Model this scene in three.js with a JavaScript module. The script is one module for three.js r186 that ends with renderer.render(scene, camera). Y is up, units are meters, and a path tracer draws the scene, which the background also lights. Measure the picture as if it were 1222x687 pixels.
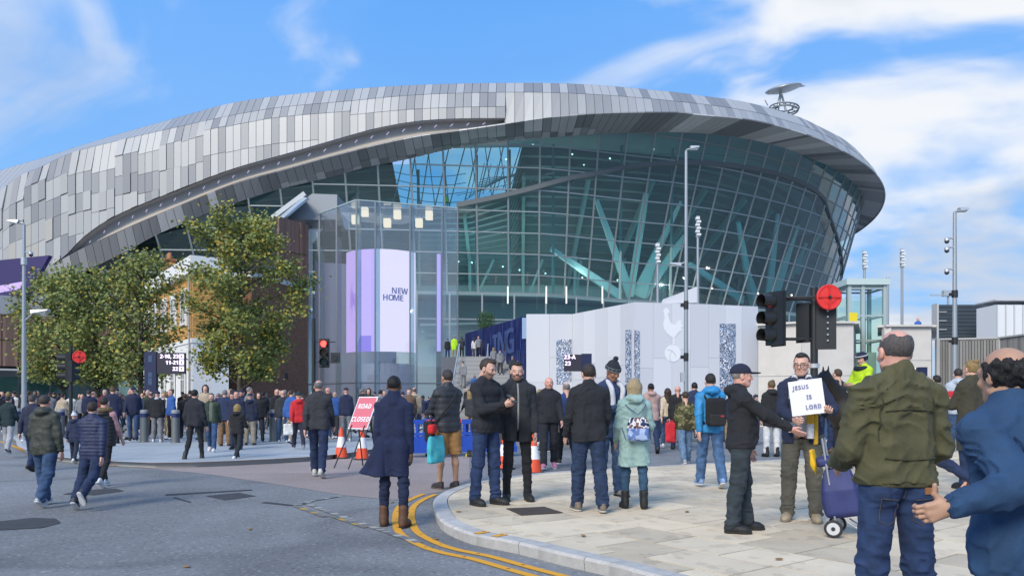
import * as THREE from 'three';
import { mergeGeometries } from 'three/addons/utils/BufferGeometryUtils.js';
import { FontLoader } from 'three/addons/loaders/FontLoader.js';
import { TextGeometry } from 'three/addons/geometries/TextGeometry.js';

// ---------- camera, sky, sun, exposure ----------
const scene = new THREE.Scene();
const EYE = 1.48, FL = 920, HZ = 479, CX = 611;                  // eye height; focal length, horizon and centre in photograph pixels
const camera = new THREE.PerspectiveCamera(2 * Math.atan(HZ / FL) * 180 / Math.PI, 1222 / (2 * HZ), 0.1, 4000);
camera.position.set(0, EYE, 0);
camera.setViewOffset(1222, 2 * HZ, 0, 0, 1222, 687);
camera.updateProjectionMatrix();
const renderer = new THREE.WebGLRenderer({ antialias: true });
renderer.toneMapping = THREE.LinearToneMapping;
renderer.toneMappingExposure = 1.55;
renderer.shadowMap.enabled = true;

function mulberry(a) { return () => { a |= 0; a = a + 0x6D2B79F5 | 0; let t = Math.imul(a ^ a >>> 15, 1 | a); t = t + Math.imul(t ^ t >>> 7, 61 | t) ^ t; return ((t ^ t >>> 14) >>> 0) / 4294967296; }; }
const perm = (() => { const r = mulberry(7), p = new Uint8Array(512); const q = [...Array(256).keys()]; for (let i = 255; i > 0; i--) { const j = Math.floor(r() * (i + 1)); [q[i], q[j]] = [q[j], q[i]]; } for (let i = 0; i < 512; i++) p[i] = q[i & 255]; return p; })();
function vnoise(x, y, z = 0) {                                    // smooth value noise, 0 to 1
  const X = Math.floor(x), Y = Math.floor(y), Z = Math.floor(z); x -= X; y -= Y; z -= Z;
  const u = x * x * (3 - 2 * x), v = y * y * (3 - 2 * y), w = z * z * (3 - 2 * z);
  const h = (i, j, k) => perm[(perm[(perm[(X + i) & 255] + Y + j) & 255] + Z + k) & 255] / 255;
  const l = (a, b, t) => a + (b - a) * t;
  return l(l(l(h(0, 0, 0), h(1, 0, 0), u), l(h(0, 1, 0), h(1, 1, 0), u), v), l(l(h(0, 0, 1), h(1, 0, 1), u), l(h(0, 1, 1), h(1, 1, 1), u), v), w);
}
function fbm(x, y, z, n) { let s = 0, a = 0.5, t = 0; for (let i = 0; i < n; i++) { s += a * vnoise(x, y, z); t += a; a *= 0.5; x = x * 2.03 + 11.3; y = y * 2.03 + 5.7; z = z * 2.03 + 3.1; } return s / t; }
const sstep = (a, b, x) => { x = Math.min(1, Math.max(0, (x - a) / (b - a))); return x * x * (3 - 2 * x); };
const lerp = (a, b, t) => a + (b - a) * t;

{ // a blue autumn sky with wisps and a broad bank of cloud towards the east
  const W = 4096, H = 2048, data = new Float32Array(W * H * 4);
  const put = (o, r, g, b) => { data[o] = r; data[o + 1] = g; data[o + 2] = b; data[o + 3] = 1; };
  for (let j = 0; j < H; j++) {
    const el = ((j + 0.5) / H - 0.5) * Math.PI, ce = Math.cos(el), se = Math.sin(el);
    for (let i = 0; i < W; i++) {
      const o = (j * W + i) * 4;
      if (el < -0.02) { put(o, 0.30, 0.33, 0.36); continue; }
      const az = ((i + 0.5) / W - 0.5) * 2 * Math.PI, dx = Math.cos(az) * ce, dz = Math.sin(az) * ce;
      const side = Math.atan2(dx, -dz);                           // 0 ahead, positive to the east
      if ((Math.abs(side) > 0.8 || el > 0.62) && (i % 3 || j % 3)) { const q = ((j - j % 3) * W + i - i % 3) * 4; put(o, data[q], data[q + 1], data[q + 2]); if (data[q + 3]) continue; }  // coarser out of view, the same sky
      const p = 1 / (Math.max(se, 0) + 0.22), u = dx * p, v = dz * p;
      const wx = fbm(u * 1.3, v * 1.3, 2, 4) - 0.5, wy = fbm(u * 1.3, v * 1.3, 9, 4) - 0.5;
      const wisp = fbm((u * 0.75 + v * 0.5) * 2.2 + wx * 3.4, (v * 0.9 - u * 0.55) * 6.4 + wy * 4, 4, 7);
      const puff = fbm(u * 3.2 + wx * 2.6, v * 3.2 + wy * 2.6, 6, 7);
      const bank = 0.5 + 0.5 * Math.sin(side * 2.2 + 0.14 + wx * 1.6 + 0.3 * Math.sin(side * 5));
      const fine = fbm(u * 9 + wx * 5, v * 14 + wy * 5, 21, 5);
      let c = 0.5 * sstep(0.5, 0.8, wisp) * (0.45 + 0.9 * fine) + 0.06;
      const dense = sstep(0.66 - 0.38 * bank, 0.98 - 0.34 * bank, puff * 0.62 + wisp * 0.4 + (fine - 0.5) * 0.2);
      c = Math.max(c, dense * (0.25 + 0.75 * sstep(0.15, 0.6, bank)));
      c = Math.max(c, 0.55 * sstep(0.46, 0.68, puff + (fine - 0.5) * 0.15) * Math.exp(-(((el - 0.15) / 0.09) ** 2)));
      c = Math.min(1, c);
      const t = Math.min(1, Math.pow(Math.max(se, 0), 0.62) * 1.45);
      const g = sstep(0.42, 0.66, fbm(u * 2.1 + 3 + wx, v * 2.1 + wy, 12, 5) + 0.12 * sstep(0.25, 0.05, el)); // thicker, greyer cores
      put(o, lerp(lerp(0.28, 0.052, t), lerp(0.585, 0.39, g), c), lerp(lerp(0.475, 0.235, t), lerp(0.605, 0.44, g), c), lerp(lerp(0.68, 0.62, t), lerp(0.635, 0.525, g), c));
    }
  }
  const sky = new THREE.DataTexture(data, W, H, THREE.RGBAFormat, THREE.FloatType);
  sky.mapping = THREE.EquirectangularReflectionMapping; sky.magFilter = THREE.LinearFilter; sky.minFilter = THREE.LinearFilter; sky.needsUpdate = true;
  scene.background = sky; scene.environment = sky;
}
const sun = new THREE.DirectionalLight(new THREE.Color(1, 0.93, 0.82), 2.2);
sun.position.set(-60, 95, 75); sun.target.position.set(0, 0, -40); scene.add(sun, sun.target);
sun.castShadow = true; sun.shadow.radius = 50; sun.shadow.mapSize.set(2048, 2048);
Object.assign(sun.shadow.camera, { left: -160, right: 160, top: 160, bottom: -160, near: 1, far: 500 });

// ---------- helpers ----------
const V = (x, y, z) => new THREE.Vector3(x, y, z);
const at = (px, py, d) => V((px - CX) / FL * d, EYE + (HZ - py) / FL * d, -d);       // a place seen at a pixel, d metres ahead
const xAt = (px, d) => (px - CX) / FL * d;
const hAt = (py, d) => EYE + (HZ - py) / FL * d;
const taken = {};
function numbered(n) { if (!(n in taken)) { taken[n] = 0; return n; } taken[n]++; return n + '_' + String(taken[n]).padStart(3, '0'); }
function shade(o) { o.traverse(m => { if (m.isMesh) { m.castShadow = true; m.receiveShadow = true; } }); return o; }
function thing(name, label, category, p = [0, 0, 0], turn = 0, group) {
  const o = new THREE.Group(); o.name = numbered(name); o.position.set(...p); o.rotation.y = turn;
  o.userData = { label, category }; if (group) o.userData.group = group; scene.add(o); return o;
}
function part(name, geo, mat, parent) { const m = new THREE.Mesh(Array.isArray(geo) ? merge(geo) : geo, mat); m.name = name; m.castShadow = m.receiveShadow = true; parent.add(m); return m; }
function single(name, geo, mat, label, category, group) { const m = part(numbered(name), geo, mat, scene); m.userData = { label, category }; if (group) m.userData.group = group; return m; }
function struct(name, geo, mat, parent) { const m = part(parent ? name : numbered(name), geo, mat, parent || scene); if (!parent) m.userData = { kind: 'structure' }; return m; }
function merge(list) { const l = list.map(g => { g = g.index ? g.toNonIndexed() : g; if (!g.attributes.uv) g.setAttribute('uv', new THREE.BufferAttribute(new Float32Array(g.attributes.position.count * 2), 2)); return g; }); const c = l.some(g => g.attributes.color); l.forEach(g => { if (!c && g.attributes.color) g.deleteAttribute('color'); for (const k of Object.keys(g.attributes)) if (!['position', 'normal', 'uv', 'color'].includes(k)) g.deleteAttribute(k); }); return mergeGeometries(l); }
const mats = {};
function mat(r, g, b, rough = 0.8, metal = 0, extra) {
  const k = [r, g, b, rough, metal, extra ? JSON.stringify(Object.keys(extra)) + (extra.id || '') : ''].join();
  if (mats[k]) return mats[k];
  const e = { ...extra }; delete e.id;
  return mats[k] = new THREE.MeshPhysicalMaterial({ color: new THREE.Color().setRGB(r, g, b), roughness: rough, metalness: metal, ...e });
}
const glow = (r, g, b, i = 1) => new THREE.MeshStandardMaterial({ color: new THREE.Color().setRGB(0.02, 0.02, 0.02), emissive: new THREE.Color().setRGB(r, g, b), emissiveIntensity: i });
function tex(w, h, f, srgb = true) {                              // f(x, y) -> [r, g, b] or a number, 0 to 1
  const d = new Uint8Array(w * h * 4);
  for (let j = 0; j < h; j++) for (let i = 0; i < w; i++) { const c = f(i, j), o = (j * w + i) * 4; for (let k = 0; k < 3; k++) d[o + k] = Math.max(0, Math.min(255, 255 * (Array.isArray(c) ? c[k] : c))); d[o + 3] = 255; }
  const t = new THREE.DataTexture(d, w, h); t.magFilter = THREE.LinearFilter; t.minFilter = THREE.LinearMipmapLinearFilter; t.generateMipmaps = true; t.wrapS = t.wrapT = THREE.RepeatWrapping;
  if (srgb) t.colorSpace = THREE.SRGBColorSpace; t.needsUpdate = true; return t;
}
function box(w, h, d, x = 0, y = 0, z = 0, ry = 0) { const g = new THREE.BoxGeometry(w, h, d); if (ry) g.rotateY(ry); g.translate(x, y, z); return g; }
function cyl(r0, r1, h, x = 0, y = 0, z = 0, n = 16) { const g = new THREE.CylinderGeometry(r1, r0, h, n); g.translate(x, y + h / 2, z); return g; }
function bar(a, b, r, n = 8, r2 = r) { const d = b.clone().sub(a), L = d.length(), g = new THREE.CylinderGeometry(r2, r, L, n); g.applyQuaternion(new THREE.Quaternion().setFromUnitVectors(V(0, 1, 0), d.normalize())); g.translate((a.x + b.x) / 2, (a.y + b.y) / 2, (a.z + b.z) / 2); return g; }
function beam(a, b, w, h, up = V(0, 1, 0)) { const d = b.clone().sub(a), L = d.length(); d.normalize(); let s = d.clone().cross(up); if (s.length() < 1e-4) s = V(1, 0, 0); s.normalize(); const u = s.clone().cross(d); const g = new THREE.BoxGeometry(w, h, L); g.applyMatrix4(new THREE.Matrix4().makeBasis(s, u, d.clone().negate())); g.translate((a.x + b.x) / 2, (a.y + b.y) / 2, (a.z + b.z) / 2); return g; }
function slabOf(c, depth) {                                        // a closed slab from four corners (seen front: 0 1 2 3 anticlockwise), pushed back by depth along the inward normal
  const n = c[1].clone().sub(c[0]).cross(c[3].clone().sub(c[0])).normalize().multiplyScalar(-depth), b = c.map(p => p.clone().add(n)), P = [], U = [];
  const w = c[0].distanceTo(c[1]), h = c[0].distanceTo(c[3]);
  const quad = (a, q, r, s) => { for (const v of [a, q, r, a, r, s]) P.push(v.x, v.y, v.z); U.push(0, 0, w, 0, w, h, 0, 0, w, h, 0, h); };
  quad(c[0], c[1], c[2], c[3]); quad(b[1], b[0], b[3], b[2]); for (let i = 0; i < 4; i++) { const j = (i + 1) % 4; quad(b[i], b[j], c[j], c[i]); }
  const g = new THREE.BufferGeometry(); g.setAttribute('position', new THREE.Float32BufferAttribute(P, 3)); g.setAttribute('uv', new THREE.Float32BufferAttribute(U, 2)); g.computeVertexNormals(); return g;
}
function strip(A, B) {                                             // a ribbon between two rows of points
  const P = [], I = [], U = []; let s = 0;
  A.forEach((a, i) => { if (i) s += a.distanceTo(A[i - 1]); P.push(a.x, a.y, a.z, B[i].x, B[i].y, B[i].z); U.push(s, 0, s, a.distanceTo(B[i])); if (i) { const k = 2 * i; I.push(k - 2, k - 1, k, k - 1, k + 1, k); } });
  const g = new THREE.BufferGeometry(); g.setAttribute('position', new THREE.Float32BufferAttribute(P, 3)); g.setAttribute('uv', new THREE.Float32BufferAttribute(U, 2)); g.setIndex(I); g.computeVertexNormals(); return g;
}
function flat(pts, y) {                                            // a horizontal sheet from an outline of [x, z]
  const s = new THREE.Shape(pts.map(p => new THREE.Vector2(p[0], -p[1]))); const g = new THREE.ShapeGeometry(s); g.rotateX(-Math.PI / 2); g.translate(0, y, 0);
  const p = g.attributes.position, u = g.attributes.uv; for (let i = 0; i < p.count; i++) u.setXY(i, p.getX(i), p.getZ(i)); return g;
}
const font = await new FontLoader().loadAsync('fonts/droid/droid_sans_bold.typeface.json');
function text(s, size, depth = 0.01) { const g = new TextGeometry(s, { font, size, depth, curveSegments: 4 }); g.computeBoundingBox(); const b = g.boundingBox; g.translate(-(b.min.x + b.max.x) / 2, -(b.min.y + b.max.y) / 2, 0); return g; }
function interp(list) { return x => { if (x <= list[0][0]) { const [a, b] = list; return a[1] + (x - a[0]) * (b[1] - a[1]) / (b[0] - a[0]); } for (let i = 1; i < list.length; i++) if (x <= list[i][0]) { const a = list[i - 1], b = list[i], p = list[i - 2] || a, q = list[i + 1] || b; const h = b[0] - a[0], t = (x - a[0]) / h, m0 = i > 1 ? (b[1] - p[1]) / (b[0] - p[0]) * h : b[1] - a[1], m1 = i < list.length - 1 ? (q[1] - a[1]) / (q[0] - a[0]) * h : b[1] - a[1]; const t2 = t * t, t3 = t2 * t; return (2 * t3 - 3 * t2 + 1) * a[1] + (t3 - 2 * t2 + t) * m0 + (-2 * t3 + 3 * t2) * b[1] + (t3 - t2) * m1; } const n = list.length; return list[n - 1][1] + (x - list[n - 1][0]) * (list[n - 1][1] - list[n - 2][1]) / (list[n - 1][0] - list[n - 2][0]); }; }
// ---------- the stadium ----------
const stadium = thing('stadium', 'huge stadium with grey panelled roof sweep over a leaning teal glass front', 'stadium', [0, 0, 0]);
const plan = th => { const s = Math.sin(th), c = Math.cos(th); return [5 + (th < 0 ? 200 : 78.2) * s, -(195 - 90 * c)]; };
function onPlan(th, inset, e) { const [x, z] = plan(th), [x1, z1] = plan(th + 1e-4), [x0, z0] = plan(th - 1e-4); let tx = x1 - x0, tz = z1 - z0; const l = Math.hypot(tx, tz); tx /= l; tz /= l; return V(x + tz * inset, e, z - tx * inset); }
// outward normal of the plan is (-tz, tx) turned towards the viewer; inset moves against it
const TH0 = -0.9, TH1 = 2.9, NG = 1100, grid = [...Array(NG + 1).keys()].map(i => lerp(TH0, TH1, i / NG));
const dep = p => -p.z, pxo = p => CX + FL * p.x / -p.z;
function level(list, inset, lim) {                                 // heights along the plan of a line seen in the photograph; past the turn it stays level
  const f = interp(list), out = new Float32Array(NG + 1); let last = null, lastPx = -1e9;
  grid.forEach((th, i) => { const p = onPlan(th, inset(th), 0), px = pxo(p); if (px < lim && px > lastPx - 1 && last !== 'end') { out[i] = EYE + (HZ - f(px)) / FL * dep(p); lastPx = px; } else { last = 'end'; out[i] = out[i - 1]; } });
  return th => { const t = (th - TH0) / (TH1 - TH0) * NG, i = Math.max(0, Math.min(NG - 1, Math.floor(t))); return lerp(out[i], out[i + 1], Math.max(0, Math.min(1, t - i))); };
}
const thAtPx = (px, inset = 0) => { let a = TH0, b = 1.05; for (let k = 0; k < 50; k++) { const m = (a + b) / 2; if (pxo(onPlan(m, inset, 0)) < px) a = m; else b = m; } return (a + b) / 2; };
const iT = th => lerp(6.0, 2.6, sstep(-0.42, -0.2, th)), iR1 = th => 0.9, i0 = th => 0, iG = th => lerp(1.0, 7.2, sstep(-0.34, 0.22, th)) - 3.9 * sstep(0.55, 1.35, th), iB = th => lerp(6, 17, sstep(-0.25, 0.25, th)) - 7 * sstep(0.5, 1.35, th), iW = th => 16;
const eT = level([[-200, 270], [0, 203], [57, 186], [106, 170], [150, 157], [200, 143], [225, 136], [274, 123], [333, 114], [405, 107], [499, 101], [610, 98.6], [699, 100.4], [800, 109], [830, 113], [892, 122], [953, 139], [983, 153], [1014, 169]], iT, 1005);
const eR1 = level([[-200, 300], [0, 228], [15, 214.5], [50, 198], [86, 182], [131, 170], [200, 154], [274, 138], [333, 128], [410, 121], [499, 113], [610, 110], [699, 112], [800, 120], [892, 132], [953, 148], [983, 160], [1014, 176]], iR1, 1005);
const eF = level([[-200, 620], [-40, 420], [20, 357], [33, 338], [77, 307], [140, 277], [205, 249], [281, 218.6], [333, 204], [405, 184], [491, 164], [553, 155], [605, 147.5], [649, 140.7], [699, 136.5], [724, 135], [810, 134], [830, 136.5], [892, 142.5], [937, 152.6], [983, 168], [1014, 185]], i0, 1005);
const eU = level([[-200, 620], [-40, 420], [20, 357], [33, 338], [77, 305], [99, 282.5], [136, 258], [205, 229], [274, 202.5], [348, 181.5], [405, 165], [449, 153], [499, 144.4], [548, 141.5], [603, 141], [640, 141]], i0, 640);
const eG = level([[-200, 640], [0, 382], [77, 336], [148, 301], [185, 281], [210, 270], [254, 252], [324, 228.5], [405, 209], [432, 201], [487, 190], [548, 176], [605, 168], [644, 165.5], [684, 162], [719, 160], [773, 158], [805, 158], [846, 160], [892, 166], [937, 177], [983, 195]], iG, 985);
const EB = 17.4;                                                   // foot of the glass
const thEnd = (() => { let b = -1e9, t = 0; for (const th of grid) { const p = pxo(onPlan(th, 0, 0)); if (p > b) { b = p; t = th; } } return t; })();
const thSlot = thAtPx(603), thL = TH0 + 0.02, thR = thEnd + 0.12;
function columnsOf(step, inset, a, b) { const out = [a]; let th = a, s = 0, p = onPlan(a, inset(a), 0); while (th < b) { th += 0.0008; const q = onPlan(th, inset(th), 0); s += q.distanceTo(p); p = q; if (s >= step) { out.push(th); s = 0; } } return out; }
const rs = mulberry(41);
const panelTones = [[0.425, 0.43, 0.43], [0.385, 0.39, 0.39], [0.30, 0.307, 0.318], [0.245, 0.253, 0.27], [0.42, 0.405, 0.37]].map((c, i) => mat(...c, 0.42, 0.15, { id: 'panel' + i }));
const darkTones = [[0.21, 0.213, 0.22], [0.31, 0.313, 0.316], [0.47, 0.47, 0.47], [0.64, 0.637, 0.633]].map((c, i) => mat(...c, 0.45, 0.15, { id: 'dark' + i }));
const backing = mat(0.10, 0.10, 0.11, 0.8), slotDark = mat(0.36, 0.36, 0.365, 0.6), ledgeMat = mat(0.45, 0.41, 0.36, 0.6), roofMat = mat(0.56, 0.57, 0.58, 0.35, 0.2);
const pt = (th, inset, e) => onPlan(th, inset, e);
function panelAt(a, b, ia, ea, ib, eb, tone, parent, name, gap = 0.035, proud = 0) {     // lower edge (ia, ea) and upper edge (ib, eb) as functions of the plan angle
  const w = gap / pt(a, 0, 0).distanceTo(pt(b, 0, 0)), A = lerp(a, b, w), B = lerp(b, a, w);
  const c = [pt(A, ia(A) - proud, ea(A) + gap), pt(B, ia(B) - proud, ea(B) + gap), pt(B, ib(B) - proud, eb(B) - gap), pt(A, ib(A) - proud, eb(A) - gap)];
  return part(name, slabOf(c, 0.16), tone, parent);
}
const lining = th => eT(th) - lerp(1, 4.6, sstep(-0.5, -0.2, th));          // height of the ceiling's inner edge
{ // upper cladding, fascia and sweep
  const cladding = new THREE.Group(); cladding.name = 'upper_cladding'; stadium.add(cladding);
  const cols = columnsOf(1.08, i0, thL, thSlot); cols[cols.length - 1] = thSlot; const rnd = (k => { const v = rs(); return v < 0.38 ? 0 : v < 0.62 ? 1 : v < 0.86 ? 2 : 3; });
  const H = 2.1;
  const bk = [[], []]; for (let i = 0; i <= 260; i++) { const th = lerp(thL, thSlot, i / 260); bk[0].push(pt(th, 0.22, eU(th))); bk[1].push(pt(th, 1.1, eR1(th))); }
  part('backing_wall', strip(bk[0], bk[1]), backing, cladding);
  for (let i = 0; i + 1 < cols.length; i++) {
    const a = cols[i], b = cols[i + 1], m = (a + b) / 2, px = pxo(pt(m, 0, 0)), left = 1 - sstep(120, 330, px);
    if (px < -75) continue;
    const smooth = px < 190;                                       // the far end has a plain pale roof curl above the panels
    panelAt(a, b, iR1, eR1, iT, eT, smooth ? panelTones[1] : panelTones[rs() < 0.52 ? 2 : 0], cladding, 'panel', 0.03);
    let top = eR1, row = 0; const bottom = eU, hs = px > 420 ? [2.3, 9, 9, 9, 9, 9] : px > 190 ? [1.75, 3.6, 4, 4.2, 4.2, 5] : [2.6, 2.9, 2.7, 3.1, 2.8, 3];
    const shift = left * ((Math.floor(i / 3) * 5) % 4) * 0.55;
    while (top(m) - bottom(m) > 0.3 && row < 7) {
      const h = hs[Math.min(row, 5)] + (row === 0 ? shift : 0), t0 = top; let nb = th => t0(th) - h;
      if (nb(m) - bottom(m) < 0.7) nb = bottom;
      const low = nb, nbc = th => Math.max(low(th), bottom(th)), inset = row === 0 ? iR1 : i0;
      const k = left > 0.3 && px < 60 && row > 2 && rs() < 0.5 ? 4 : rnd(row);
      panelAt(a, b, i0, nbc, inset, top, panelTones[k], cladding, 'panel', 0.03, left * (rs() < 0.3 ? 0.14 : 0) + rs() * 0.015);
      top = nbc; row++;
    }
  }
  const fascia = new THREE.Group(); fascia.name = 'fascia'; stadium.add(fascia);
  const fc = columnsOf(1.18, i0, thSlot, thEnd + 0.5), fb = [[], []];
  for (let i = 0; i <= 200; i++) { const th = lerp(thSlot, thEnd + 0.5, i / 200); fb[0].push(pt(th, 0.25, eF(th))); fb[1].push(pt(th, 1.3, eR1(th))); }
  part('backing_wall', strip(fb[0], fb[1]), backing, fascia);
  for (let i = 0; i + 1 < fc.length; i++) {
    const a = fc[i], b = fc[i + 1];
    panelAt(a, b, iR1, eR1, iT, eT, panelTones[rs() < 0.5 ? 3 : 0], fascia, 'panel', 0.03);
    panelAt(a, b, i0, eF, iR1, eR1, panelTones[rs() < 0.62 ? (rs() < .5 ? 0 : 1) : 2], fascia, 'panel', 0.03);
  }
  const sweep = new THREE.Group(); sweep.name = 'sweep_soffit'; stadium.add(sweep);
  const sc = columnsOf(1.18, i0, thAtPx(12), thEnd + 0.9), sb = [[], []];
  for (let i = 0; i <= 300; i++) { const th = lerp(thAtPx(8), thEnd + 0.95, i / 300); sb[0].push(pt(th, 0.35, eF(th) + 0.25)); sb[1].push(pt(th, iG(th) + 0.1, eG(th) + 0.3)); }
  part('backing_wall', strip(sb[1], sb[0]), backing, sweep);
  let keep = 0, tone = 0;
  for (let i = 0; i + 1 < sc.length; i++) {
    const a = sc[i], b = sc[i + 1], m = (a + b) / 2, px = pxo(pt(m, 0, 0)), right = sstep(560, 720, px);
    if (keep-- <= 0) { const v = rs(); tone = v < 0.24 ? 0 : v < 0.52 ? 1 : v < 0.86 ? 2 : 3; keep = Math.floor(rs() * 3); }
    const list = darkTones, idx = tone;
    const f = px > 330 && px < 720 ? 0.62 + 0.2 * (Math.floor(i / 2) % 3) * 0.5 : 1;
    const iM = th => lerp(0.0, iG(th), f), eM = th => lerp(eF(th), eG(th), f);
    panelAt(a, b, iM, eM, i0, eF, list[idx], sweep, 'panel', 0.03);
    if (f < 1) panelAt(a, b, iG, eG, iM, eM, darkTones[Math.floor(rs() * 3)], sweep, 'panel', 0.03);
  }
  // slot under the upper cladding: dark recess, pale ledge and little light fins
  const slot = new THREE.Group(); slot.name = 'slot'; stadium.add(slot);
  const A = [[], [], [], [], []], t0 = thAtPx(70), n = 160, eL = th => lerp(eF(th), eU(th), 0.52);
  for (let i = 0; i <= n; i++) { const th = lerp(t0, thSlot, i / n); A[0].push(pt(th, 0.2, eU(th) - 0.02)); A[1].push(pt(th, 1.5, eU(th) + 0.1)); A[2].push(pt(th, 1.5, eL(th))); A[3].push(pt(th, 0.3, eF(th) + 0.06)); }
  part('recess_soffit', strip(A[1], A[0]), slotDark, slot); part('recess_wall', strip(A[2], A[1]), slotDark, slot); part('ledge', strip(A[3], A[2]), ledgeMat, slot);
  part('slot_end', slabOf([pt(thSlot, 0.2, eF(thSlot)), pt(thSlot + 0.0004, 3.2, eF(thSlot)), pt(thSlot + 0.0004, 3.2, eU(thSlot)), pt(thSlot, 0.2, eU(thSlot))], 0.1), slotDark, slot);
  const fin = glow(0.6, 0.55, 0.8, 0.5);
  for (const th of columnsOf(2.15, i0, thAtPx(98), thSlot - 0.012)) { const p = pt(th, 1.38, lerp(eL(th), eU(th), 0.42)), q = pt(th + 0.002, 1.1, lerp(eL(th), eU(th), 0.66)); part('light_fin', beam(p, q, 0.09, 0.09), fin, slot); }
  // roof over the stands
  const R = [[], [], []]; for (let i = 0; i <= 300; i++) { const th = lerp(TH0, TH1, i / 300); R[0].push(pt(th, iT(th), eT(th) - 0.02)); R[1].push(pt(th, 10, eT(th) + 0.9)); R[2].push(pt(th, 16, eT(th) + 0.2)); }
  part('roof', [strip(R[0], R[1]), strip(R[1], R[2])], roofMat, stadium);
  const Rl = [[], []]; for (let i = 0; i <= 300; i++) { const th = lerp(TH0, TH1, i / 300); Rl[0].push(pt(th, iG(th), eG(th) + 0.15)); Rl[1].push(pt(th, 16.1, lining(th))); }
  part('roof_lining', strip(Rl[0], Rl[1]), mat(0.48, 0.49, 0.50, 0.7), stadium);
}
// leaning glass front: posts, rails and panes
const steel = mat(0.27, 0.31, 0.32, 0.45, 0.3), pane = new THREE.MeshPhysicalMaterial({ color: new THREE.Color().setRGB(0.37, 0.71, 0.75), roughness: 0.02, transmission: 0.962, thickness: 0, ior: 1.8, specularIntensity: 1 });
const panes = [pane, ...[[0.31, 0.66, 0.72], [0.42, 0.74, 0.76], [0.34, 0.65, 0.70]].map((c, k) => { const m = pane.clone(); m.color.setRGB(...c); m.roughness = 0.02 + 0.015 * k; return m; })];
const gcols = (() => { const ref = thAtPx(569, 7), list = columnsOf(4.45, iG, ref, thEnd + 0.3); let th = ref, s = 0, p = pt(th, iG(th), 0); const l = []; while (th > thAtPx(120, 4)) { th -= 0.0008; const q = pt(th, iG(th), 0); s += q.distanceTo(p); p = q; if (s >= 4.45) { l.unshift(th); s = 0; } } return [...l, ...list]; })();
const rowH = 2.95;
const gp = (th, e) => { const g = eG(th), f = Math.max(0, Math.min(1, (g - e) / Math.max(g - EB, 0.5))); return pt(th, lerp(iG(th), iB(th), f), e); };
{
  const front = new THREE.Group(); front.name = 'glass_front'; stadium.add(front);
  for (let i = 0; i < gcols.length; i++) { const th = gcols[i], top = eG(th) + 0.1; if (top < EB + 0.5) continue; const a = gp(th, EB), b = gp(th, top); part('mullion', beam(a, b, 0.26, 0.26, V(0, 0, 1)), steel, front); }
  for (let r = 0; r < 10; r++) { const e = EB + r * rowH, segs = []; for (let i = 0; i + 1 < gcols.length; i++) { const a = gcols[i], b = gcols[i + 1]; if (Math.min(eG(a), eG(b)) < e + 0.1) continue; segs.push(beam(gp(a, e), gp(b, e), 0.2, 0.17)); } if (segs.length) part('transom', segs, steel, front); }
  for (let i = 0; i + 1 < gcols.length; i++) {
    const a = gcols[i], b = gcols[i + 1];
    for (let r = 0; r < 10; r++) {
      const e0 = EB + r * rowH, e1 = e0 + rowH, ta = eG(a), tb = eG(b); if (Math.max(ta, tb) < e0 + 0.15) break;
      const c = [gp(a, Math.min(e0, ta)), gp(b, Math.min(e0, tb)), gp(b, Math.min(e1, tb)), gp(a, Math.min(e1, ta))]; if (c[0].distanceTo(c[3]) < 0.05 || c[1].distanceTo(c[2]) < 0.05) continue;
      const g = new THREE.BufferGeometry(); g.setAttribute('position', new THREE.Float32BufferAttribute([0, 1, 2, 0, 2, 3].flatMap(k => c[k].toArray()), 3)); g.computeVertexNormals(); part('pane', g, panes[(i * 7 + r * 3 + (i * r) % 5) % 4], front);
    }
  }
  // the raking walkway that climbs across the glass
  const wk = interp([[540, 249], [600, 236.5], [642, 226], [682, 215], [719, 208.5], [748, 202], [800, 197.5], [849, 198], [922, 209], [968, 227], [992, 249], [1003, 273]]), A = [], B = [];
  let done = false;
  for (let i = 0; i <= 220; i++) { const th = lerp(thAtPx(548, 10), thEnd + 0.12, i / 220); let p = gp(th, 30); for (let k = 0; k < 4; k++) p = gp(th, EYE + (HZ - wk(pxo(p))) / FL * dep(p)); if (!done && pxo(p) > 984) done = [th, p.y]; const e = done ? lerp(done[1], 27.5, Math.pow((th - done[0]) / (thEnd + 0.12 - done[0]), 0.85)) : p.y; A.push(gp(th, e)); }
  const n = A.length, out = A.map((p, i) => { const q = A[Math.min(i + 1, n - 1)], o = A[Math.max(i - 1, 0)], t = q.clone().sub(o).setY(0).normalize(); return V(-t.z, 0, t.x); });
  const ring = (dx, dy) => A.map((p, i) => p.clone().addScaledVector(out[i], dx).add(V(0, dy, 0)));
  const r = [ring(0.35, 0), ring(0.35, 0.72), ring(-1.8, 0.72), ring(-1.8, 0)];
  part('raking_walkway', [strip(r[1], r[0]), strip(r[2], r[1]), strip(r[3], r[2]), strip(r[0], r[3])], mat(0.12, 0.14, 0.15, 0.6), stadium);
  const rail = []; for (let i = 0; i < n - 1; i += 2) rail.push(bar(r[1][i].clone().add(V(0, 1.0, 0)), r[1][i + 2 < n ? i + 2 : n - 1].clone().add(V(0, 1.0, 0)), 0.05, 5)); part('walkway_rail', rail, steel, stadium);
}
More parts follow.
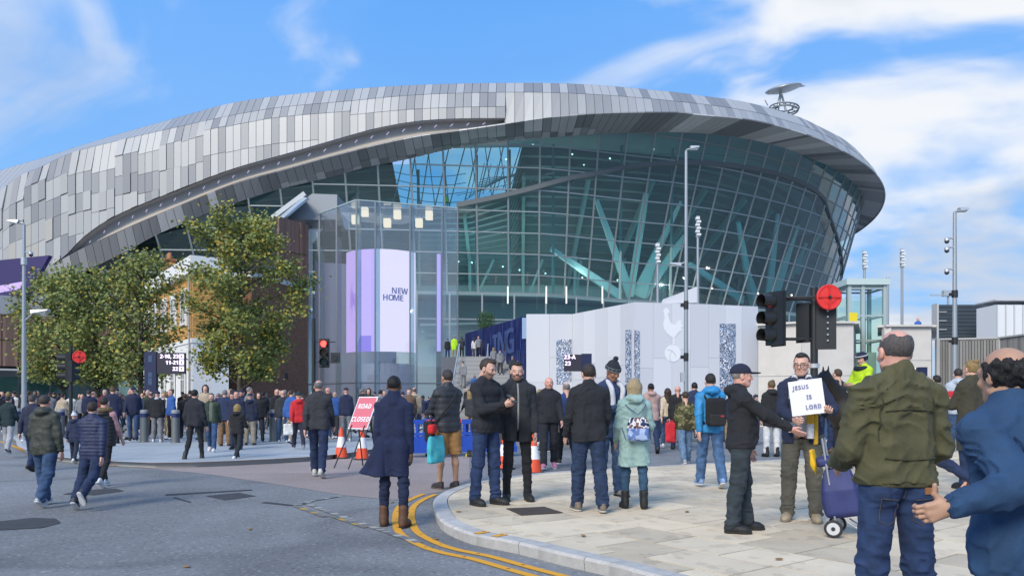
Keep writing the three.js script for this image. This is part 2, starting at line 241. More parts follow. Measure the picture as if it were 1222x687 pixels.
{ // inside: stepped underside of the stand, concourse wall and floor, columns and tree struts
  const inner = new THREE.Group(); inner.name = 'stand'; stadium.add(inner);
  const win = px => px < 466 || px > 612 ? 0 : px < 556 ? 247 : lerp(247, 228, (px - 556) / 56);
  const topE = th => { const p = pt(th, 16, 0), px = pxo(p), y = win(px), full = lining(th); return px > 466 && px < 612 ? Math.min(full, EYE + (HZ - Math.max(y, 100)) / FL * dep(p)) : full; };
  const N = 420, STEPS = 15, a0 = TH0, a1 = TH1 - 0.02;
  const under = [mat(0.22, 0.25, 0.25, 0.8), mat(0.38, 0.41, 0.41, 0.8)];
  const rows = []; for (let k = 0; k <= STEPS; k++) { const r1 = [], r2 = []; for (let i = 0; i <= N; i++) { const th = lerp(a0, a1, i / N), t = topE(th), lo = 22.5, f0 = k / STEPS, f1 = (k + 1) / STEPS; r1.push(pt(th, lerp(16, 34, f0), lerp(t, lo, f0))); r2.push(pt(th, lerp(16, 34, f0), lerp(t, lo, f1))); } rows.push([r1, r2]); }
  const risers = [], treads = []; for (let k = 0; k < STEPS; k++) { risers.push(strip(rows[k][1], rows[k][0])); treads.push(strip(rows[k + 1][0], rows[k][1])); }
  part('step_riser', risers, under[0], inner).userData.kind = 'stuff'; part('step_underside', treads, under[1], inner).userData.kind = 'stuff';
  const W = [[], [], [], []]; for (let i = 0; i <= N; i++) { const th = lerp(a0, a1, i / N); W[0].push(pt(th, 34, 22.5)); W[1].push(pt(th, 34, EB - 0.2)); W[2].push(pt(th, iB(th) - 4.5, EB - 0.25)); W[3].push(pt(th, iB(th) - 4.5, EB - 0.75)); }
  part('concourse_wall', strip(W[1], W[0]), mat(0.72, 0.74, 0.72, 0.7), inner); part('concourse_floor', strip(W[2], W[1]), mat(0.46, 0.47, 0.46, 0.6), inner);
  part('floor_edge', strip(W[3], W[2]), mat(0.5, 0.53, 0.53, 0.5), inner);
  { const te = thEnd + 0.42; part('end_wall', slabOf([pt(te, 34, 0), pt(te, iG(te) + 0.5, 0), pt(te, iG(te) + 0.5, eG(te)), pt(te, 34, eG(te))], 0.4), mat(0.2, 0.24, 0.25, 0.7), inner); }
  const dark = mat(0.42, 0.48, 0.46, 0.6), col = mat(0.42, 0.48, 0.46, 0.6);
  for (const th of columnsOf(9.1, () => 26, thAtPx(560, 26), thAtPx(980, 26))) { part('raker_beam', beam(pt(th, 17, Math.min(topE(th), 38) - 0.6), pt(th, 33.5, 22), 0.55, 1.1, V(0, 1, 0)), dark, inner); part('column', [beam(pt(th, 28, EB - 0.2), pt(th, 26.5, 26.4), 0.5, 0.5, V(0, 0, 1)), beam(pt(th, 28, EB - 0.2), pt(th + 0.022, 27, 25.8), 0.4, 0.4, V(0, 0, 1))], col, inner); }
  for (const px of [402, 428, 452, 500, 531, 569, 608, 660, 740, 800]) { const th = thAtPx(px, 14); part('hanger', bar(pt(th, 14, EB), pt(th, 13.2, eG(th) + 1.5), 0.22, 8), mat(0.22, 0.33, 0.33, 0.5), inner); }
  const tr = []; const rt = mulberry(5); for (let px = 468; px < 640; px += 17) { const th = thAtPx(px, 15.6), th2 = thAtPx(px + 14 + rt() * 14, 15.4), lo = topE(th); tr.push(bar(pt(th, 15.6, lo), pt(th2, 15.2, eT(th2) - 0.9), 0.1, 6)); if (rt() < 0.6) tr.push(bar(pt(th, 15.6, lo), pt(thAtPx(px - 12, 15.4), 15.2, eT(th) - 0.9), 0.08, 6)); }
  part('roof_strut', tr, mat(0.42, 0.48, 0.46, 0.5), inner).userData.kind = 'stuff';
  const lat = [], fan = (x0, y0, x1, y1, sag, d) => { let p = at(x0, y0, d); for (let q = 1; q <= 6; q++) { const t = q / 6, n = at(lerp(x0, x1, t), lerp(y0, y1, t) + sag * 4 * t * (1 - t), d); lat.push(bar(p, n, 0.07, 5)); p = n; } };
  for (let k = 0; k < 7; k++) fan(556 + k * 3, 238 - k * 4, 650, 196 + k * 3.5, -5, 124); for (let k = 0; k < 11; k++) fan(560 + k * 8, 236 - k * 2.2, 570 + k * 8, 194 + k * 0.8, 2, 124.3); for (let k = 0; k < 4; k++) fan(470, 232 - k * 9, 556, 240 - k * 11, 5, 124.6);
  part('lattice', lat, mat(0.62, 0.72, 0.72, 0.5), inner).userData.kind = 'stuff';
  // pale tree struts behind the glass: each a flat beam, widest at mid length
  const strutM = mat(0.88, 0.93, 0.90, 0.5);
  const strut = (x0, y0, x1, y1, w0 = 0.5, w1 = 1.5, dIn = 6) => {
    const th0 = thAtPx(x0, 17), th1 = thAtPx(x1, 13), hOf = (p, y) => EYE + (HZ - y) / FL * dep(p);
    let a = gp(th0, 20), b = gp(th1, 30); const back = (p, m) => V(p.x * (1 + m / dep(p)), 0, p.z * (1 + m / dep(p)));
    const pa = at(x0, y0, dep(a) + dIn + 4), pb = at(x1, y1, dep(gp(th1, hOf(b, y1))) + dIn * 0.5 + 2.5);
    const d = pb.clone().sub(pa), L = d.length(); d.normalize(); const s = d.clone().cross(V(0, 0.1, 1)).normalize(), n = s.clone().cross(d);
    const sh = new THREE.Shape([[-w1 / 2, 0], [w1 / 2, 0], [w0 / 2 + 0.12, L * 0.82], [w0 / 2, L], [-w0 / 2, L], [-w0 / 2 - 0.12, L * 0.82]].map(q => new THREE.Vector2(...q)));
    const g = new THREE.ExtrudeGeometry(sh, { depth: 0.5, bevelEnabled: true, bevelSize: 0.05, bevelThickness: 0.05, bevelSegments: 1 }); g.applyMatrix4(new THREE.Matrix4().makeBasis(s, d, n)); g.translate(pa.x, pa.y, pa.z); part('tree_strut', g, strutM, inner);
  };
  for (const s of [[752, 352, 711, 238], [752, 352, 771, 230, 0.7, 1.1], [738, 352, 657, 297], [762, 352, 799, 265, .2, 2.6], [775, 318, 813, 240, 0.4, 1.4], [768, 352, 818, 282, 0.9, 1.6], [800, 262, 842, 258, .2, 1.2], [885, 358, 822, 315], [898, 362, 880, 264], [916, 362, 928, 255, .4, 1.5], [922, 358, 953, 268, .3, 2.0], [942, 330, 962, 290, 0.4, 1.7], [950, 325, 980, 277, .3, 1.5], [902, 362, 890, 320, .4, 2.2]]) if (s[0] !== 800) strut(...s);
  const lamp = glow(1, 0.95, 0.85, 1.6); for (const [px, py] of [[547, 312], [563, 313], [600, 318], [620, 322], [651, 326], [695, 331], [737, 334], [790, 340], [850, 344], [905, 350], [945, 352], [636, 173], [604, 190], [683, 184], [697, 197], [780, 178], [728, 189]]) { const d = py < 200 ? 117 : 124; part('ceiling_lamp', new THREE.SphereGeometry(0.14, 8, 6).translate(...at(px, py, d).toArray()), lamp, inner); if (py > 300) { const l = new THREE.PointLight(new THREE.Color(0.95, 1, 0.95), 15); l.position.copy(at(px, py + 1, d)); l.castShadow = true; l.shadow.radius = 8; stadium.add(l); } }
  for (const px of [606, 652, 676, 719]) part('light_tube', cyl(0.1, 0.1, 2.4, ...at(px, 362, 108).toArray(), 8), glow(0.9, 1, 0.95, 0.9), inner);
}
{ // podium below the glass: glazed balustrade and shaded wall with raking fins
  const pod = new THREE.Group(); pod.name = 'podium'; stadium.add(pod);
  const pg = new THREE.MeshPhysicalMaterial({ color: new THREE.Color().setRGB(0.55, 0.78, 0.76), roughness: 0.08, transmission: 1, thickness: 0 });
  const ths = columnsOf(4.45, () => 10, thAtPx(470, 10), thAtPx(1010, 10)), inB = th => iB(th) - 5;
  for (let i = 0; i + 1 < ths.length; i++) { const a = ths[i], b = ths[i + 1], g = new THREE.BufferGeometry(), c = [pt(a, inB(a), 13.2), pt(b, inB(b), 13.2), pt(b, inB(b), EB - 0.5), pt(a, inB(a), EB - 0.5)]; g.setAttribute('position', new THREE.Float32BufferAttribute([0, 1, 2, 0, 2, 3].flatMap(k => c[k].toArray()), 3)); g.computeVertexNormals(); part('pane', g, pg, pod); part('post', beam(c[0].clone().setY(1), c[3], 0.24, 0.24, V(0, 0, 1)), steel, pod); part('rail', beam(c[3].clone().setY(EB - 0.4), c[2].clone().setY(EB - 0.4), 0.2, 0.2), steel, pod); part('rail', beam(c[0], c[1], 0.2, 0.2), steel, pod); }
  const A = [], B = [], Cc = []; for (const th of ths) { A.push(pt(th, inB(th) + 7, 0)); B.push(pt(th, inB(th) + 7, EB - 0.8)); Cc.push(pt(th, inB(th) + 0.3, 10.5)); }
  part('podium_wall', strip(A, B), mat(0.42, 0.5, 0.5, 0.7), pod); { const A2 = [], B2 = []; for (let i = 0; i <= 60; i++) { const th = lerp(TH0, ths[0] + 0.02, i / 60); A2.push(pt(th, iB(th) + 3, 0)); B2.push(pt(th, iB(th) + 3, EB - 0.3)); } part('base_wall', strip(A2, B2), mat(0.3, 0.31, 0.33, 0.7), pod); }
  for (let k = 0; k < 3; k++) { const a = pt(ths[1], inB(ths[1]) + 3 + k, 12.6 - k * 0.9), b = pt(ths[9], inB(ths[9]) + 3 + k, 14.6 - k * 0.9); part('raking_fin', beam(a, b, 0.4, 0.35), mat(0.42, 0.46, 0.48, 0.5), pod); }
}
{ // tilted disc on a stalk above a ring platform, on the roof edge
  const d = thing('roof_dish', 'tilted silver disc on a stalk above a ring platform on the roof edge', 'dish', at(934, 136, 128).toArray());
  const m = mat(0.42, 0.43, 0.43, 0.35, 0.6), dk = mat(0.2, 0.22, 0.24, 0.5, 0.4);
  const disc = new THREE.LatheGeometry([[0, -0.5], [1.6, -0.38], [2.8, -0.05], [2.95, 0.1], [2.6, 0.3], [1.2, 0.55], [0, 0.62]].map(p => new THREE.Vector2(...p)), 28); disc.rotateZ(0.16); disc.rotateX(0.14); disc.translate(0.2, 4.1, 0); part('disc', disc, m, d);
  part('beak', bar(V(2.9, 4.6, 0.2), V(3.7, 4.55, 0.3), 0.22, 8, 0.05), m, d);
  part('stalk', [bar(V(-0.9, 0.2, 0), V(-0.2, 3.8, 0), 0.3, 8, 0.2), bar(V(0.6, 0.5, 0), V(-0.1, 3.2, 0), 0.18, 8)], m, d);
  for (const [r, y] of [[2.35, 1.0], [2.2, 0.6], [1.4, 1.0]]) { const t = new THREE.TorusGeometry(r, 0.12, 6, 36); t.rotateX(Math.PI / 2); t.rotateZ(-0.1); t.translate(0.3, y, 0); part('ring', t, dk, d); }
  for (let k = 0; k < 14; k++) { const a = k / 14 * Math.PI * 2; part('post', bar(V(0.3 + 1.2 * Math.cos(a), 0.95, 1.2 * Math.sin(a)), V(0.3 + 2.35 * Math.cos(a), 1.0, 2.35 * Math.sin(a)), 0.08, 5), dk, d); }
  part('support', bar(V(-2.4, 1.4, 0), V(-2.9, 2.3, 0), 0.08, 5), dk, d);
}
// ---------- ground ----------
const rg = mulberry(11);
const asphaltMap = tex(1024, 1024, (i, j) => { const x = i / 1024, y = j / 1024, per = (f, s) => { const a = vnoise(x * f, y * f, s), b = vnoise((x - 1) * f + 300, y * f, s); return a; }; const c = 0.42 + 0.055 * (fbm(x * 6, y * 6, 3, 3) - 0.5) + 0.2 * (perm[(i * 131 + perm[(j * 17 + i) & 255] * 7 + j) & 255] / 255 - 0.5) * 0.6 + (perm[(i * 57 + perm[j & 255] + (j >> 3) * 29) & 255] > 250 ? 0.16 : 0); return [c * 0.95, c * 0.985, c * 1.03]; });
asphaltMap.repeat.set(0.45, 0.45);
const asphaltBump = tex(512, 512, (i, j) => perm[(i * 131 + perm[(j * 17 + i) & 255] * 7 + j) & 255] / 255, false); asphaltBump.repeat.set(0.9, 0.9);
const patchMap = tex(1024, 1024, (i, j) => { const x = i / 1024 * 8, y = j / 1024 * 8, c = 0.86 + 0.28 * (fbm(x, y, 1, 5) - 0.5) - 0.12 * sstep(0.6, 0.72, fbm(x * 2 + 9, y * 2, 5, 4)); return [c, c, c]; });
// one large map so that the tarmac's stains and tyre-worn patches do not repeat within the street
const road = tex(2048, 2048, (i, j) => {
  const x = i / 2048 * 40, y = j / 2048 * 40, n = perm[(i * 131 + perm[(j * 17 + i) & 255] * 7 + j) & 255] / 255;
  const big = fbm(x * 0.32, y * 0.32, 2, 4), mid = fbm(x * 2.1, y * 2.1, 7, 3), speck = n > 0.98 ? 0.15 : n < 0.03 ? -0.11 : 0;
  const seam = 0.05 * (1 - sstep(0, 0.05, Math.abs(fbm(x * 0.25 + 5, y * 0.25, 3, 3) - 0.5)));
  const c = 0.505 + 0.12 * (big - 0.5) + 0.06 * (mid - 0.5) + 0.06 * (n - 0.5) + speck - seam; return [c * 0.985, c * 0.995, c * 1.0];
}); road.repeat.set(1 / 40, 1 / 40);
const roadMat = new THREE.MeshStandardMaterial({ map: road, roughness: 0.92, bumpMap: asphaltBump, bumpScale: 0.004 });
struct('road', flat([[-900, 60], [900, 60], [900, -1500], [-900, -1500]], 0), roadMat);
const redMap = tex(1024, 1024, (i, j) => { const x = i / 1024 * 16, y = j / 1024 * 16, n = perm[(i * 131 + perm[(j * 17 + i) & 255] * 7 + j) & 255] / 255, c = 0.585 + 0.13 * (fbm(x * 0.5, y * 0.5, 4, 5) - 0.5) + 0.07 * (n - 0.5) + (n > 0.985 ? 0.12 : 0); return [c * 1.06, c * 0.965, c * 0.925]; }); redMap.repeat.set(1 / 16, 1 / 16);
const gz = (px, py, h = 0) => { const d = (EYE - h) * FL / (py - HZ); return [xAt(px, d), -d]; };       // the ground place seen at a pixel
struct('red_surfacing', flat([gz(160, 557), gz(250, 566), gz(330, 578), gz(410, 591), gz(470, 597), gz(524, 587), gz(560, 573), gz(560, 545), gz(420, 540), gz(344, 546), gz(200, 554)], 0.004), new THREE.MeshStandardMaterial({ map: redMap, roughness: 0.93, bumpMap: asphaltBump, bumpScale: 0.004 }));

// near pavement: kerbstones and paving slabs, each its own piece
const KH = 0.12;
const kerbCurve = new THREE.CatmullRomCurve3([[6.2, -0.6], [3.42, -3.02], [1.16, -6.01], [0.92, -6.38], [0.48, -6.91], [0, -7.54], [-0.42, -7.97], [-0.80, -8.8], [-1.02, -10.0], [-1.10, -11.0], [-0.98, -12.0], [-0.62, -13.1], [0.6, -14.8], [3.3, -16.5], [6.4, -18.2], [16, -23.4], [30, -31]].map(p => V(p[0], KH, p[1])), false, 'catmullrom', 0.4);
const kerbLine = kerbCurve.getSpacedPoints(260);
const side = (pts, k, off) => { const a = pts[Math.max(0, k - 1)], b = pts[Math.min(pts.length - 1, k + 1)], t = b.clone().sub(a).setY(0).normalize(); return pts[k].clone().addScaledVector(V(-t.z, 0, t.x), off); }; // positive offsets run onto the pavement
const inside = kerbLine.map((p, k) => side(kerbLine, k, 0.20));
{
  const P = struct('pavement', flat([...inside.map(p => [p.x, p.z]), [30, 2]], KH - 0.014), mat(0.11, 0.10, 0.09, 0.95));
  const granite = [0, 1, 2].map(k => { const m = tex(256, 256, (i, j) => { const n = perm[(i * 131 + perm[(j * 17 + i + k * 9) & 255] * 7 + j) & 255] / 255, c = 0.66 + k * 0.035 + 0.16 * (n - 0.5) + 0.16 * (fbm(i / 40, j / 40, k, 4) - 0.5); return [c, c * 0.985, c * 0.96]; }); m.repeat.set(1.6, 1.6); return new THREE.MeshStandardMaterial({ map: m, roughness: 0.9 }); });
  const L = kerbCurve.getLength(), n = Math.floor(L / 0.92);
  for (let k = 0; k < n; k++) {
    const a0 = k / n * 260, a1 = (k + 1) / n * 260, pts = []; const S = 4;
    const atS = (s, off, y) => { const i = Math.floor(s), f = s - i, p = side(kerbLine, Math.min(260, i), off).lerp(side(kerbLine, Math.min(260, i + 1), off), f); p.y = y; return p; };
    const g0 = 0.004 / L * 260; const ring = [[0.015, -0.02], [0.0, KH - 0.025], [0.022, KH], [0.19, KH + 0.001], [0.19, -0.02]];
    const rows = ring.map(([o, y]) => [...Array(S + 1).keys()].map(q => atS(lerp(a0 + g0, a1 - g0, q / S), o, y)));
    const gs = []; for (let q = 0; q + 1 < ring.length; q++) gs.push(strip(rows[q], rows[q + 1]));
    const cap = e => { const c = rows.map(r => r[e]), sh = []; for (let q = 1; q + 1 < c.length; q++) sh.push(c[0], c[q], c[q + 1]); const g = new THREE.BufferGeometry(); g.setAttribute('position', new THREE.Float32BufferAttribute(sh.flatMap(v => v.toArray()), 3)); g.computeVertexNormals(); return g; };
    if (atS((a0 + a1) / 2, 0, 0).z < -27) break;
    part('kerbstone', merge([...gs, cap(0), cap(S)]), granite[Math.floor(rg() * 3)], P);
  }
  const stone = [0, 1, 2, 3, 4].map(k => { const m = tex(512, 512, (i, j) => { const n = perm[(i * 131 + perm[(j * 17 + i + k * 31) & 255] * 7 + j) & 255] / 255, c = 0.785 + [0, 0.022, -0.03, 0.035, -0.055][k] + 0.035 * (n - 0.5) + 0.10 * (fbm(i / 110 + k * 7, j / 110, k, 5) - 0.5) - 0.06 * sstep(0.62, 0.7, fbm(i / 60 + k * 3, j / 60 + 5, 8, 4)) - (n > 0.992 ? 0.1 : 0); return [c * 1.065, c * 0.982, c * 0.845]; }); m.repeat.set(0.7, 0.7); return new THREE.MeshStandardMaterial({ map: m, roughness: 0.9, bumpMap: asphaltBump, bumpScale: 0.0015 }); });
  const poly = [...inside.map(p => [p.x, p.z]), [30, 2]];
  const clip = (subject) => {                                       // Sutherland-Hodgman against the kerb, near enough convex
    let out = subject; for (let i = 0; i < poly.length && out.length; i++) {
      const a = poly[i], b = poly[(i + 1) % poly.length], inn = p => (b[0] - a[0]) * (p[1] - a[1]) - (b[1] - a[1]) * (p[0] - a[0]) > -0.0; const nx = [];
      out.forEach((p, q) => { const r = out[(q + 1) % out.length], ip = inn(p), ir = inn(r); if (ip) nx.push(p); if (ip !== ir) { const d1 = (b[0] - a[0]) * (p[1] - a[1]) - (b[1] - a[1]) * (p[0] - a[0]), d2 = (b[0] - a[0]) * (r[1] - a[1]) - (b[1] - a[1]) * (r[0] - a[0]), t = d1 / (d1 - d2); nx.push([lerp(p[0], r[0], t), lerp(p[1], r[1], t)]); } }); out = nx;
    } return out;
  };
  { const q = poly.slice().sort((a, b) => a[0] - b[0] || a[1] - b[1]), cr = (o, a, b) => (a[0] - o[0]) * (b[1] - o[1]) - (a[1] - o[1]) * (b[0] - o[0]), lo = [], up = []; for (const p of q) { while (lo.length > 1 && cr(lo.at(-2), lo.at(-1), p) <= 0) lo.pop(); lo.push(p); } for (const p of q.reverse()) { while (up.length > 1 && cr(up.at(-2), up.at(-1), p) <= 0) up.pop(); up.push(p); } lo.pop(); up.pop(); poly.length = 0; poly.push(...lo, ...up); }
  let orient = 0; poly.forEach((p, i) => { const q = poly[(i + 1) % poly.length]; orient += p[0] * q[1] - q[0] * p[1]; }); if (orient < 0) poly.reverse();
  const ang = -0.92, ca = Math.cos(ang), sa = Math.sin(ang), rest = [], made = []; let row = 0;
  for (let v = -8; v < 34; v += 0.6, row++) { let u = -22 - (row % 2) * 0.42 - rg() * 0.2; while (u < 26) { const w = [0.6, 0.75, 0.9, 0.9][Math.floor(rg() * 4)], gp_ = 0.009; const c = [[u + gp_, v + gp_], [u + w - gp_, v + gp_], [u + w - gp_, v + 0.6 - gp_], [u + gp_, v + 0.6 - gp_]].map(([a, b]) => [a * ca - b * sa + 2, -(a * sa + b * ca) - 2]); u += w;
    const mx = c.reduce((s, p) => s + p[0], 0) / 4, mz = c.reduce((s, p) => s + p[1], 0) / 4; if (mz > -3.2 || mz < -23 || mx < -2.5 || mx > 16 || Math.abs(mx / -mz) > 1.15) continue;
    const q = clip(c); if (q.length < 3) continue; let A = 0; q.forEach((p, i) => { const r = q[(i + 1) % q.length]; A += p[0] * r[1] - r[0] * p[1]; }); if (Math.abs(A) < 0.01) continue;
    made.push([q, mz]); } }
  made.sort((a, b) => { const seen = q => { const c = q[0].reduce((s, p) => s + p[0], 0) / q[0].length; return (Math.abs(c / q[1]) > 0.72 ? 1e3 : 0) - q[1]; }; return seen(a) - seen(b); });
  made.forEach(([q], i) => { const top = KH - 0.004 + rg() * 0.003, m = stone[Math.floor(rg() * 5)]; const s = new THREE.Shape(q.map(p => new THREE.Vector2(p[0], -p[1]))); const g = new THREE.ExtrudeGeometry(s, { depth: 0.014, bevelEnabled: false }); g.rotateX(-Math.PI / 2); g.translate(0, top - 0.014, 0); if (i < 300) part('paving_slab', g, m, P); else rest.push(g); });
  if (rest.length) part('paving_slab', rest, stone[1], P).userData.kind = 'stuff';
  // double yellow lines round the kerb, a kerb mark and the worn lines of the junction
  const yellow = tex(256, 256, (i, j) => { const w = fbm(i / 26, j / 26, 3, 5), c = w > 0.66 ? 0.55 : 1; return [0.88 * c, 0.63 * c, 0.16 * (w > 0.66 ? 1.6 : 1)]; }); yellow.repeat.set(1.5, 1.5); const yel = new THREE.MeshStandardMaterial({ map: yellow, roughness: 0.85 });
  const sub = kerbLine.map((p, k) => k).filter(k => kerbLine[k].z < -1 && kerbLine[k].z > -12.3 && k < 200);
  for (const [o0, o1] of [[-0.24, -0.33], [-0.44, -0.53]]) { const A = sub.map(k => { const p = side(kerbLine, k, o0); p.y = 0.008; return p; }), B = sub.map(k => { const p = side(kerbLine, k, o1); p.y = 0.008; return p; }); struct('yellow_line', strip(B, A), yel); }
  const kk = kerbLine.findIndex(p => p.z < -7.62);
  for (const dk of [0, 1.6]) { const A = [], B = []; for (const o of [0.03, 0.1, 0.2]) { const p = side(kerbLine, kk, o).lerp(side(kerbLine, kk + 1, o), 0); p.y = KH + 0.005; const t = kerbLine[kk + 1].clone().sub(kerbLine[kk]).normalize(); p.addScaledVector(t, dk * 0.16); A.push(p); B.push(p.clone().addScaledVector(t, 0.09)); } struct('kerb_mark', strip(A, B), yel); }
  const worn = [tex(256, 64, (i, j) => { const w = fbm(i / 20, j / 20, 6, 5); return w > 0.47 ? [0.44, 0.45, 0.46] : [0.66, 0.65, 0.60]; }), tex(256, 64, (i, j) => { const w = fbm(i / 20, j / 20, 16, 5); return w > 0.5 ? [0.43, 0.44, 0.44] : [0.72, 0.58, 0.26]; })]; const wm = worn.map(m => new THREE.MeshStandardMaterial({ map: m, roughness: 0.9 }));
  const line = (a, b, w, m, name) => { const p = gz(...a), q = gz(...b), dx = q[0] - p[0], dz = q[1] - p[1], l = Math.hypot(dx, dz), nx = -dz / l * w / 2, nz = dx / l * w / 2; struct(name, strip([V(p[0] - nx, 0.009, p[1] - nz), V(q[0] - nx, 0.009, q[1] - nz)], [V(p[0] + nx, 0.009, p[1] + nz), V(q[0] + nx, 0.009, q[1] + nz)]), m); };
  line([352, 604], [388, 617], 0.09, wm[1], 'yellow_line'); line([362, 600], [420, 621], 0.1, wm[0], 'white_line'); line([420, 621], [500, 648], 0.1, wm[0], 'white_line'); line([355, 603], [372, 598], 0.1, wm[0], 'white_line'); line([395, 616], [436, 630], 0.07, wm[1], 'yellow_line'); line([372, 598], [408, 592], 0.08, wm[0], 'white_line'); line([130, 556], [345, 549], 0.1, yel, 'yellow_line'); line([345, 549], [396, 545], 0.1, yel, 'yellow_line'); line([0, 527], [30, 538], 0.12, yel, 'yellow_line');
  line([648, 566], [800, 561], 0.12, wm[0], 'white_line'); line([800, 561], [930, 553], 0.12, wm[0], 'white_line');
}
// far pavement with its kerb
{
  const far = [[-70, -60], [-30, -42], [-19.3, -29.8], [-14.7, -23.2], [-11.5, -19.4], [-9.4, -17.9], [-7.65, -17.2], [-5.6, -18.5], [-4.65, -19.9], [-4.1, -22.3], [-3.8, -27], [-3.5, -40]].map(p => V(p[0], KH, p[1]));
  const c = new THREE.CatmullRomCurve3(far, false, 'catmullrom', 0.4), pts = c.getSpacedPoints(120);
  const greyMap = tex(1024, 1024, (i, j) => { const n = perm[(i * 131 + perm[(j * 17 + i) & 255] * 7 + j) & 255] / 255, c0 = 0.66 + 0.05 * (n - 0.5) + 0.12 * (fbm(i / 90, j / 90, 3, 5) - 0.5); const jo = (i % 64 < 2 || (j % 64 < 2)) ? 0.86 : 1; return [c0 * 0.965 * jo, c0 * jo, c0 * 1.02 * jo]; }); greyMap.repeat.set(1 / 9.6, 1 / 9.6);
  struct('far_pavement', flat([...pts.map(p => [p.x, p.z]), [-3.5, -78], [-70, -78]], KH), new THREE.MeshStandardMaterial({ map: greyMap, roughness: 0.9 }));
  const kerb = mat(0.46, 0.455, 0.44, 0.9), low = pts.map(p => V(p.x, -0.01, p.z)), out = pts.map((p, k) => side(pts, k, 0.14)), K = struct('far_kerb', strip(low, pts.map(p => V(p.x, KH + 0.003, p.z))), kerb);
  part('kerb_top', strip(pts.map(p => V(p.x, KH + 0.003, p.z)), side(pts, 0, 0.14).x > pts[0].x ? pts.map((p, k) => side(pts, k, -0.14).setY(KH + 0.003)) : out.map(p => p.setY(KH + 0.003))), kerb, K);
}
// iron covers and patched tarmac
{
  const iron = new THREE.MeshStandardMaterial({ map: tex(256, 256, (i, j) => { const k = ((i >> 4) + (j >> 4)) % 2; const c = 0.26 + 0.07 * k + 0.06 * (fbm(i / 30, j / 30, 4, 4) - 0.5); return [c * 1.1, c * 0.95, c * 0.85]; }), roughness: 0.7, metalness: 0.3 });
  const quad = (a, b, c, d, h, m, label, cat, name) => { const P = [a, b, c, d].map(q => gz(q[0], q[1], h)); const s = new THREE.Shape(P.map(p => new THREE.Vector2(p[0], -p[1]))), g = new THREE.ExtrudeGeometry(s, { depth: 0.006, bevelEnabled: false }); g.rotateX(-Math.PI / 2); g.translate(0, h + 0.002, 0); single(name, g, m, label, cat, null); };
  quad([604, 607], [650, 605], [672, 612], [622, 615], KH, iron, 'rusty rectangular iron cover set in the buff paving', 'manhole cover', 'manhole_cover');
  const tar = new THREE.MeshStandardMaterial({ map: tex(256, 256, (i, j) => { const n = perm[(i * 131 + perm[(j * 17 + i) & 255] * 7 + j) & 255] / 255, c = 0.27 + 0.05 * (fbm(i / 40, j / 40, 2, 4) - 0.5) + 0.06 * (n - .5); return [c, c * 1.02, c * 1.05]; }), roughness: 0.95, bumpMap: asphaltBump, bumpScale: 0.005 });
  const flatq = (pts, m, name) => struct(name, flat(pts.map(q => gz(q[0], q[1])), 0.006), m);
  flatq([[74, 590], [96, 585], [138, 583], [148, 586], [112, 591]], tar, 'tarmac_patch'); flatq([[245, 592], [285, 588], [305, 592], [268, 597]], tar, 'tarmac_patch'); flatq([[-20, 624], [40, 618], [66, 619], [72, 624], [50, 630], [-20, 634]], tar, 'tarmac_patch'); flatq([[196, 590], [300, 584], [301, 585.2], [198, 591.4]], tar, 'tarmac_seam'); flatq([[205, 594], [226, 600], [228, 599], [209, 593.4]], tar, 'tarmac_seam'); flatq([[310, 600], [348, 604], [350, 602.6], [318, 599]], tar, 'tarmac_seam');
  const leaf = mat(0.28, 0.17, 0.06, 0.9); const rl = mulberry(77);
  for (const [px, py, h] of [[222, 677, 0], [119, 571, 0], [468, 600, 0], [547, 611, KH], [520, 644, 0], [298, 632, 0], [30, 560, 0], [696, 640, KH], [930, 668, KH], [820, 611, KH]]) { const p = gz(px, py, h), g = new THREE.IcosahedronGeometry(0.045, 0); g.scale(1, 0.16, 0.62); g.rotateY(rl() * 6); g.translate(p[0], h + 0.012, p[1]); single('fallen_leaf', g, leaf, 'small brown dry leaf lying on the ground', 'leaf', 'dry leaves on the ground'); }
}
// ---------- buildings beside the stadium ----------
function frame(name, label, cat, a, b, group) {                     // a thing whose x axis runs from ground place a to b ([px, depth] each); +z faces the street
  const A = V(xAt(a[0], a[1]), 0, -a[1]), B = V(xAt(b[0], b[1]), 0, -b[1]), d = B.clone().sub(A), g = thing(name, label, cat, A.toArray(), Math.atan2(-d.z, d.x), group); return [g, d.length()];
}
const clearGlass = (r, g, b, ro = 0.03) => new THREE.MeshPhysicalMaterial({ color: new THREE.Color().setRGB(r, g, b), roughness: ro, transmission: 1, thickness: 0, ior: 1.5 });
const whitePaint = mat(0.72, 0.72, 0.70, 0.7), stoneMat = (() => { const m = tex(512, 512, (i, j) => { const c = 0.80 + 0.06 * (fbm(i / 60, j / 60, 2, 5) - 0.5) + 0.02 * (perm[(i * 31 + perm[j & 255]) & 255] / 255 - 0.5); return [c * 1.0, c * 0.975, c * 0.94]; }); m.repeat.set(0.3, 0.3); return new THREE.MeshStandardMaterial({ map: m, roughness: 0.85 }); })();
const brickTex = (r, g, b, s) => { const m = tex(512, 512, (i, j) => { const row = Math.floor(j / 16), u = i + (row % 2) * 20, k = Math.floor(u / 40), jo = j % 16 < 2 || u % 40 < 2, n = perm[(perm[(k + s) & 255] + row * 7) & 255] / 255, c = jo ? 0.92 : 0.8 + 0.34 * (n - 0.3) + 0.1 * (fbm(i / 9, j / 9, 3, 3) - 0.5); return jo ? [0.6, 0.55, 0.47] : [r * c, g * c, b * c]; }); m.repeat.set(0.38, 0.42); return new THREE.MeshStandardMaterial({ map: m, roughness: 0.92 }); };
const yellowBrick = brickTex(0.86, 0.63, 0.30, 5), redBrick = brickTex(0.72, 0.42, 0.24, 9);
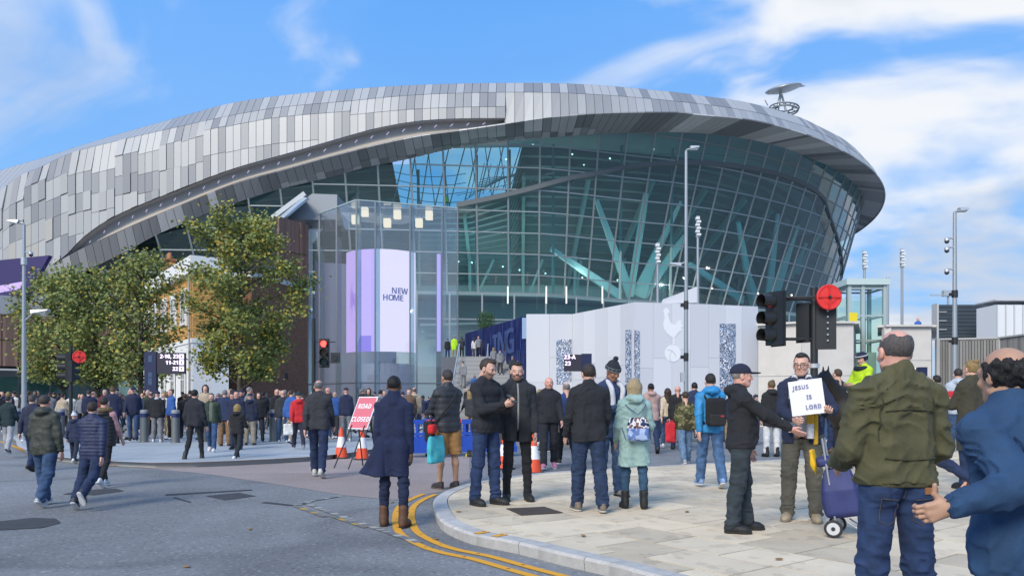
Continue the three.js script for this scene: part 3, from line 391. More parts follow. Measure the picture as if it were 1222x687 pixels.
const uvBox = (w, h, d, x, y, z) => { const g = box(w, h, d, x, y, z), p = g.attributes.position, n = g.attributes.normal, u = g.attributes.uv; for (let i = 0; i < p.count; i++) u.setXY(i, Math.abs(n.getX(i)) > 0.5 ? p.getZ(i) : p.getX(i), Math.abs(n.getY(i)) > 0.5 ? p.getZ(i) : p.getY(i)); return g; };
function sash(parent, x, y, w, h) { const f = part('window', box(w, h, 0.1, x, y, 0.03), mat(0.02, 0.025, 0.03, 0.15), parent); part('frame', [box(0.1, h + 0.16, 0.1, x - w / 2, y, 0.1), box(0.1, h + 0.16, 0.1, x + w / 2, y, 0.1), box(w, 0.1, 0.1, x, y + h / 2, 0.1), box(w, 0.12, 0.16, x, y - h / 2, 0.12), box(w, 0.06, 0.08, x, y, 0.1), box(0.05, h, 0.06, x, y, 0.1)], whitePaint, f); return f; }
{ // white and yellow-brick house behind the trees
  const [h, L] = frame('town_house', 'old town house of yellow brick with white ground floor, parapet and sash windows', 'house', [168, 66], [229, 52]);
  const W = L, D = 2.4; part('ground_floor', uvBox(W, 5.6, D, W / 2, 2.8, -D / 2), whitePaint, h); part('brick_wall', uvBox(W - 0.1, 4.6, D - 0.1, W / 2, 7.9, -D / 2), yellowBrick, h); part('parapet', [box(W + 0.3, 1.15, D + 0.3, W / 2, 10.75, -D / 2), box(W + 0.7, 0.25, D + 0.7, W / 2, 10.2, -D / 2)], whitePaint, h); part('string_course', box(W + 0.15, 0.3, D + 0.15, W / 2, 5.6, -D / 2), whitePaint, h);
  for (let k = 0; k < 5; k++) { const x = W - 2.2 - k * 3.1; if (x < 1) break; sash(h, x, 7.9, 1.05, 2.1); sash(h, x, 3.0, 1.1, 2.3); part('window_surround', [box(0.22, 2.5, 0.1, x - 0.72, 7.95, 0.02), box(0.22, 2.5, 0.1, x + 0.72, 7.95, 0.02), box(1.9, 0.26, 0.14, x, 9.15, 0.03)], whitePaint, h); }
  part('drainpipe', cyl(0.07, 0.07, 10, W - 0.3, 0, 0.12, 8), mat(0.3, 0.3, 0.3, 0.6), h);
  const chim = part('chimney', uvBox(1.1, 2.2, 0.8, 3.4, 12.2, -1.5), redBrick, h); for (let k = 0; k < 3; k++) part('chimney_pot', cyl(0.14, 0.12, 0.5, 3.05 + k * 0.36, 13.3, -1.5, 10), mat(0.42, 0.19, 0.1, 0.9), chim); part('chimney_cap', box(1.25, 0.15, 0.95, 3.4, 13.2, -1.5), redBrick, chim);
}
{ const [h, L] = frame('brick_house', 'brown brick house with tall chimney behind the spreading tree', 'house', [226, 63], [268, 62]); part('wall', uvBox(L + 3, 11.4, 8, L / 2 + 1, 5.7, -4), brickTex(0.5, 0.3, 0.2, 17), h); part('roof', box(L + 3.2, 0.4, 8.2, L / 2 + 1, 11.6, -4), mat(0.5, 0.5, 0.48, 0.8), h); const c = part('chimney', uvBox(1.25, 3.6, 0.9, 2.05, 13.3, -2), redBrick, h); part('chimney_cap', box(1.4, 0.16, 1.05, 2.05, 14.9, -2), redBrick, c); for (let k = 0; k < 3; k++) part('chimney_pot', cyl(0.15, 0.13, 0.55, 1.65 + k * 0.4, 15.0, -2, 10), mat(0.42, 0.19, 0.1, 0.9), c); sash(h, 1.6, 8, 1.1, 2); sash(h, 1.6, 4, 1.1, 2.2); }
const plankMap = tex(512, 512, (i, j) => { const k = Math.floor(i / 32), n = perm[(k * 37) & 255] / 255, c = 0.42 + 0.1 * (n - 0.5) + 0.13 * (fbm(i / 5, j / 90, k, 4) - 0.5) - (i % 32 < 2 ? 0.12 : 0); return [c * 1.1, c * 0.86, c * 0.76]; }); plankMap.repeat.set(0.25, 0.25); const plankMat = [0, 1, 2].map(k => new THREE.MeshStandardMaterial({ map: plankMap, roughness: 0.75, color: new THREE.Color().setScalar([1, 0.9, 1.08][k]) }));
const shopGlass = clearGlass(0.30, 0.52, 0.50), frameDark = mat(0.035, 0.04, 0.045, 0.5, 0.3);
function shopfront(parent, x0, x1, y0, y1, z, n) { for (let k = 0; k < n; k++) { const a = lerp(x0, x1, k / n), b = lerp(x0, x1, (k + 1) / n); part('pane', new THREE.PlaneGeometry(b - a - 0.1, y1 - y0).translate((a + b) / 2, (y0 + y1) / 2, z), shopGlass, parent); part('mullion', box(0.12, y1 - y0, 0.2, a, (y0 + y1) / 2, z), frameDark, parent); } part('header', box(x1 - x0, 0.5, 0.3, (x0 + x1) / 2, y1 + 0.25, z), frameDark, parent); }
function shop(name, label, a, b, top, extra) { const [s, L] = frame(name, label, 'building', a, b); shopfront(s, 0, L, 0, 3.4, 0, Math.max(4, Math.round(L / 2.2))); part('floor', box(L, 0.1, 7.6, L / 2, 0.06, -4), mat(0.3, 0.3, 0.3, 0.6), s); part('back_wall', box(L, 3.8, 0.2, L / 2, 1.9, -7.9), mat(0.35, 0.45, 0.43, 0.8), s); part('ceiling', box(L, 0.2, 8, L / 2, 3.95, -4), mat(0.5, 0.5, 0.5, 0.8), s); const rr = mulberry(L * 100 | 0); for (let k = 0; k < L / 3; k++) part('display_stand', box(1 + rr(), 1 + rr() * 1.4, 0.5, rr() * L, 0.9, -2 - rr() * 4), mat(...[[0.02, 0.35, 0.3], [0.5, 0.5, 0.5], [0.05, 0.06, 0.1], [0.3, 0.5, 0.45]][Math.floor(rr() * 4)], 0.6), s); extra && extra(s, L); return s; }
shop('club_shop', 'long low building with dark glass shopfront and brown boarded upper floor behind the trees', [-60, 58], [164, 66], 9, (s, L) => { const n = 12; for (let k = 0; k < n; k++) for (let r = 0; r < 2; r++) part('board_panel', uvBox(L / n - 0.06, 2.0, 0.3, (k + 0.5) * L / n, 5.25 + r * 2.06, -0.1), plankMat[(k * 7 + r) % 3], s); part('roof_band', box(L, 1.5, 8, L / 2, 9.0, -4), mat(0.3, 0.31, 0.33, 0.6), s); part('body', box(L, 4.2, 7, L / 2, 6.2, -4), frameDark, s); });
shop('glazed_lobby', 'dark glazed lobby under boards between the houses and the glass atrium', [236, 60], [342, 66], 6, (s, L) => { for (let k = 0; k < 6; k++) for (let r = 0; r < 3; r++) part('board_panel', uvBox(L / 6 - 0.06, 2.3, 0.3, (k + 0.5) * L / 6, 5.2 + r * 2.36, -0.1), plankMat[(k * 5 + r) % 3], s); part('body', box(L, 7.2, 7, L / 2, 7.5, -4), frameDark, s); });
{ // purple banner screen above the shop
  const b = thing('purple_banner', 'dark purple banner with lilac stripe and slanted end hung on the stadium', 'banner', [0, 0, 0]); const d = 64, c = [at(-70, 372, d), at(24, 366, d), at(58, 304.5, d), at(-70, 317, d)]; part('panel', slabOf(c, 0.5), mat(0.016, 0.009, 0.105, 0.5), b); const n = V(0, 0, 0.02); part('stripe', slabOf([at(-70, 362, d - 0.02), at(22, 345, d - 0.02), at(31, 335, d - 0.02), at(-70, 353, d - 0.02)], 0.03), mat(0.62, 0.45, 0.85, 0.5), b);
}
{ // boarded tower and slanted grey roof beside the atrium
  const [t, L] = frame('boarded_tower', 'tall tower clad in brown boards beside the glass atrium', 'building', [331, 82], [366, 86]);
  const H = 21.2, n = 6, cw = [L * 0.3, L * 0.7]; part('core', box(L - 0.2, H - 0.2, 9, L / 2, H / 2, -4.7), frameDark, t);
  for (let r = 0; r < n; r++) { part('board_panel', uvBox(cw[1] - 0.08, H / n - 0.07, 0.3, cw[1] / 2, (r + 0.5) * H / n, 0), plankMat[r % 3], t); part('board_panel', uvBox(cw[0] - 0.08, H / n - 0.07, 0.3, cw[1] + cw[0] / 2, (r + 0.5) * H / n, 0.12), plankMat[(r + 1) % 3], t); }
  const g = thing('slanted_roof', 'grey metal roof prism with a sloping skylight above the boarded tower', 'roof', [0, 0, 0]); const d0 = 86, P = [[332, 262], [372, 231], [402, 232], [402, 262]].map(p => at(...p, d0)); const s = new THREE.Shape(P.map(p => new THREE.Vector2(p.x, p.y))), e = new THREE.ExtrudeGeometry(s, { depth: 6, bevelEnabled: false }); e.translate(0, 0, -d0 - 6); part('cladding', e, mat(0.25, 0.27, 0.30, 0.5, 0.2), g);
  part('skylight', slabOf([at(329, 261, 85.6), at(336, 262, 84), at(367, 236, 84), at(361, 235, 85.6)], 0.2), mat(0.35, 0.45, 0.55, 0.06, 0.6), g); part('edge_trim', beam(at(325, 260, 85.8), at(364, 231, 85.8), 0.5, 0.5), mat(0.5, 0.52, 0.54, 0.5), g);
}
{ // tall glass atrium with the curved screen inside
  const atr = thing('glass_atrium', 'tall box of frameless glass panes with glass fins around a curved screen', 'glass building', [0, 0, 0]);
  const H = 22.4, C0 = V(xAt(425, 80), 0, -80), Lf = V(xAt(366, 88), 0, -88), Rt = V(xAt(546, 83.4), 0, -83.4), g = Object.assign(clearGlass(0.84, 0.91, 0.97, 0.015), { ior: 1.9, transmission: 0.91 }), fin = clearGlass(0.55, 0.70, 0.75, 0.05), st = mat(0.16, 0.18, 0.2, 0.4, 0.5);
  const run = (A, B, ts) => { for (let k = 0; k + 1 < ts.length; k++) { const a = A.clone().lerp(B, ts[k]), b = A.clone().lerp(B, ts[k + 1]); for (const [y0, y1] of [[0.1, 3.4], [3.45, H]]) { const c = [a.clone().setY(y0), b.clone().setY(y0), b.clone().setY(y1), a.clone().setY(y1)], q = new THREE.BufferGeometry(); q.setAttribute('position', new THREE.Float32BufferAttribute([0, 1, 2, 0, 2, 3].flatMap(i => c[i].toArray()), 3)); q.computeVertexNormals(); part('pane', q, g, atr); } const inw = V(0, 0, -1); part('glass_fin', slabOf([a.clone().setY(0.1), a.clone().add(V(0.35, 0, -0.9)).setY(0.1), a.clone().add(V(0.35, 0, -0.9)).setY(H - 0.1), a.clone().setY(H - 0.1)], 0.04), fin, atr); part('joint', beam(a.clone().setY(0), a.clone().setY(H), 0.14, 0.14, V(0, 0, 1)), st, atr); part('rail', beam(a.clone().setY(3.42), b.clone().setY(3.42), 0.14, 0.12), st, atr); part('top_rail', beam(a.clone().setY(H), b.clone().setY(H), 0.16, 0.12), mat(0.35, 0.45, 0.46, 0.3), atr); } };
  run(Lf, C0, [0, 0.27, 0.62, 1]); run(C0, Rt, [0, 0.18, 0.52, 0.84, 1]); part('joint', beam(Rt.clone(), Rt.clone().setY(H), 0.16, 0.16, V(0, 0, 1)), st, atr);
  const Bk = Lf.clone().add(Rt).sub(C0); part('roof_glass', (() => { const q = new THREE.BufferGeometry(), c = [Lf, C0, Rt, Bk].map(v => v.clone().setY(H)); q.setAttribute('position', new THREE.Float32BufferAttribute([0, 1, 2, 0, 2, 3].flatMap(i => c[i].toArray()), 3)); q.computeVertexNormals(); return q; })(), g, atr);
  part('back_wall', slabOf([Lf.clone().add(V(0.8, 0, -0.6)), Bk.clone().add(V(-0.6, 0, -0.2)), Bk.clone().add(V(-0.6, 0, -0.2)).setY(17.5), Lf.clone().add(V(0.8, 0, -0.6)).setY(17.5)], 0.4), mat(0.40, 0.39, 0.46, 0.6), atr);
  part('floor', flat([Lf, C0, Rt, Bk].map(v => [v.x, v.z]), 0.09), mat(0.4, 0.4, 0.42, 0.4), atr);
  const core = new THREE.CylinderGeometry(3.5, 3.5, 5.6, 40, 1, true); core.translate(xAt(458, 88.5), 2.9, -88.5); part('drum', core, mat(0.30, 0.30, 0.36, 0.4), atr);
  for (const [px, py] of [[435, 253], [462, 266], [474, 256], [424, 262], [500, 266], [512, 257]]) part('lantern', box(0.75, 0.9, 0.75, ...at(px, py, 85).toArray()), glow(1.0, 0.86, 0.62, 0.7), atr);
  const r = 4.4, scr = thing('curved_screen', 'bright curved screen in lilac and white with NEW HOME lettering, inside glass atrium', 'screen', [xAt(458, 88.4), 0, -88.4]);
  const yA = hAt(420, 85), yB = hAt(299, 85), sect = (t0, t1, m, name, rr = r, a = yA, b = yB) => { const q = new THREE.CylinderGeometry(rr, rr, b - a, 24, 1, true, t0, t1 - t0); q.translate(0, (a + b) / 2, 0); return part(name, q, m, scr); };
  const T0 = -1.08, lil = tex(256, 256, (i, j) => { const bl = Math.exp(-(((i - 100) / 40) ** 2) - (((j - 130) / 34) ** 2)), k = fbm(i / 18, j / 18, 3, 4) > 0.5 ? bl * 0.8 : 0, t = j < 40 && i > 128 + j ? 0.25 : 0; return [0.80 - 0.2 * k - t, 0.69 - 0.24 * k - t, 0.96 - 0.1 * k - t * 0.3]; });
  const lilac = new THREE.MeshStandardMaterial({ color: 0x000000, emissive: 0xffffff, emissiveMap: lil, emissiveIntensity: 0.72 });
  sect(T0, T0 + 0.93, lilac, 'lilac_panel'); sect(T0 + 0.93, T0 + 1.05, glow(0.36, 0.28, 0.66, 1), 'violet_panel'); sect(T0 + 1.05, 1.08, glow(0.60, 0.53, 0.68, 1.0), 'white_panel'); sect(T0, 1.08, frameDark, 'screen_back', r - 0.25);
  const put = (s, size, th, y) => { let a = th; for (const ch of s) { const q = text(ch, size, 0.04); q.translate(0, 0, r + 0.02); q.rotateY(a); q.translate(0, y, 0); part('letter', q, mat(0.10, 0.10, 0.36, 0.6), scr); a += size * 0.92 / r; } };
  put('NEW', 0.66, 0.42, hAt(346, 84)); put('HOME', 0.66, 0.2, hAt(354.5, 84)); 
  const bl = thing('light_blade', 'tall thin lilac light strip standing behind the glass atrium edge', 'screen', [xAt(523.5, 86), 0, -86]); part('strip', box(0.42, hAt(303, 86) - hAt(419, 86), 0.2, 0, (hAt(303, 86) + hAt(419, 86)) / 2, 0), glow(0.40, 0.33, 0.80, 0.8), bl); part('frame', box(0.6, hAt(303, 86), 0.3, 0, hAt(303, 86) / 2, -0.3), frameDark, bl);
}
{ // stairs up to the podium, with rails, and the printed blue wall beside
  const st = thing('staircase', 'wide grey stone staircase with steel handrails climbing to the stadium podium', 'stairs', [xAt(560, 50), 0, -50]), n = 29, w = 6.2, sm = [mat(0.28, 0.285, 0.285, 0.85), mat(0.33, 0.335, 0.335, 0.85)], rise = 0.172, run = 0.36;
  for (let k = 0; k < n; k++) part('step', box(w, rise * (k + 1), run, w / 2 - 1.4, rise * (k + 1) / 2, -k * run), sm[k % 2], st);
  const tz = -n * run, ty = n * rise; part('landing', box(8, ty, 9, w / 2 - 1.8, ty / 2 - 0.01, tz - 4.7), mat(0.12, 0.13, 0.15, 0.8), st);
  const rl = mat(0.62, 0.63, 0.64, 0.3, 0.6); for (const x of [-1.35, 0.9, 3.2, 4.75]) { part('handrail', bar(V(x, 1.05, 0.2), V(x, ty + 1.0, tz), 0.05, 8), rl, st); part('handrail', bar(V(x, ty + 1, tz), V(x, ty + 1, tz - 1.6), 0.05, 8), rl, st); for (let k = 0; k <= 6; k++) part('rail_post', bar(V(x, k / 6 * ty * 0.985, -k / 6 * n * run), V(x, k / 6 * ty + 1.0, -k / 6 * n * run + 0.03), 0.035, 6), rl, st); }
  const gl = clearGlass(0.85, 0.9, 0.92, 0.04); for (let k = 0; k < 5; k++) { const a = k / 5, b = (k + 1) / 5, c = [V(4.8, a * ty + 0.1, -a * n * run), V(4.8, b * ty + 0.1, -b * n * run), V(4.8, b * ty + 1, -b * n * run), V(4.8, a * ty + 1, -a * n * run)], q = new THREE.BufferGeometry(); q.setAttribute('position', new THREE.Float32BufferAttribute([0, 1, 2, 0, 2, 3].flatMap(i => c[i].toArray()), 3)); q.computeVertexNormals(); part('balustrade_pane', q, gl, st); }
  const blue = tex(1024, 256, (i, j) => { const a = fbm(i / 34, j / 120, 4, 4), streak = sstep(0.55, 0.7, fbm(i / 9, j / 200, 8, 4)), k = 0.5 * streak; const nv = [0.06, 0.10, 0.30], lt = [0.30, 0.46, 0.72]; return nv.map((v, q) => lerp(v, lt[q], k) + 0.12 * (a - 0.5)); }); blue.repeat.set(0.09, 0.2);
  const wall = thing('printed_wall', 'dark blue wall with streaked print and large pale letters beside the staircase', 'wall', [0, 0, 0]); const A = [555, 66], B = [627, 56]; const pA = V(xAt(...A), 0, -A[1]), pB = V(xAt(...B), 0, -B[1]); const q = slabOf([pA.clone(), pB.clone(), pB.clone().setY(hAt(377, 56)), pA.clone().setY(hAt(398, 66))], 0.3); part('panel', q, new THREE.MeshStandardMaterial({ map: blue, roughness: 0.4 }), wall);
  const nrmW = pB.clone().sub(pA).normalize(), ang = Math.atan2(-nrmW.z, nrmW.x); [...'LIVING'].forEach((ch, k) => { if (k < 3) return; const t = text(ch, 1.9, 0.03); t.rotateY(ang); const p = pA.clone().lerp(pB, 0.2 + k * 0.115); p.y = lerp(5.4, 6.2, k / 6); const off = V(-nrmW.z, 0, nrmW.x).multiplyScalar(nrmW.x > 0 ? 0.02 : -0.02); t.translate(p.x + off.x, p.y, p.z + Math.abs(off.z)); part('letter', t, mat(0.045, 0.075, 0.20, 0.5), wall); });
  const pale = slabOf([at(623, 404, 55.9), at(628, 404, 55.9), at(628, 379, 55.9), at(623, 379, 55.9)], 0.02); part('pale_strip', pale, mat(0.3, 0.42, 0.6, 0.5), wall);
}
{ // white hoarding, folded in bays, with printed panels and the cockerel emblem
  const bays = [[628, 50], [683, 50], [757, 44], [846, 45], [905, 46]], top = 7.15, hb = thing('hoarding', 'tall white folded hoarding with pale cockerel emblem and printed strips', 'hoarding', [0, 0, 0]);
  const sheen = [mat(0.62, 0.63, 0.66, 0.5), mat(0.67, 0.68, 0.71, 0.5), mat(0.58, 0.59, 0.63, 0.5)], rh = mulberry(9);
  const dirs = []; for (let k = 0; k + 1 < bays.length; k++) { const a = V(xAt(...bays[k]), 0, -bays[k][1]), b = V(xAt(...bays[k + 1]), 0, -bays[k + 1][1]), n = Math.max(2, Math.round(a.distanceTo(b) / 1.25)); dirs.push([a, b]); for (let q = 0; q < n; q++) { const p = a.clone().lerp(b, q / n), r = a.clone().lerp(b, (q + 1) / n), sp = 2.2 + 2.6 * rh(); const e = r.clone().sub(p).normalize().multiplyScalar(0.006); p.add(e); r.sub(e); const t = top + (k === 2 && q > n - 3 ? 0 : 0); part('panel', slabOf([p.clone(), r.clone(), r.clone().setY(sp), p.clone().setY(sp)], 0.12), sheen[Math.floor(rh() * 3)], hb); part('panel', slabOf([p.clone().setY(sp + 0.012), r.clone().setY(sp + 0.012), r.clone().setY(t), p.clone().setY(t)], 0.12), sheen[Math.floor(rh() * 3)], hb); } }
  const peak = slabOf([at(790, 362, 44.6), at(832, 361, 44.9), at(832, 342, 44.9), at(792, 357, 44.6)], 0.12); part('raised_panel', peak, sheen[1], hb);
  const word = (seed, light) => { const cv = document.createElement('canvas'); cv.width = 128; cv.height = 640; const c = cv.getContext('2d'); c.fillStyle = light ? '#b9cfe6' : '#c8d0dc'; c.fillRect(0, 0, 128, 640); const r = mulberry(seed); for (let y = 0; y < 640;) { const h = 5 + r() * 16; let x = 0; while (x < 128) { const w = 4 + r() * 17; c.fillStyle = ['#141b38', '#1f2b55', '#f2f4f8', '#55688f', '#0d1226', '#8fa6c8'][Math.floor(r() * 6)]; c.fillRect(x, y, w - 2, h - 2); for (let q = 0; q < 4; q++) { c.fillStyle = r() < 0.5 ? '#eef2f8' : '#1a2342'; c.fillRect(x + r() * w * 0.8, y + r() * h, 2 + r() * w * 0.4, 2 + r() * 4); } x += w; } y += h; } const t = new THREE.CanvasTexture(cv); t.colorSpace = THREE.SRGBColorSpace; t.magFilter = THREE.LinearFilter; return new THREE.MeshStandardMaterial({ map: t, roughness: 0.5 }); };
  const onBay = (k, px) => { const [a, b] = dirs[k]; let lo = 0, hi = 1; for (let q = 0; q < 40; q++) { const m = (lo + hi) / 2, p = a.clone().lerp(b, m); if (CX + FL * p.x / -p.z < px) lo = m; else hi = m; } return a.clone().lerp(b, lo); };
  const strip2 = (k, x0, x1, y0, y1, m, seg = 1) => { const [a, b] = dirs[k], n0 = b.clone().sub(a).normalize(), off = V(-n0.z, 0, n0.x); if (off.z < 0) off.negate(); off.multiplyScalar(0.03); const p = onBay(k, x0).add(off), q = onBay(k, x1).add(off), d = -p.z; const g = slabOf([p.clone().setY(hAt(y1, d)), q.clone().setY(hAt(y1, d)), q.clone().setY(hAt(y0, d)), p.clone().setY(hAt(y0, d))], 0.028), u = g.attributes.uv, w = p.distanceTo(q), h = hAt(y0, d) - hAt(y1, d); for (let i = 0; i < u.count; i++) u.setXY(i, u.getX(i) / w, u.getY(i) / h); part('printed_strip', g, m, hb); };
  strip2(0, 664, 673, 405, 458, word(3, true)); strip2(0, 673, 682, 405, 455, word(4)); strip2(1, 747, 754, 394, 468, word(5, true)); strip2(2, 757, 763.5, 394, 470, word(8)); strip2(3, 859, 870, 386, 466, word(6)); strip2(3, 870, 878, 386, 466, word(7, true));
  // the pale emblem: a cockerel standing on a ball
  { const [a, b] = dirs[2], n0 = b.clone().sub(a).normalize(), ang = Math.atan2(-n0.z, n0.x), c = onBay(2, 800), d = -c.z, u = d / FL; const ck = [[-9, 66], [-6.5, 69.5], [-3, 69], [-1.2, 66], [-1, 62], [-3.2, 63], [-2, 57], [0, 52.5], [3, 50], [7, 50], [10, 54], [15.5, 56], [14, 51], [17.5, 48], [13.5, 46], [15, 43], [10.5, 41], [8, 37], [5.5, 34.5], [5.8, 26], [3.6, 26], [3.6, 34], [0.5, 35.5], [-4.5, 39.5], [-8, 45], [-9, 51], [-7, 58], [-8, 64]]; const em = mat(0.80, 0.81, 0.82, 0.35); const sh = new THREE.Shape(ck.map(p => new THREE.Vector2(p[0] * u, p[1] * u))), g = new THREE.ExtrudeGeometry(sh, { depth: 0.012, bevelEnabled: false }), ball = new THREE.CylinderGeometry(10.2 * u, 10.2 * u, 0.012, 40); ball.rotateX(Math.PI / 2); ball.translate(3.2 * u, 15.5 * u, 0.006); const seam = [0, 1].map(k => { const t = new THREE.TorusGeometry(10 * u, 0.02, 4, 24, 1.5); t.rotateZ(k ? 2.3 : 0.2); t.translate(3.2 * u + (k ? 6 : -6) * u, (15.5 + (k ? -4 : -6)) * u, 0.014); return t; }); for (const [q, m, nm] of [[g, em, 'emblem_cockerel'], [ball, em, 'emblem_ball'], [seam[0], sheen[2], 'emblem_seam'], [seam[1], sheen[2], 'emblem_seam']]) { q.rotateY(ang); const off = V(-n0.z, 0, n0.x); if (off.z < 0) off.negate(); q.translate(c.x + off.x * 0.01, hAt(437, d), c.z + off.z * 0.01); part(nm, q, m, hb); } }
}
const walls = (pts, y0, y1, name, label, m, joint = 2.4, rows = 2) => { const t = thing(name, label, 'wall', [0, 0, 0]); for (let k = 0; k + 1 < pts.length; k++) { const a = V(xAt(...pts[k]), 0, -pts[k][1]), b = V(xAt(...pts[k + 1]), 0, -pts[k + 1][1]), n = Math.max(1, Math.round(a.distanceTo(b) / joint)); for (let q = 0; q < n; q++) for (let r = 0; r < rows; r++) { const p = a.clone().lerp(b, q / n), s = a.clone().lerp(b, (q + 1) / n), e = s.clone().sub(p).normalize().multiplyScalar(0.012); p.add(e); s.sub(e); const h0 = lerp(y0, y1, r / rows) + 0.012, h1 = lerp(y0, y1, (r + 1) / rows) - 0.012; part('stone_panel', slabOf([p.clone().setY(h0), s.clone().setY(h0), s.clone().setY(h1), p.clone().setY(h1)], 0.35), m, t); } part('coping', beam(a.clone().add(V(0, y1 + 0.06, -0.1)), b.clone().add(V(0, y1 + 0.06, -0.1)), 0.62, 0.12), m, t); } return t; };
walls([[905, 45], [957, 43.5], [1019, 43.5], [1022, 50]], 0, hAt(386, 43.5), 'podium_wall', 'pale stone panelled wall behind the traffic signal with red disc', stoneMat);
walls([[1055, 50], [1056, 44], [1112, 44], [1113, 52]], 0, hAt(390, 44), 'stone_block', 'pale stone panelled block below the glass lift with a person on top', stoneMat, 2.4, 3);
{ // glass lift housing
  const l = thing('glass_lift', 'pale green steel and glass lift tower standing on the podium wall', 'lift tower', [xAt(1026, 48), 0, -48]), g = clearGlass(0.78, 0.92, 0.88, 0.02), st = mat(0.42, 0.50, 0.49, 0.4, 0.2), W = 2.15, D = 2.0, y0 = 0, y1 = hAt(343, 48);
  for (const [x, z] of [[-W / 2, D / 2], [W / 2, D / 2], [-W / 2, -D / 2], [W / 2, -D / 2], [-W * 0.12, D / 2], [-W * 0.12, -D / 2]]) part('post', box(0.2, y1 - y0, 0.2, x, (y0 + y1) / 2, z), st, l);
  for (const y of [5.2, 6.7, y1 - 0.2]) { for (const z of [D / 2, -D / 2]) part('rail', box(W, 0.1, 0.12, 0, y, z), st, l); for (const x of [W / 2, -W / 2]) part('rail', box(0.12, 0.1, D, x, y, 0), st, l); }
  part('roof', box(W + 0.5, 0.36, D + 0.5, 0, y1 + 0.18, 0), mat(0.5, 0.61, 0.59, 0.5), l); for (let k = 0; k < 3; k++) { for (const z of [D / 2, -D / 2]) part('pane', new THREE.PlaneGeometry(W, 2.6).translate(0, 1.4 + k * 2.6, z), g, l); for (const x of [W / 2, -W / 2]) part('pane', new THREE.PlaneGeometry(D, 2.6).rotateY(Math.PI / 2).translate(x, 1.4 + k * 2.6, 0), g, l); }
  part('lift_car', box(1.3, 2.2, 1.3, 0.1, 3.4, 0), mat(0.42, 0.5, 0.48, 0.4), l); part('yellow_sign', box(0.5, 0.7, 0.05, -W / 2 + 0.2, hAt(380, 47), D / 2 + 0.1), mat(0.75, 0.6, 0.02, 0.5), l);
}
{ const b = thing('back_screen', 'large dark slatted back of an event screen above the grey fence', 'screen', [xAt(1150, 62), 0, -62]); const W = 4.5, y0 = hAt(404, 62), y1 = hAt(364, 62); part('panel', box(W, y1 - y0, 0.6, 0, (y0 + y1) / 2, 0), mat(0.04, 0.055, 0.07, 0.6), b); for (let k = 0; k < 9; k++) part('slat', box(W, 0.05, 0.06, 0, y0 + (k + 0.5) * (y1 - y0) / 9, 0.32), mat(0.09, 0.11, 0.12, 0.5), b); part('frame', box(0.14, y1 - y0 + 0.2, 0.8, -W / 2, (y0 + y1) / 2, 0), mat(0.5, 0.5, 0.5, 0.5), b); part('leg', box(0.4, y0, 0.4, -W / 3, y0 / 2, 0), frameDark, b); part('leg', box(0.4, y0, 0.4, W / 3, y0 / 2, 0), frameDark, b); for (let k = 0; k < 3; k++) part('bracket', box(0.6, 0.06, 0.1, -W / 2 + 0.4, y0 + 0.7 + k * 0.7, 0.36), mat(0.5, 0.5, 0.5, 0.5), b); }
{ const c = thing('white_cabin', 'row of white ribbed cabins above the grey fence', 'cabin', [xAt(1206, 58), 0, -58]); const y0 = 0, y1 = hAt(366, 58); part('wall', box(3.2, y1, 2.4, -0.2, y1 / 2, 0), mat(0.74, 0.75, 0.76, 0.6), c); part('wall', box(3.2, y1 + 0.3, 2.4, 3.2, (y1 + 0.3) / 2, 0), mat(0.74, 0.75, 0.76, 0.6), c); for (let k = 0; k < 6; k++) part('rib', box(0.09, y1, 0.1, -1.75 + k * 0.63, y1 / 2, 1.22), mat(0.5, 0.52, 0.54, 0.5), c); part('roof', [box(7, 0.1, 2.6, 1.6, y1 + 0.35, 0)], mat(0.55, 0.56, 0.58, 0.5), c); }
{ // grey ribbed timber fence
  const f = thing('ribbed_fence', 'tall fence of narrow weathered grey boards beside the stone block', 'fence', [0, 0, 0]), A = V(xAt(1118, 46), 0, -46), B = V(xAt(1192, 45), 0, -45), C = V(xAt(1300, 38), 0, -38), top = hAt(404, 45), tones = [0.17, 0.2, 0.235, 0.27].map(v => mat(v * 1.02, v, v * 0.95, 0.9)), rf = mulberry(3);
  for (const [a, b] of [[A, B], [B, C]]) { const n = Math.round(a.distanceTo(b) / 0.155); for (let k = 0; k < n; k++) { const p = a.clone().lerp(b, (k + 0.5) / n), ang = Math.atan2(-(b.z - a.z), b.x - a.x), g = box(0.125, top + rf() * 0.02, 0.05, 0, (top) / 2, 0); g.rotateY(ang); g.translate(p.x, 0, p.z + rf() * 0.02); part('board', g, tones[Math.floor(rf() * 4)], f); } part('backing', slabOf([a.clone().add(V(0, 0, -0.1)), b.clone().add(V(0, 0, -0.1)), b.clone().add(V(0, top - 0.05, -0.1)), a.clone().add(V(0, top - 0.05, -0.1))], 0.06), mat(0.06, 0.06, 0.06, 0.9), f); part('cap_rail', beam(a.clone().setY(top + 0.04), b.clone().setY(top + 0.04), 0.2, 0.09), mat(0.45, 0.44, 0.42, 0.8), f); part('post', box(0.18, top + 0.05, 0.2, a.x, top / 2, a.z + 0.1), mat(0.5, 0.5, 0.48, 0.8), f); }
}
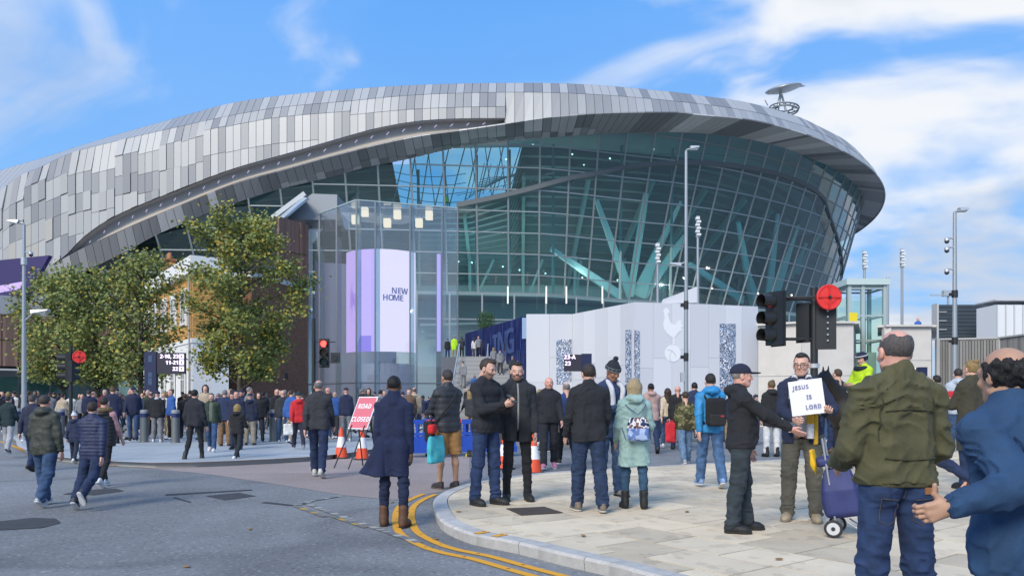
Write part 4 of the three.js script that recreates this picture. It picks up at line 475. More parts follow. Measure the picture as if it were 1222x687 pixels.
// ---------- trees ----------
const bark = new THREE.MeshStandardMaterial({ map: tex(128, 256, (i, j) => { const c = 0.30 + 0.22 * (fbm(i / 9, j / 30, 2, 4) - 0.5); return [c, c * 0.93, c * 0.82]; }), roughness: 0.95 });
const leafMat = new THREE.MeshPhysicalMaterial({ vertexColors: true, roughness: 0.75, side: THREE.DoubleSide, transmission: 0.2, thickness: 0 });
function tree(label, px, d, topY, botY, wpx, n, seed, yellowish, cxpx = px, sparse = 0) {
  const base = [xAt(px, d), KH, -d], t = thing('plane_tree', label, 'tree', base), r = mulberry(seed), top = hAt(topY, d) - KH, bot = hAt(botY, d) - KH, W = wpx / FL * d / 2, ox = xAt(cxpx, d) - base[0], parts = [], tips = [];
  const bendy = (a, b, r0, r1, k) => { const m = a.clone().lerp(b, 0.5).add(V((r() - 0.5) * k, (r() - 0.2) * k * 0.5, (r() - 0.5) * k)), c = new THREE.QuadraticBezierCurve3(a, m, b), n = 4; let p = a; for (let i = 1; i <= n; i++) { const q = c.getPoint(i / n); parts.push(bar(p, q, lerp(r0, r1, (i - 1) / n), 6, lerp(r0, r1, i / n))); p = q; } };
  const H = V(ox * 0.6, top * 0.86, 0); bendy(V(0, 0, 0), H, 0.15, 0.03, 0.3); const ctr = V(ox, (top + bot) / 2, 0), hh = (top - bot) / 2;
  const N = 34; for (let k = 0; k < N; k++) { const f = 0.2 + 0.75 * k / N, a = V(0, 0, 0).lerp(H, Math.max(bot / top * 0.85, f)), th = k * 2.4 + r(), y = bot + (top - bot) * (0.05 + 0.9 * (k + r()) / N), rel = Math.abs((y - ctr.y) / hh), rad = W * Math.sqrt(Math.max(0.05, 1 - rel ** 2.2)) * (0.55 + 0.5 * r()); const b = V(ox + Math.cos(th) * rad, y, Math.sin(th) * rad * 0.9); bendy(a, b, 0.045, 0.012, 0.6); tips.push([a, b]); for (let q = 0; q < 4; q++) { const s = a.clone().lerp(b, 0.45 + 0.5 * r()), e = s.clone().add(V((r() - 0.5) * 1.1, (r() - 0.35) * 0.8, (r() - 0.5) * 1.1)); parts.push(bar(s, e, 0.014, 4, 0.006)); tips.push([s, e]); } }
  part('trunk', parts, bark, t);
  const P = new Float32Array(n * 18), C = new Float32Array(n * 18), q = new THREE.Quaternion(), eu = new THREE.Euler();
  for (let k = 0; k < n; k++) {
    const [a, b] = tips[Math.floor(r() * tips.length)], f = 0.3 + 0.75 * r(), p = a.clone().lerp(b, f), sp = (0.2 + 0.25 * r()) * (1 - sparse * 0.3); p.add(V((r() + r() - 1) * sp * 2, (r() + r() - 1) * sp * 1.6, (r() + r() - 1) * sp * 2)); if (p.y < bot - 0.3) p.y = bot + r();
    eu.set((r() - 0.5) * 2.2, r() * 6.28, (r() - 0.5) * 2.2); q.setFromEuler(eu); const s = 0.05 + 0.055 * r(), pts = [[-0.55, 0, 0], [0, 0.12, -0.55], [0.55, 0, 0], [-0.55, 0, 0], [0.55, 0, 0], [0, 0.1, 0.7]].map(v => V(...v).multiplyScalar(s * 1.6).applyQuaternion(q).add(p)); pts.forEach((v, i) => P.set([v.x, v.y, v.z], k * 18 + i * 3));
    const u = r(), y = u < yellowish ? [0.52, 0.40, 0.06] : u < yellowish * 2.6 ? [0.37, 0.36, 0.08] : u < 0.62 ? [0.24, 0.29, 0.08] : [0.16, 0.21, 0.06], m = 0.75 + 0.5 * r(); for (let i = 0; i < 6; i++) C.set(y.map(v => v * m), k * 18 + i * 3);
  }
  const g = new THREE.BufferGeometry(); g.setAttribute('position', new THREE.BufferAttribute(P, 3)); g.setAttribute('color', new THREE.BufferAttribute(C, 3)); g.computeVertexNormals(); part('crown', g, leafMat, t);
}
tree('broad plane tree turning yellow in front of the boarded lobby', 285, 37, 236, 450, 168, 19000, 21, 0.13, 290);
tree('thin airy plane tree in front of the yellow brick house', 166, 36, 285, 455, 95, 5200, 22, 0.10, 170, 0.6);
tree('olive plane tree between the airy tree and the shop lamp post', 117, 38, 312, 455, 125, 10500, 23, 0.06, 112);
tree('olive plane tree behind the traffic signal beside the shop', 77, 41, 318, 452, 120, 9500, 24, 0.07, 66);
{ const b = thing('potted_bush', 'dark green bushy shrub above the printed blue wall', 'shrub', at(580, 402, 66.5).toArray()), r = mulberry(8), P = [], C = []; for (let k = 0; k < 1500; k++) { const u = V(r() - 0.5, r() - 0.5, r() - 0.5).normalize().multiplyScalar(Math.cbrt(r())), p = V(u.x * 0.85, 1.35 + u.y * 0.9, u.z * 0.8), n = V(r() - 0.5, r() - 0.5, r() - 0.5).normalize().multiplyScalar(0.1), m = V(r() - 0.5, r() - 0.5, r() - 0.5).normalize().multiplyScalar(0.13); for (const v of [p, p.clone().add(n), p.clone().add(m)]) { P.push(...v.toArray()); C.push(0.05, 0.09 + 0.03 * (k % 3), 0.035); } } const g = new THREE.BufferGeometry(); g.setAttribute('position', new THREE.Float32BufferAttribute(P, 3)); g.setAttribute('color', new THREE.Float32BufferAttribute(C, 3)); g.computeVertexNormals(); part('foliage', g, leafMat, b); part('stem', cyl(0.06, 0.04, 1, 0, 0, 0), bark, b); part('pot', new THREE.CylinderGeometry(0.4, 0.3, 0.6, 16).translate(0, -0.2, 0), mat(0.1, 0.1, 0.1, 0.6), b); }
// ---------- street furniture ----------
const poleGrey = mat(0.36, 0.39, 0.41, 0.45, 0.5), black = mat(0.018, 0.02, 0.022, 0.5), lampGrey = mat(0.5, 0.52, 0.54, 0.4, 0.4);
function lampPost(label, px, d, base, topY, arms, extra) {
  const H = hAt(topY, d) - base, l = thing('lamp_post', label, 'lamp post', [xAt(px, d), base, -d]);
  part('base', cyl(0.105, 0.095, 1.3, 0, 0, 0, 14), poleGrey, l); part('pole', cyl(0.085, 0.05, H - 1.3, 0, 1.3, 0, 14), poleGrey, l); part('base_plate', cyl(0.17, 0.16, 0.03, 0, 0, 0, 14), poleGrey, l);
  for (const [y, L, up] of arms) { const h = hAt(y, d) - base, s = Math.sign(L); part('arm', bar(V(0, h - up, 0), V(L * 0.45, h, 0), 0.032, 8), poleGrey, l); const q = new THREE.BoxGeometry(Math.abs(L) * 0.75, 0.09, 0.24, 4, 1, 1), p = q.attributes.position; for (let i = 0; i < p.count; i++) { const t = p.getX(i) / (Math.abs(L) * 0.375) * s; if (p.getY(i) > 0) p.setZ(i, p.getZ(i) * 0.7); p.setY(i, p.getY(i) * (1 - 0.35 * t)); } q.computeVertexNormals(); q.rotateZ(0.09 * s); q.translate(L * 0.72, h + 0.03, 0); const hd = part('lamp_head', q, lampGrey, l); part('lens', box(Math.abs(L) * 0.5, 0.02, 0.16, L * 0.75, h - 0.03, 0), mat(0.7, 0.72, 0.74, 0.2), hd); }
  extra && extra(l, y => hAt(y, d) - base); return l;
}
function cctv(l, h, s) { const c = part('camera_arm', bar(V(0, h + 0.06, 0), V(s * 0.26, h + 0.08, 0.05), 0.025, 6), lampGrey, l); part('camera_dome', new THREE.SphereGeometry(0.07, 14, 10).translate(s * 0.28, h - 0.04, 0.06), mat(0.05, 0.05, 0.06, 0.1), c); part('camera_housing', cyl(0.078, 0.07, 0.08, s * 0.28, h - 0.02, 0.06, 14), lampGrey, c); }
lampPost('tall grey lamp post with two lamp arms in front of the purple banner', 28, 27, KH, 268, [[265, -0.5, 0.05], [372, 0.8, 0.35]], (l, y) => { cctv(l, y(303), 1); part('band', cyl(0.1, 0.1, 0.25, 0, y(316), 0, 12), lampGrey, l); });
lampPost('tall grey lamp post rising in front of the white cockerel hoarding', 819, 28, 0, 180, [[177, 0.42, 0.06], [316, -0.55, -0.12]], (l, y) => { for (const k of [364, 426]) part('bracket', [box(0.26, 0.12, 0.16, -0.06, y(k), 0), cyl(0.09, 0.09, 0.3, 0, y(k) - 0.15, 0, 12)], black, l); part('control_box', box(0.14, 0.35, 0.16, -0.13, y(450), 0), lampGrey, l); });
lampPost('tall grey lamp post carrying dome cameras in front of the grey fence', 1140, 24, 0, 253, [[251, 0.36, 0.05]], (l, y) => { cctv(l, y(287), -1); cctv(l, y(298), -1); cctv(l, y(324), -1); for (const k of [351, 407]) part('bracket', [box(0.2, 0.08, 0.14, -0.05, y(k), 0), cyl(0.09, 0.09, 0.22, 0, y(k) - 0.1, 0, 12)], black, l); });
function mast(label, px, d, topY, baseY) { const b = hAt(baseY, d), m = thing('floodlight_mast', label, 'light mast', [xAt(px, d), b, -d]), H = hAt(topY, d) - b; part('pole', cyl(0.13, 0.1, H - 1.6, 0, 0, 0, 12), poleGrey, m); part('head', box(0.26, 1.7, 0.26, 0, H - 0.85, 0), lampGrey, m); for (let k = 0; k < 6; k++) part('floodlight', box(0.32, 0.16, 0.3, k % 2 ? 0.05 : -0.05, H - 0.2 - k * 0.26, 0.1), mat(0.75, 0.77, 0.76, 0.25), m); }
mast('slim mast with stacked floodlights behind the raised hoarding panel', 833, 62, 258, 400); mast('slim mast with stacked floodlights behind the emblem bay of the hoarding', 785, 62, 290, 400); mast('slim floodlight mast standing behind the glass lift tower', 1032, 70, 299, 420); mast('tallest slim floodlight mast between the lift tower and the stone block', 1077, 70, 297, 420);
{ const m = thing('plain_mast', 'plain slim steel mast between the glass lift and the tallest floodlight mast', 'mast', [xAt(1060, 70), 0, -70]); part('pole', cyl(0.12, 0.1, hAt(333, 70), 0, 0, 0, 10), poleGrey, m); part('cap', cyl(0.13, 0.13, 0.4, 0, hAt(336, 70), 0, 10), lampGrey, m); }
{ const m = thing('rooftop_mast', 'small mast with cross arm rising behind the dark event screen', 'mast', [xAt(1132, 66), 0, -66]); part('pole', cyl(0.1, 0.08, hAt(347, 66), 0, 0, 0, 8), poleGrey, m); part('cross_arm', box(2.2, 0.1, 0.1, -0.4, hAt(352, 66), 0), lampGrey, m); part('box', box(0.7, 0.5, 0.4, -0.1, hAt(350, 66), 0), lampGrey, m); }

// traffic signals
function signalHead(parent, x, y, z, turn, h, lit) { const g = new THREE.Group(); g.name = 'signal_head'; g.position.set(x, y, z); g.rotation.y = turn; parent.add(g); part('housing', [box(h * 0.32, h, h * 0.16, 0, 0, -h * 0.08), box(h * 0.36, h * 1.04, h * 0.03, 0, 0, -h * 0.17)], black, g); const cols = [[0.5, 0.02, 0.02], [0.12, 0.06, 0.0], [0.0, 0.06, 0.03]]; for (let k = 0; k < 3; k++) { const yy = h * (0.32 - 0.32 * k), hood = new THREE.CylinderGeometry(h * 0.125, h * 0.14, h * 0.26, 20, 1, true, -0.25 * Math.PI, 1.5 * Math.PI); hood.rotateX(Math.PI / 2); hood.rotateZ(Math.PI * 0.5 - Math.PI * 0.0); hood.translate(0, yy, h * 0.13); part('hood', hood, mat(0.018, 0.02, 0.022, 0.5, 0, { side: THREE.DoubleSide, id: 'hood' }), g); const ln = new THREE.CylinderGeometry(h * 0.115, h * 0.115, 0.02, 20); ln.rotateX(Math.PI / 2); ln.translate(0, yy, h * 0.015); part('signal_lens', ln, k === 0 && lit ? glow(1, 0.06, 0.05, lit) : mat(...cols[k], 0.25), g); } return g; }
function disc(parent, x, y, z, r, turn) { const q = new THREE.LatheGeometry([[0, 0.03], [r * 0.5, 0.035], [r * 0.52, 0.02], [r * 0.86, 0.02], [r * 0.9, 0.035], [r, 0.03], [r, -0.03], [0, -0.03]].map(p => new THREE.Vector2(...p)), 32); q.rotateX(Math.PI / 2); q.rotateY(turn); q.translate(x, y, z); const d = part('red_disc', q, mat(0.72, 0.035, 0.03, 0.5), parent); const cr = [box(r * 1.8, 0.03, 0.02), box(0.03, r * 1.8, 0.02)].map(b => { b.translate(0, 0, 0.035); b.rotateY(turn); b.translate(x, y, z); return b; }); part('cross_rib', cr, mat(0.6, 0.025, 0.02, 0.5), d); const hub = new THREE.SphereGeometry(r * 0.13, 10, 8); hub.translate(x, y, z + 0.06); part('hub', hub, black, d); }
{ const d = 26, s = thing('traffic_signal', 'black traffic signal with red disc on top, by the shop trees', 'traffic light', [xAt(84, d), KH, -d]), Y = y => hAt(y, d) - KH, X = px => xAt(px, d) - xAt(84, d); part('pole', cyl(0.06, 0.057, Y(412), 0, 0, 0, 12), black, s); signalHead(s, X(78), Y(438), 0, -1.2, 0.95); signalHead(s, X(89), Y(443), 0.1, 2.6, 0.7); disc(s, X(96.5), Y(426), 0.12, 0.21, 0.4); part('arm', bar(V(0, Y(425), 0), V(X(96), Y(426), 0.05), 0.02, 6), black, s); }
{ const d = 27, s = thing('traffic_signal', 'black traffic signal showing a red light in front of the glass atrium', 'traffic light', [xAt(374, d), KH, -d]), Y = y => hAt(y, d) - KH, X = px => xAt(px, d) - xAt(374, d); part('pole', cyl(0.075, 0.07, Y(380), 0, 0, 0, 12), black, s); signalHead(s, X(386.5), Y(421), 0.05, 0.1, 0.98, 3); const g = part('pedestrian_box', box(0.3, 0.36, 0.2, X(400), Y(427), 0), black, s); part('pedestrian_lens', new THREE.CylinderGeometry(0.11, 0.11, 0.03, 16).rotateX(Math.PI / 2).translate(X(400), Y(427), 0.11), mat(0.03, 0.03, 0.03, 0.2), g); for (const y of [408, 432]) part('arm', bar(V(0, Y(y), 0), V(X(400), Y(y), 0), 0.022, 6), black, s); }
{ const d = 14.5, s = thing('traffic_signal', 'black traffic signals with large red disc on a bracketed pole above the crowd', 'traffic light', [xAt(972, d), KH, -d]), Y = y => hAt(y, d) - KH, X = px => xAt(px, d) - xAt(972, d); part('pole', cyl(0.072, 0.068, Y(343), 0, 0, 0, 14), black, s); const hd = signalHead(s, X(921), Y(380), 0, -1.15, 1.0); hd.children.filter(c => c.name === 'signal_lens')[0].material = mat(0.42, 0.015, 0.02, 0.3);
  part('hanger', box(0.055, Y(352) - Y(409), 0.07, X(930), (Y(352) + Y(409)) / 2, 0), black, s); for (const y of [357, 404.5]) part('bracket_arm', bar(V(X(924), Y(y), 0), V(0.02, Y(y), 0), 0.03, 8), black, s); disc(s, X(982), Y(357), 0.28, 0.235, 0.05); part('disc_arm', bar(V(X(930), Y(355), 0.02), V(X(980), Y(356), 0.26), 0.02, 6), black, s); signalHead(s, X(986), Y(385), -0.05, 2.9, 0.98); signalHead(s, X(965), Y(385), -0.12, 2.3, 0.72); part('bolt_strip', [...Array(6).keys()].map(k => box(0.03, 0.03, 0.02, X(984), Y(372 + k * 7), 0.16)), lampGrey, s); part('base_sleeve', cyl(0.1, 0.1, 0.5, 0, 0, 0, 14), black, s); part('collar', cyl(0.095, 0.095, 0.08, 0, Y(439), 0, 14), lampGrey, s); }
// wayfinding screens
function wayfinder(label, px0, px1, y0, y1, d, navyLeft, lines, ground) {
  const navy = mat(0.015, 0.022, 0.07, 0.4), dark = mat(0.035, 0.03, 0.045, 0.4), w = thing('wayfinding_sign', label, 'sign', [xAt((px0 + px1) / 2, d), ground, -d]), X = px => xAt(px, d) - xAt((px0 + px1) / 2, d), Y = y => hAt(y, d) - ground, [n0, n1, s0, s1, tall] = navyLeft;
  part('navy_column', box(X(n1) - X(n0), Y(y0) - Y(tall), 0.22, (X(n0) + X(n1)) / 2, (Y(y0) + Y(tall)) / 2, 0), navy, w); part('post', box(0.2, Y(tall), 0.16, (X(n0) + X(n1)) / 2, Y(tall) / 2, 0), navy, w);
  part('screen', box(X(s1) - X(s0), Y(y0 + 1) - Y(y1), 0.14, (X(s0) + X(s1)) / 2, (Y(y0 + 1) + Y(y1)) / 2, 0), dark, w); const gl = glow(0.86, 0.74, 1.0, 1.5);
  lines.forEach(([s, px, py, size, icon]) => { if (s) { const t = text(s, size, 0.012); t.translate(X(px), Y(py), 0.075); part('lettering', t, gl, w); } if (icon) { part('arrow_icon', box(size * 1.25, size * 1.25, 0.012, X(icon), Y(py), 0.08), gl, w); part('icon_mark', box(size * 0.3, size * 0.7, 0.012, X(icon), Y(py), 0.088), dark, w); } }); return w;
}
{ const w = wayfinder('navy wayfinding totem with lit gate numbers 2-10, 11-21 and 22', 172, 222, 420, 446, 33, [173, 187, 187, 221, 487], [['2-10, 23', 202.5, 425.5, 0.16, 217], ['11-21', 205.5, 432.5, 0.16, 217], ['22', 209.6, 440, 0.16, 217]], KH); for (const [y, h] of [[428, 0.28], [447, 0.2], [455, 0.3]]) part('pale_mark', box(0.16, h, 0.006, xAt(180, 33) - xAt(197, 33), hAt(y, 33) - KH, 0.113), mat(0.04, 0.08, 0.16, 0.5), w); }
wayfinder('navy wayfinding sign with lit gate numbers in front of the hoarding', 673, 706, 422, 443, 38, [694, 706, 673, 694, 447], [['23-A', 680, 426, 0.2], ['23', 677.5, 433.5, 0.2]], 0);
wayfinder('navy wayfinding sign with lilac tiles in front of the stone block', 1078, 1106, 438, 451, 38, [1096, 1106, 1078, 1096, 452], [['', 0, 441.5, 0.15, 1081], ['', 0, 447, 0.15, 1081], ['', 0, 441.5, 0.15, 1085.5], ['', 0, 447, 0.15, 1085.5], ['', 0, 441.5, 0.15, 1090], ['', 0, 447, 0.15, 1090]], 0);
{ // ROAD CLOSED board on an easel frame
  const d = 17.2, p = gz(421, 558), s = thing('road_closed_sign', 'tilted red board reading ROAD CLOSED on a black frame beside traffic cones', 'road sign', [p[0], 0, p[1]], -0.66), lean = 0.43, g = new THREE.Group(); g.name = 'board'; g.position.set(0.06, 0.86, -0.08); g.rotation.x = -lean; s.add(g);
  const W = 0.64, H = 0.80; part('border', box(W, H, 0.016, 0, H / 2, 0), mat(0.78, 0.78, 0.78, 0.5), g); part('face', box(W - 0.05, H - 0.05, 0.012, 0, H / 2, 0.006), mat(0.66, 0.16, 0.20, 0.45), g); for (const [t, y] of [['ROAD', 0.56], ['CLOSED', 0.24]]) { const q = text(t, 0.118, 0.006); q.translate(0, y, 0.013); part('lettering', q, mat(0.82, 0.82, 0.82, 0.5), g); }
  for (const x of [-0.24, 0.24]) { part('leg', bar(V(x * 0.9 + 0.06, 0.95, -0.1), V(x + 0.0, 0, 0.34), 0.016, 6), black, s); part('leg', bar(V(x * 0.9 + 0.06, 1.2, -0.25), V(x, 0, -0.5), 0.016, 6), black, s); } part('crossbar', bar(V(-0.2, 0.82, -0.04), V(0.3, 0.82, -0.04), 0.014, 6), black, s);
}
{ // traffic cones
  const orange = mat(0.78, 0.09, 0.03, 0.55), whiteBand = mat(0.78, 0.78, 0.78, 0.5), proto = [];
  const cone = (px, py, label) => { const p = gz(px, py), c = thing('traffic_cone', label, 'traffic cone', [p[0], 0, p[1]], px, 'orange and white cones by the road closure'), sg = (a, b) => new THREE.CylinderGeometry(lerp(0.17, 0.035, b / 0.76), lerp(0.17, 0.035, a / 0.76), b - a, 24).translate(0, 0.04 + (a + b) / 2, 0); if (!proto.length) proto.push(new THREE.ExtrudeGeometry((() => { const s = new THREE.Shape(), r = 0.2; for (let k = 0; k < 8; k++) { const a = k / 8 * Math.PI * 2 + Math.PI / 8; k ? s.lineTo(Math.cos(a) * r * 1.12, Math.sin(a) * r * 1.12) : s.moveTo(Math.cos(a) * r * 1.12, Math.sin(a) * r * 1.12); } return s; })(), { depth: 0.03, bevelSize: 0.008, bevelThickness: 0.006, bevelSegments: 1 }).rotateX(-Math.PI / 2).translate(0, 0.006, 0), sg(0, 0.26), sg(0.26, 0.53), sg(0.53, 0.76)); part('base', proto[0], mat(0.05, 0.05, 0.05, 0.8), c); part('lower_body', proto[1], orange, c); part('reflective_sleeve', proto[2], whiteBand, c); part('tip', proto[3], orange, c); };
  cone(407, 547, 'orange traffic cone standing clear beside the red road sign frame'); cone(432, 548.5, 'orange traffic cone standing behind the legs of the red road sign'); cone(637, 565, 'orange traffic cone between the man in the hooded jacket and the bald man'); cone(602, 560, 'orange traffic cone half hidden behind the two men looking at a phone');
}
{ // blue plastic pedestrian barriers
  const bl = mat(0.015, 0.07, 0.42, 0.4), yl = mat(0.75, 0.55, 0.02, 0.5);
  const bar1 = (x, z, turn, label) => { const b = thing('plastic_barrier', label, 'barrier', [x, 0, z], turn, 'blue plastic barriers closing the road'), W = 1.5; for (const [y, h] of [[0.94, 0.12], [0.62, 0.07], [0.2, 0.16]]) part('rail', new THREE.BoxGeometry(W, h, 0.06).translate(0, y, 0), bl, b); for (let k = 0; k < 8; k++) part('slat', box(0.075, 0.72, 0.045, -W / 2 + 0.07 + k * (W - 0.14) / 7, 0.58, 0), bl, b); part('lower_panel', box(W - 0.1, 0.32, 0.03, 0, 0.4, 0), bl, b); for (const sx of [-1, 1]) { const f = part('foot', [box(0.12, 0.07, 0.6, sx * 0.55, 0.035, 0), box(0.1, 0.12, 0.1, sx * 0.55, 0.12, 0)], sx > 0 ? yl : black, b); } part('reflector', box(0.3, 0.1, 0.012, 0.3, 0.95, 0.036), mat(0.7, 0.05, 0.05, 0.4), b); };
  const p1 = gz(502, 546), p2 = gz(535, 545), p3 = gz(566, 545); bar1(p1[0], p1[1], 0.12, 'blue plastic barrier behind the man in the long navy coat'); bar1(p2[0], p2[1] - 0.4, -0.1, 'blue plastic barrier behind the man in shorts'); bar1(p3[0] + 0.4, p3[1] - 0.2, 0.05, 'blue plastic barrier behind the two men looking at a phone');
  const r = thing('crowd_railing', 'steel crowd railing with blue and white chequered cloth behind the woman in the olive coat', 'railing', [xAt(1150, 24), 0, -24]); for (let k = 0; k < 2; k++) part('rail', bar(V(-1.2, 0.35 + k * 0.75, 0), V(1.2, 0.35 + k * 0.75, 0), 0.02, 6), lampGrey, r); for (let k = 0; k < 13; k++) part('upright', bar(V(-1.2 + k * 0.2, 0.35, 0), V(-1.2 + k * 0.2, 1.1, 0), 0.012, 5), lampGrey, r); for (const x of [-1.1, 1.1]) part('foot', bar(V(x, 0.02, -0.3), V(x, 0.02, 0.3), 0.02, 5), lampGrey, r); const ck = tex(64, 64, (i, j) => ((i >> 4) + (j >> 4)) % 2 ? [0.85, 0.87, 0.92] : [0.08, 0.14, 0.5]); part('cloth', box(1.3, 0.6, 0.02, -0.4, 0.75, 0.03), new THREE.MeshStandardMaterial({ map: ck, roughness: 0.8 }), r);
}
{ // bollards
  const bm = mat(0.17, 0.18, 0.18, 0.5, 0.4), nv = mat(0.02, 0.03, 0.11, 0.4), wh = mat(0.26, 0.27, 0.28, 0.4); const shell = new THREE.LatheGeometry([[0, 0], [0.155, 0], [0.155, 0.02], [0.132, 0.03], [0.13, 0.86], [0.12, 0.87]].map(p => new THREE.Vector2(...p)), 24), band = new THREE.CylinderGeometry(0.133, 0.133, 0.13, 24).translate(0, 0.9, 0), top = new THREE.LatheGeometry([[0.13, 0.965], [0.135, 0.98], [0.13, 1.06], [0.11, 1.085], [0, 1.09]].map(p => new THREE.Vector2(...p)), 24);
  [[21, 519], [72, 522], [137, 524], [171.5, 527.5], [209, 528], [243, 527], [326, 526.5], [409, 525], [448, 523], [482, 522]].forEach(([px, py], k) => { const p = gz(px, py, KH), b = thing('bollard', 'dark steel bollard with navy band on the far pavement', 'bollard', [p[0], KH, p[1]], 0, 'bollards along the far pavement'); part('post', shell, bm, b); part('navy_band', band, nv, b); part('cap', top, wh, b); });
}
// ---------- bodies from distance fields ----------
class Field {
  constructor(lo, hi, cell) { this.lo = lo; this.c = cell; this.n = [0, 1, 2].map(k => Math.max(4, Math.ceil((hi[k] - lo[k]) / cell) + 1)); this.f = new Float32Array(this.n[0] * this.n[1] * this.n[2]).fill(0.3); }
  run(lo, hi, fn) { const { n, c, f } = this, a = [0, 1, 2].map(k => Math.max(0, Math.floor((lo[k] - this.lo[k]) / c))), b = [0, 1, 2].map(k => Math.min(n[k] - 1, Math.ceil((hi[k] - this.lo[k]) / c))); for (let z = a[2]; z <= b[2]; z++) for (let y = a[1]; y <= b[1]; y++) { let o = (z * n[1] + y) * n[0] + a[0]; const Y = this.lo[1] + y * c, Z = this.lo[2] + z * c; for (let x = a[0]; x <= b[0]; x++, o++) f[o] = fn(f[o], this.lo[0] + x * c, Y, Z); } }
  cap(a, b, ra, rb = ra, k = 0.04) {                                // tapered capsule, smoothly joined
    const m = Math.max(ra, rb) + k + this.c * 3, dx = b[0] - a[0], dy = b[1] - a[1], dz = b[2] - a[2], L = dx * dx + dy * dy + dz * dz || 1e-9;
    this.run([0, 1, 2].map(i => Math.min(a[i], b[i]) - m), [0, 1, 2].map(i => Math.max(a[i], b[i]) + m), (f, x, y, z) => { let t = ((x - a[0]) * dx + (y - a[1]) * dy + (z - a[2]) * dz) / L; t = t < 0 ? 0 : t > 1 ? 1 : t; const d = Math.hypot(x - a[0] - t * dx, y - a[1] - t * dy, z - a[2] - t * dz) - (ra + (rb - ra) * t), h = Math.max(k - Math.abs(f - d), 0); return Math.min(f, d) - (k > 0 ? h * h / (4 * k) : 0); }); return this;
  }
  ell(p, r, k = 0.02, sub = false) {                                // ellipsoid, joined or cut away
    const m = k + this.c * 3; this.run([0, 1, 2].map(i => p[i] - r[i] - m), [0, 1, 2].map(i => p[i] + r[i] + m), (f, X, Y, Z) => { const x = X - p[0], y = Y - p[1], z = Z - p[2], k0 = Math.hypot(x / r[0], y / r[1], z / r[2]), k1 = Math.hypot(x / r[0] ** 2, y / r[1] ** 2, z / r[2] ** 2), d = k1 < 1e-6 ? -Math.min(...r) : k0 * (k0 - 1) / k1; if (sub) { const h = Math.max(k - Math.abs(f + d), 0); return Math.max(f, -d) + (k > 0 ? h * h / (4 * k) : 0); } const h = Math.max(k - Math.abs(f - d), 0); return Math.min(f, d) - (k > 0 ? h * h / (4 * k) : 0); }); return this;
  }
  all(fn) { this.run(this.lo, [0, 1, 2].map(k => this.lo[k] + this.n[k] * this.c), (f, x, y, z) => f < 0.06 ? fn(f, x, y, z) : f); return this; }
  mesh() {                                                          // surface nets
    const { n: [nx, ny, nz], f, c, lo } = this, id = new Int32Array(nx * ny * nz).fill(-1), P = [], I = [], sx = 1, sy = nx, sz = nx * ny;
    const co = [0, 1, sy, sy + 1, sz, sz + 1, sz + sy, sz + sy + 1], ed = [[0, 1], [0, 2], [0, 4], [1, 3], [1, 5], [2, 3], [2, 6], [3, 7], [4, 5], [4, 6], [5, 7], [6, 7]];
    for (let z = 0; z < nz - 1; z++) for (let y = 0; y < ny - 1; y++) for (let x = 0; x < nx - 1; x++) {
      const o = z * sz + y * sy + x; let mask = 0; for (let k = 0; k < 8; k++) if (f[o + co[k]] < 0) mask |= 1 << k; if (mask === 0 || mask === 255) continue;
      let ax = 0, ay = 0, az = 0, m = 0; for (const [a, b] of ed) { if (((mask >> a) & 1) === ((mask >> b) & 1)) continue; const fa = f[o + co[a]], fb = f[o + co[b]], t = fa / (fa - fb); ax += (a & 1) + t * ((b & 1) - (a & 1)); ay += ((a >> 1) & 1) + t * (((b >> 1) & 1) - ((a >> 1) & 1)); az += ((a >> 2) & 1) + t * (((b >> 2) & 1) - ((a >> 2) & 1)); m++; }
      id[o] = P.length / 3; P.push(lo[0] + (x + ax / m) * c, lo[1] + (y + ay / m) * c, lo[2] + (z + az / m) * c);
    }
    const q = (a, b, c2, d, flip) => { if (a < 0 || b < 0 || c2 < 0 || d < 0) return; if (flip) I.push(a, c2, b, a, d, c2); else I.push(a, b, c2, a, c2, d); };
    for (let z = 1; z < nz - 1; z++) for (let y = 1; y < ny - 1; y++) for (let x = 1; x < nx - 1; x++) { const o = z * sz + y * sy + x, s = f[o] < 0; if (s !== f[o + sx] < 0) q(id[o - sy - sz], id[o - sz], id[o], id[o - sy], !s); if (s !== f[o + sy] < 0) q(id[o - sx - sz], id[o - sx], id[o], id[o - sz], !s); if (s !== f[o + sz] < 0) q(id[o - sx - sy], id[o - sy], id[o], id[o - sx], !s); }
    const g = new THREE.BufferGeometry(); g.setAttribute('position', new THREE.Float32BufferAttribute(P, 3)); g.setIndex(I); g.computeVertexNormals(); return g;
  }
}
function uvByBody(g, s = 1) { const p = g.attributes.position, u = new Float32Array(p.count * 2); for (let i = 0; i < p.count; i++) { u[2 * i] = (p.getX(i) * 0.8 + p.getZ(i) * 0.6) * s; u[2 * i + 1] = p.getY(i) * s; } g.setAttribute('uv', new THREE.BufferAttribute(u, 2)); return g; }
const clothBump = tex(256, 256, (i, j) => 0.5 + 0.25 * Math.sin(i * Math.PI / 4) * Math.sin(j * Math.PI / 4) + 0.5 * (fbm(i / 12, j / 12, 3, 3) - 0.5), false); clothBump.repeat.set(6, 6);
const denimMap = tex(512, 512, (i, j) => { const c = 0.9 + 0.14 * Math.sin((i + j) * 1.2) * 0.4 + 0.5 * (fbm(i / 60, j / 60, 5, 5) - 0.5) + 0.16 * (perm[(i * 31 + perm[j & 255]) & 255] / 255 - 0.5); return [c, c, c]; }); denimMap.repeat.set(2.2, 2.2);
const plainMap = tex(256, 256, (i, j) => { const c = 0.93 + 0.22 * (fbm(i / 50, j / 50, 5, 4) - 0.5) + 0.08 * (perm[(i * 31 + perm[j & 255]) & 255] / 255 - 0.5); return [c, c, c]; }); plainMap.repeat.set(1.6, 1.6);
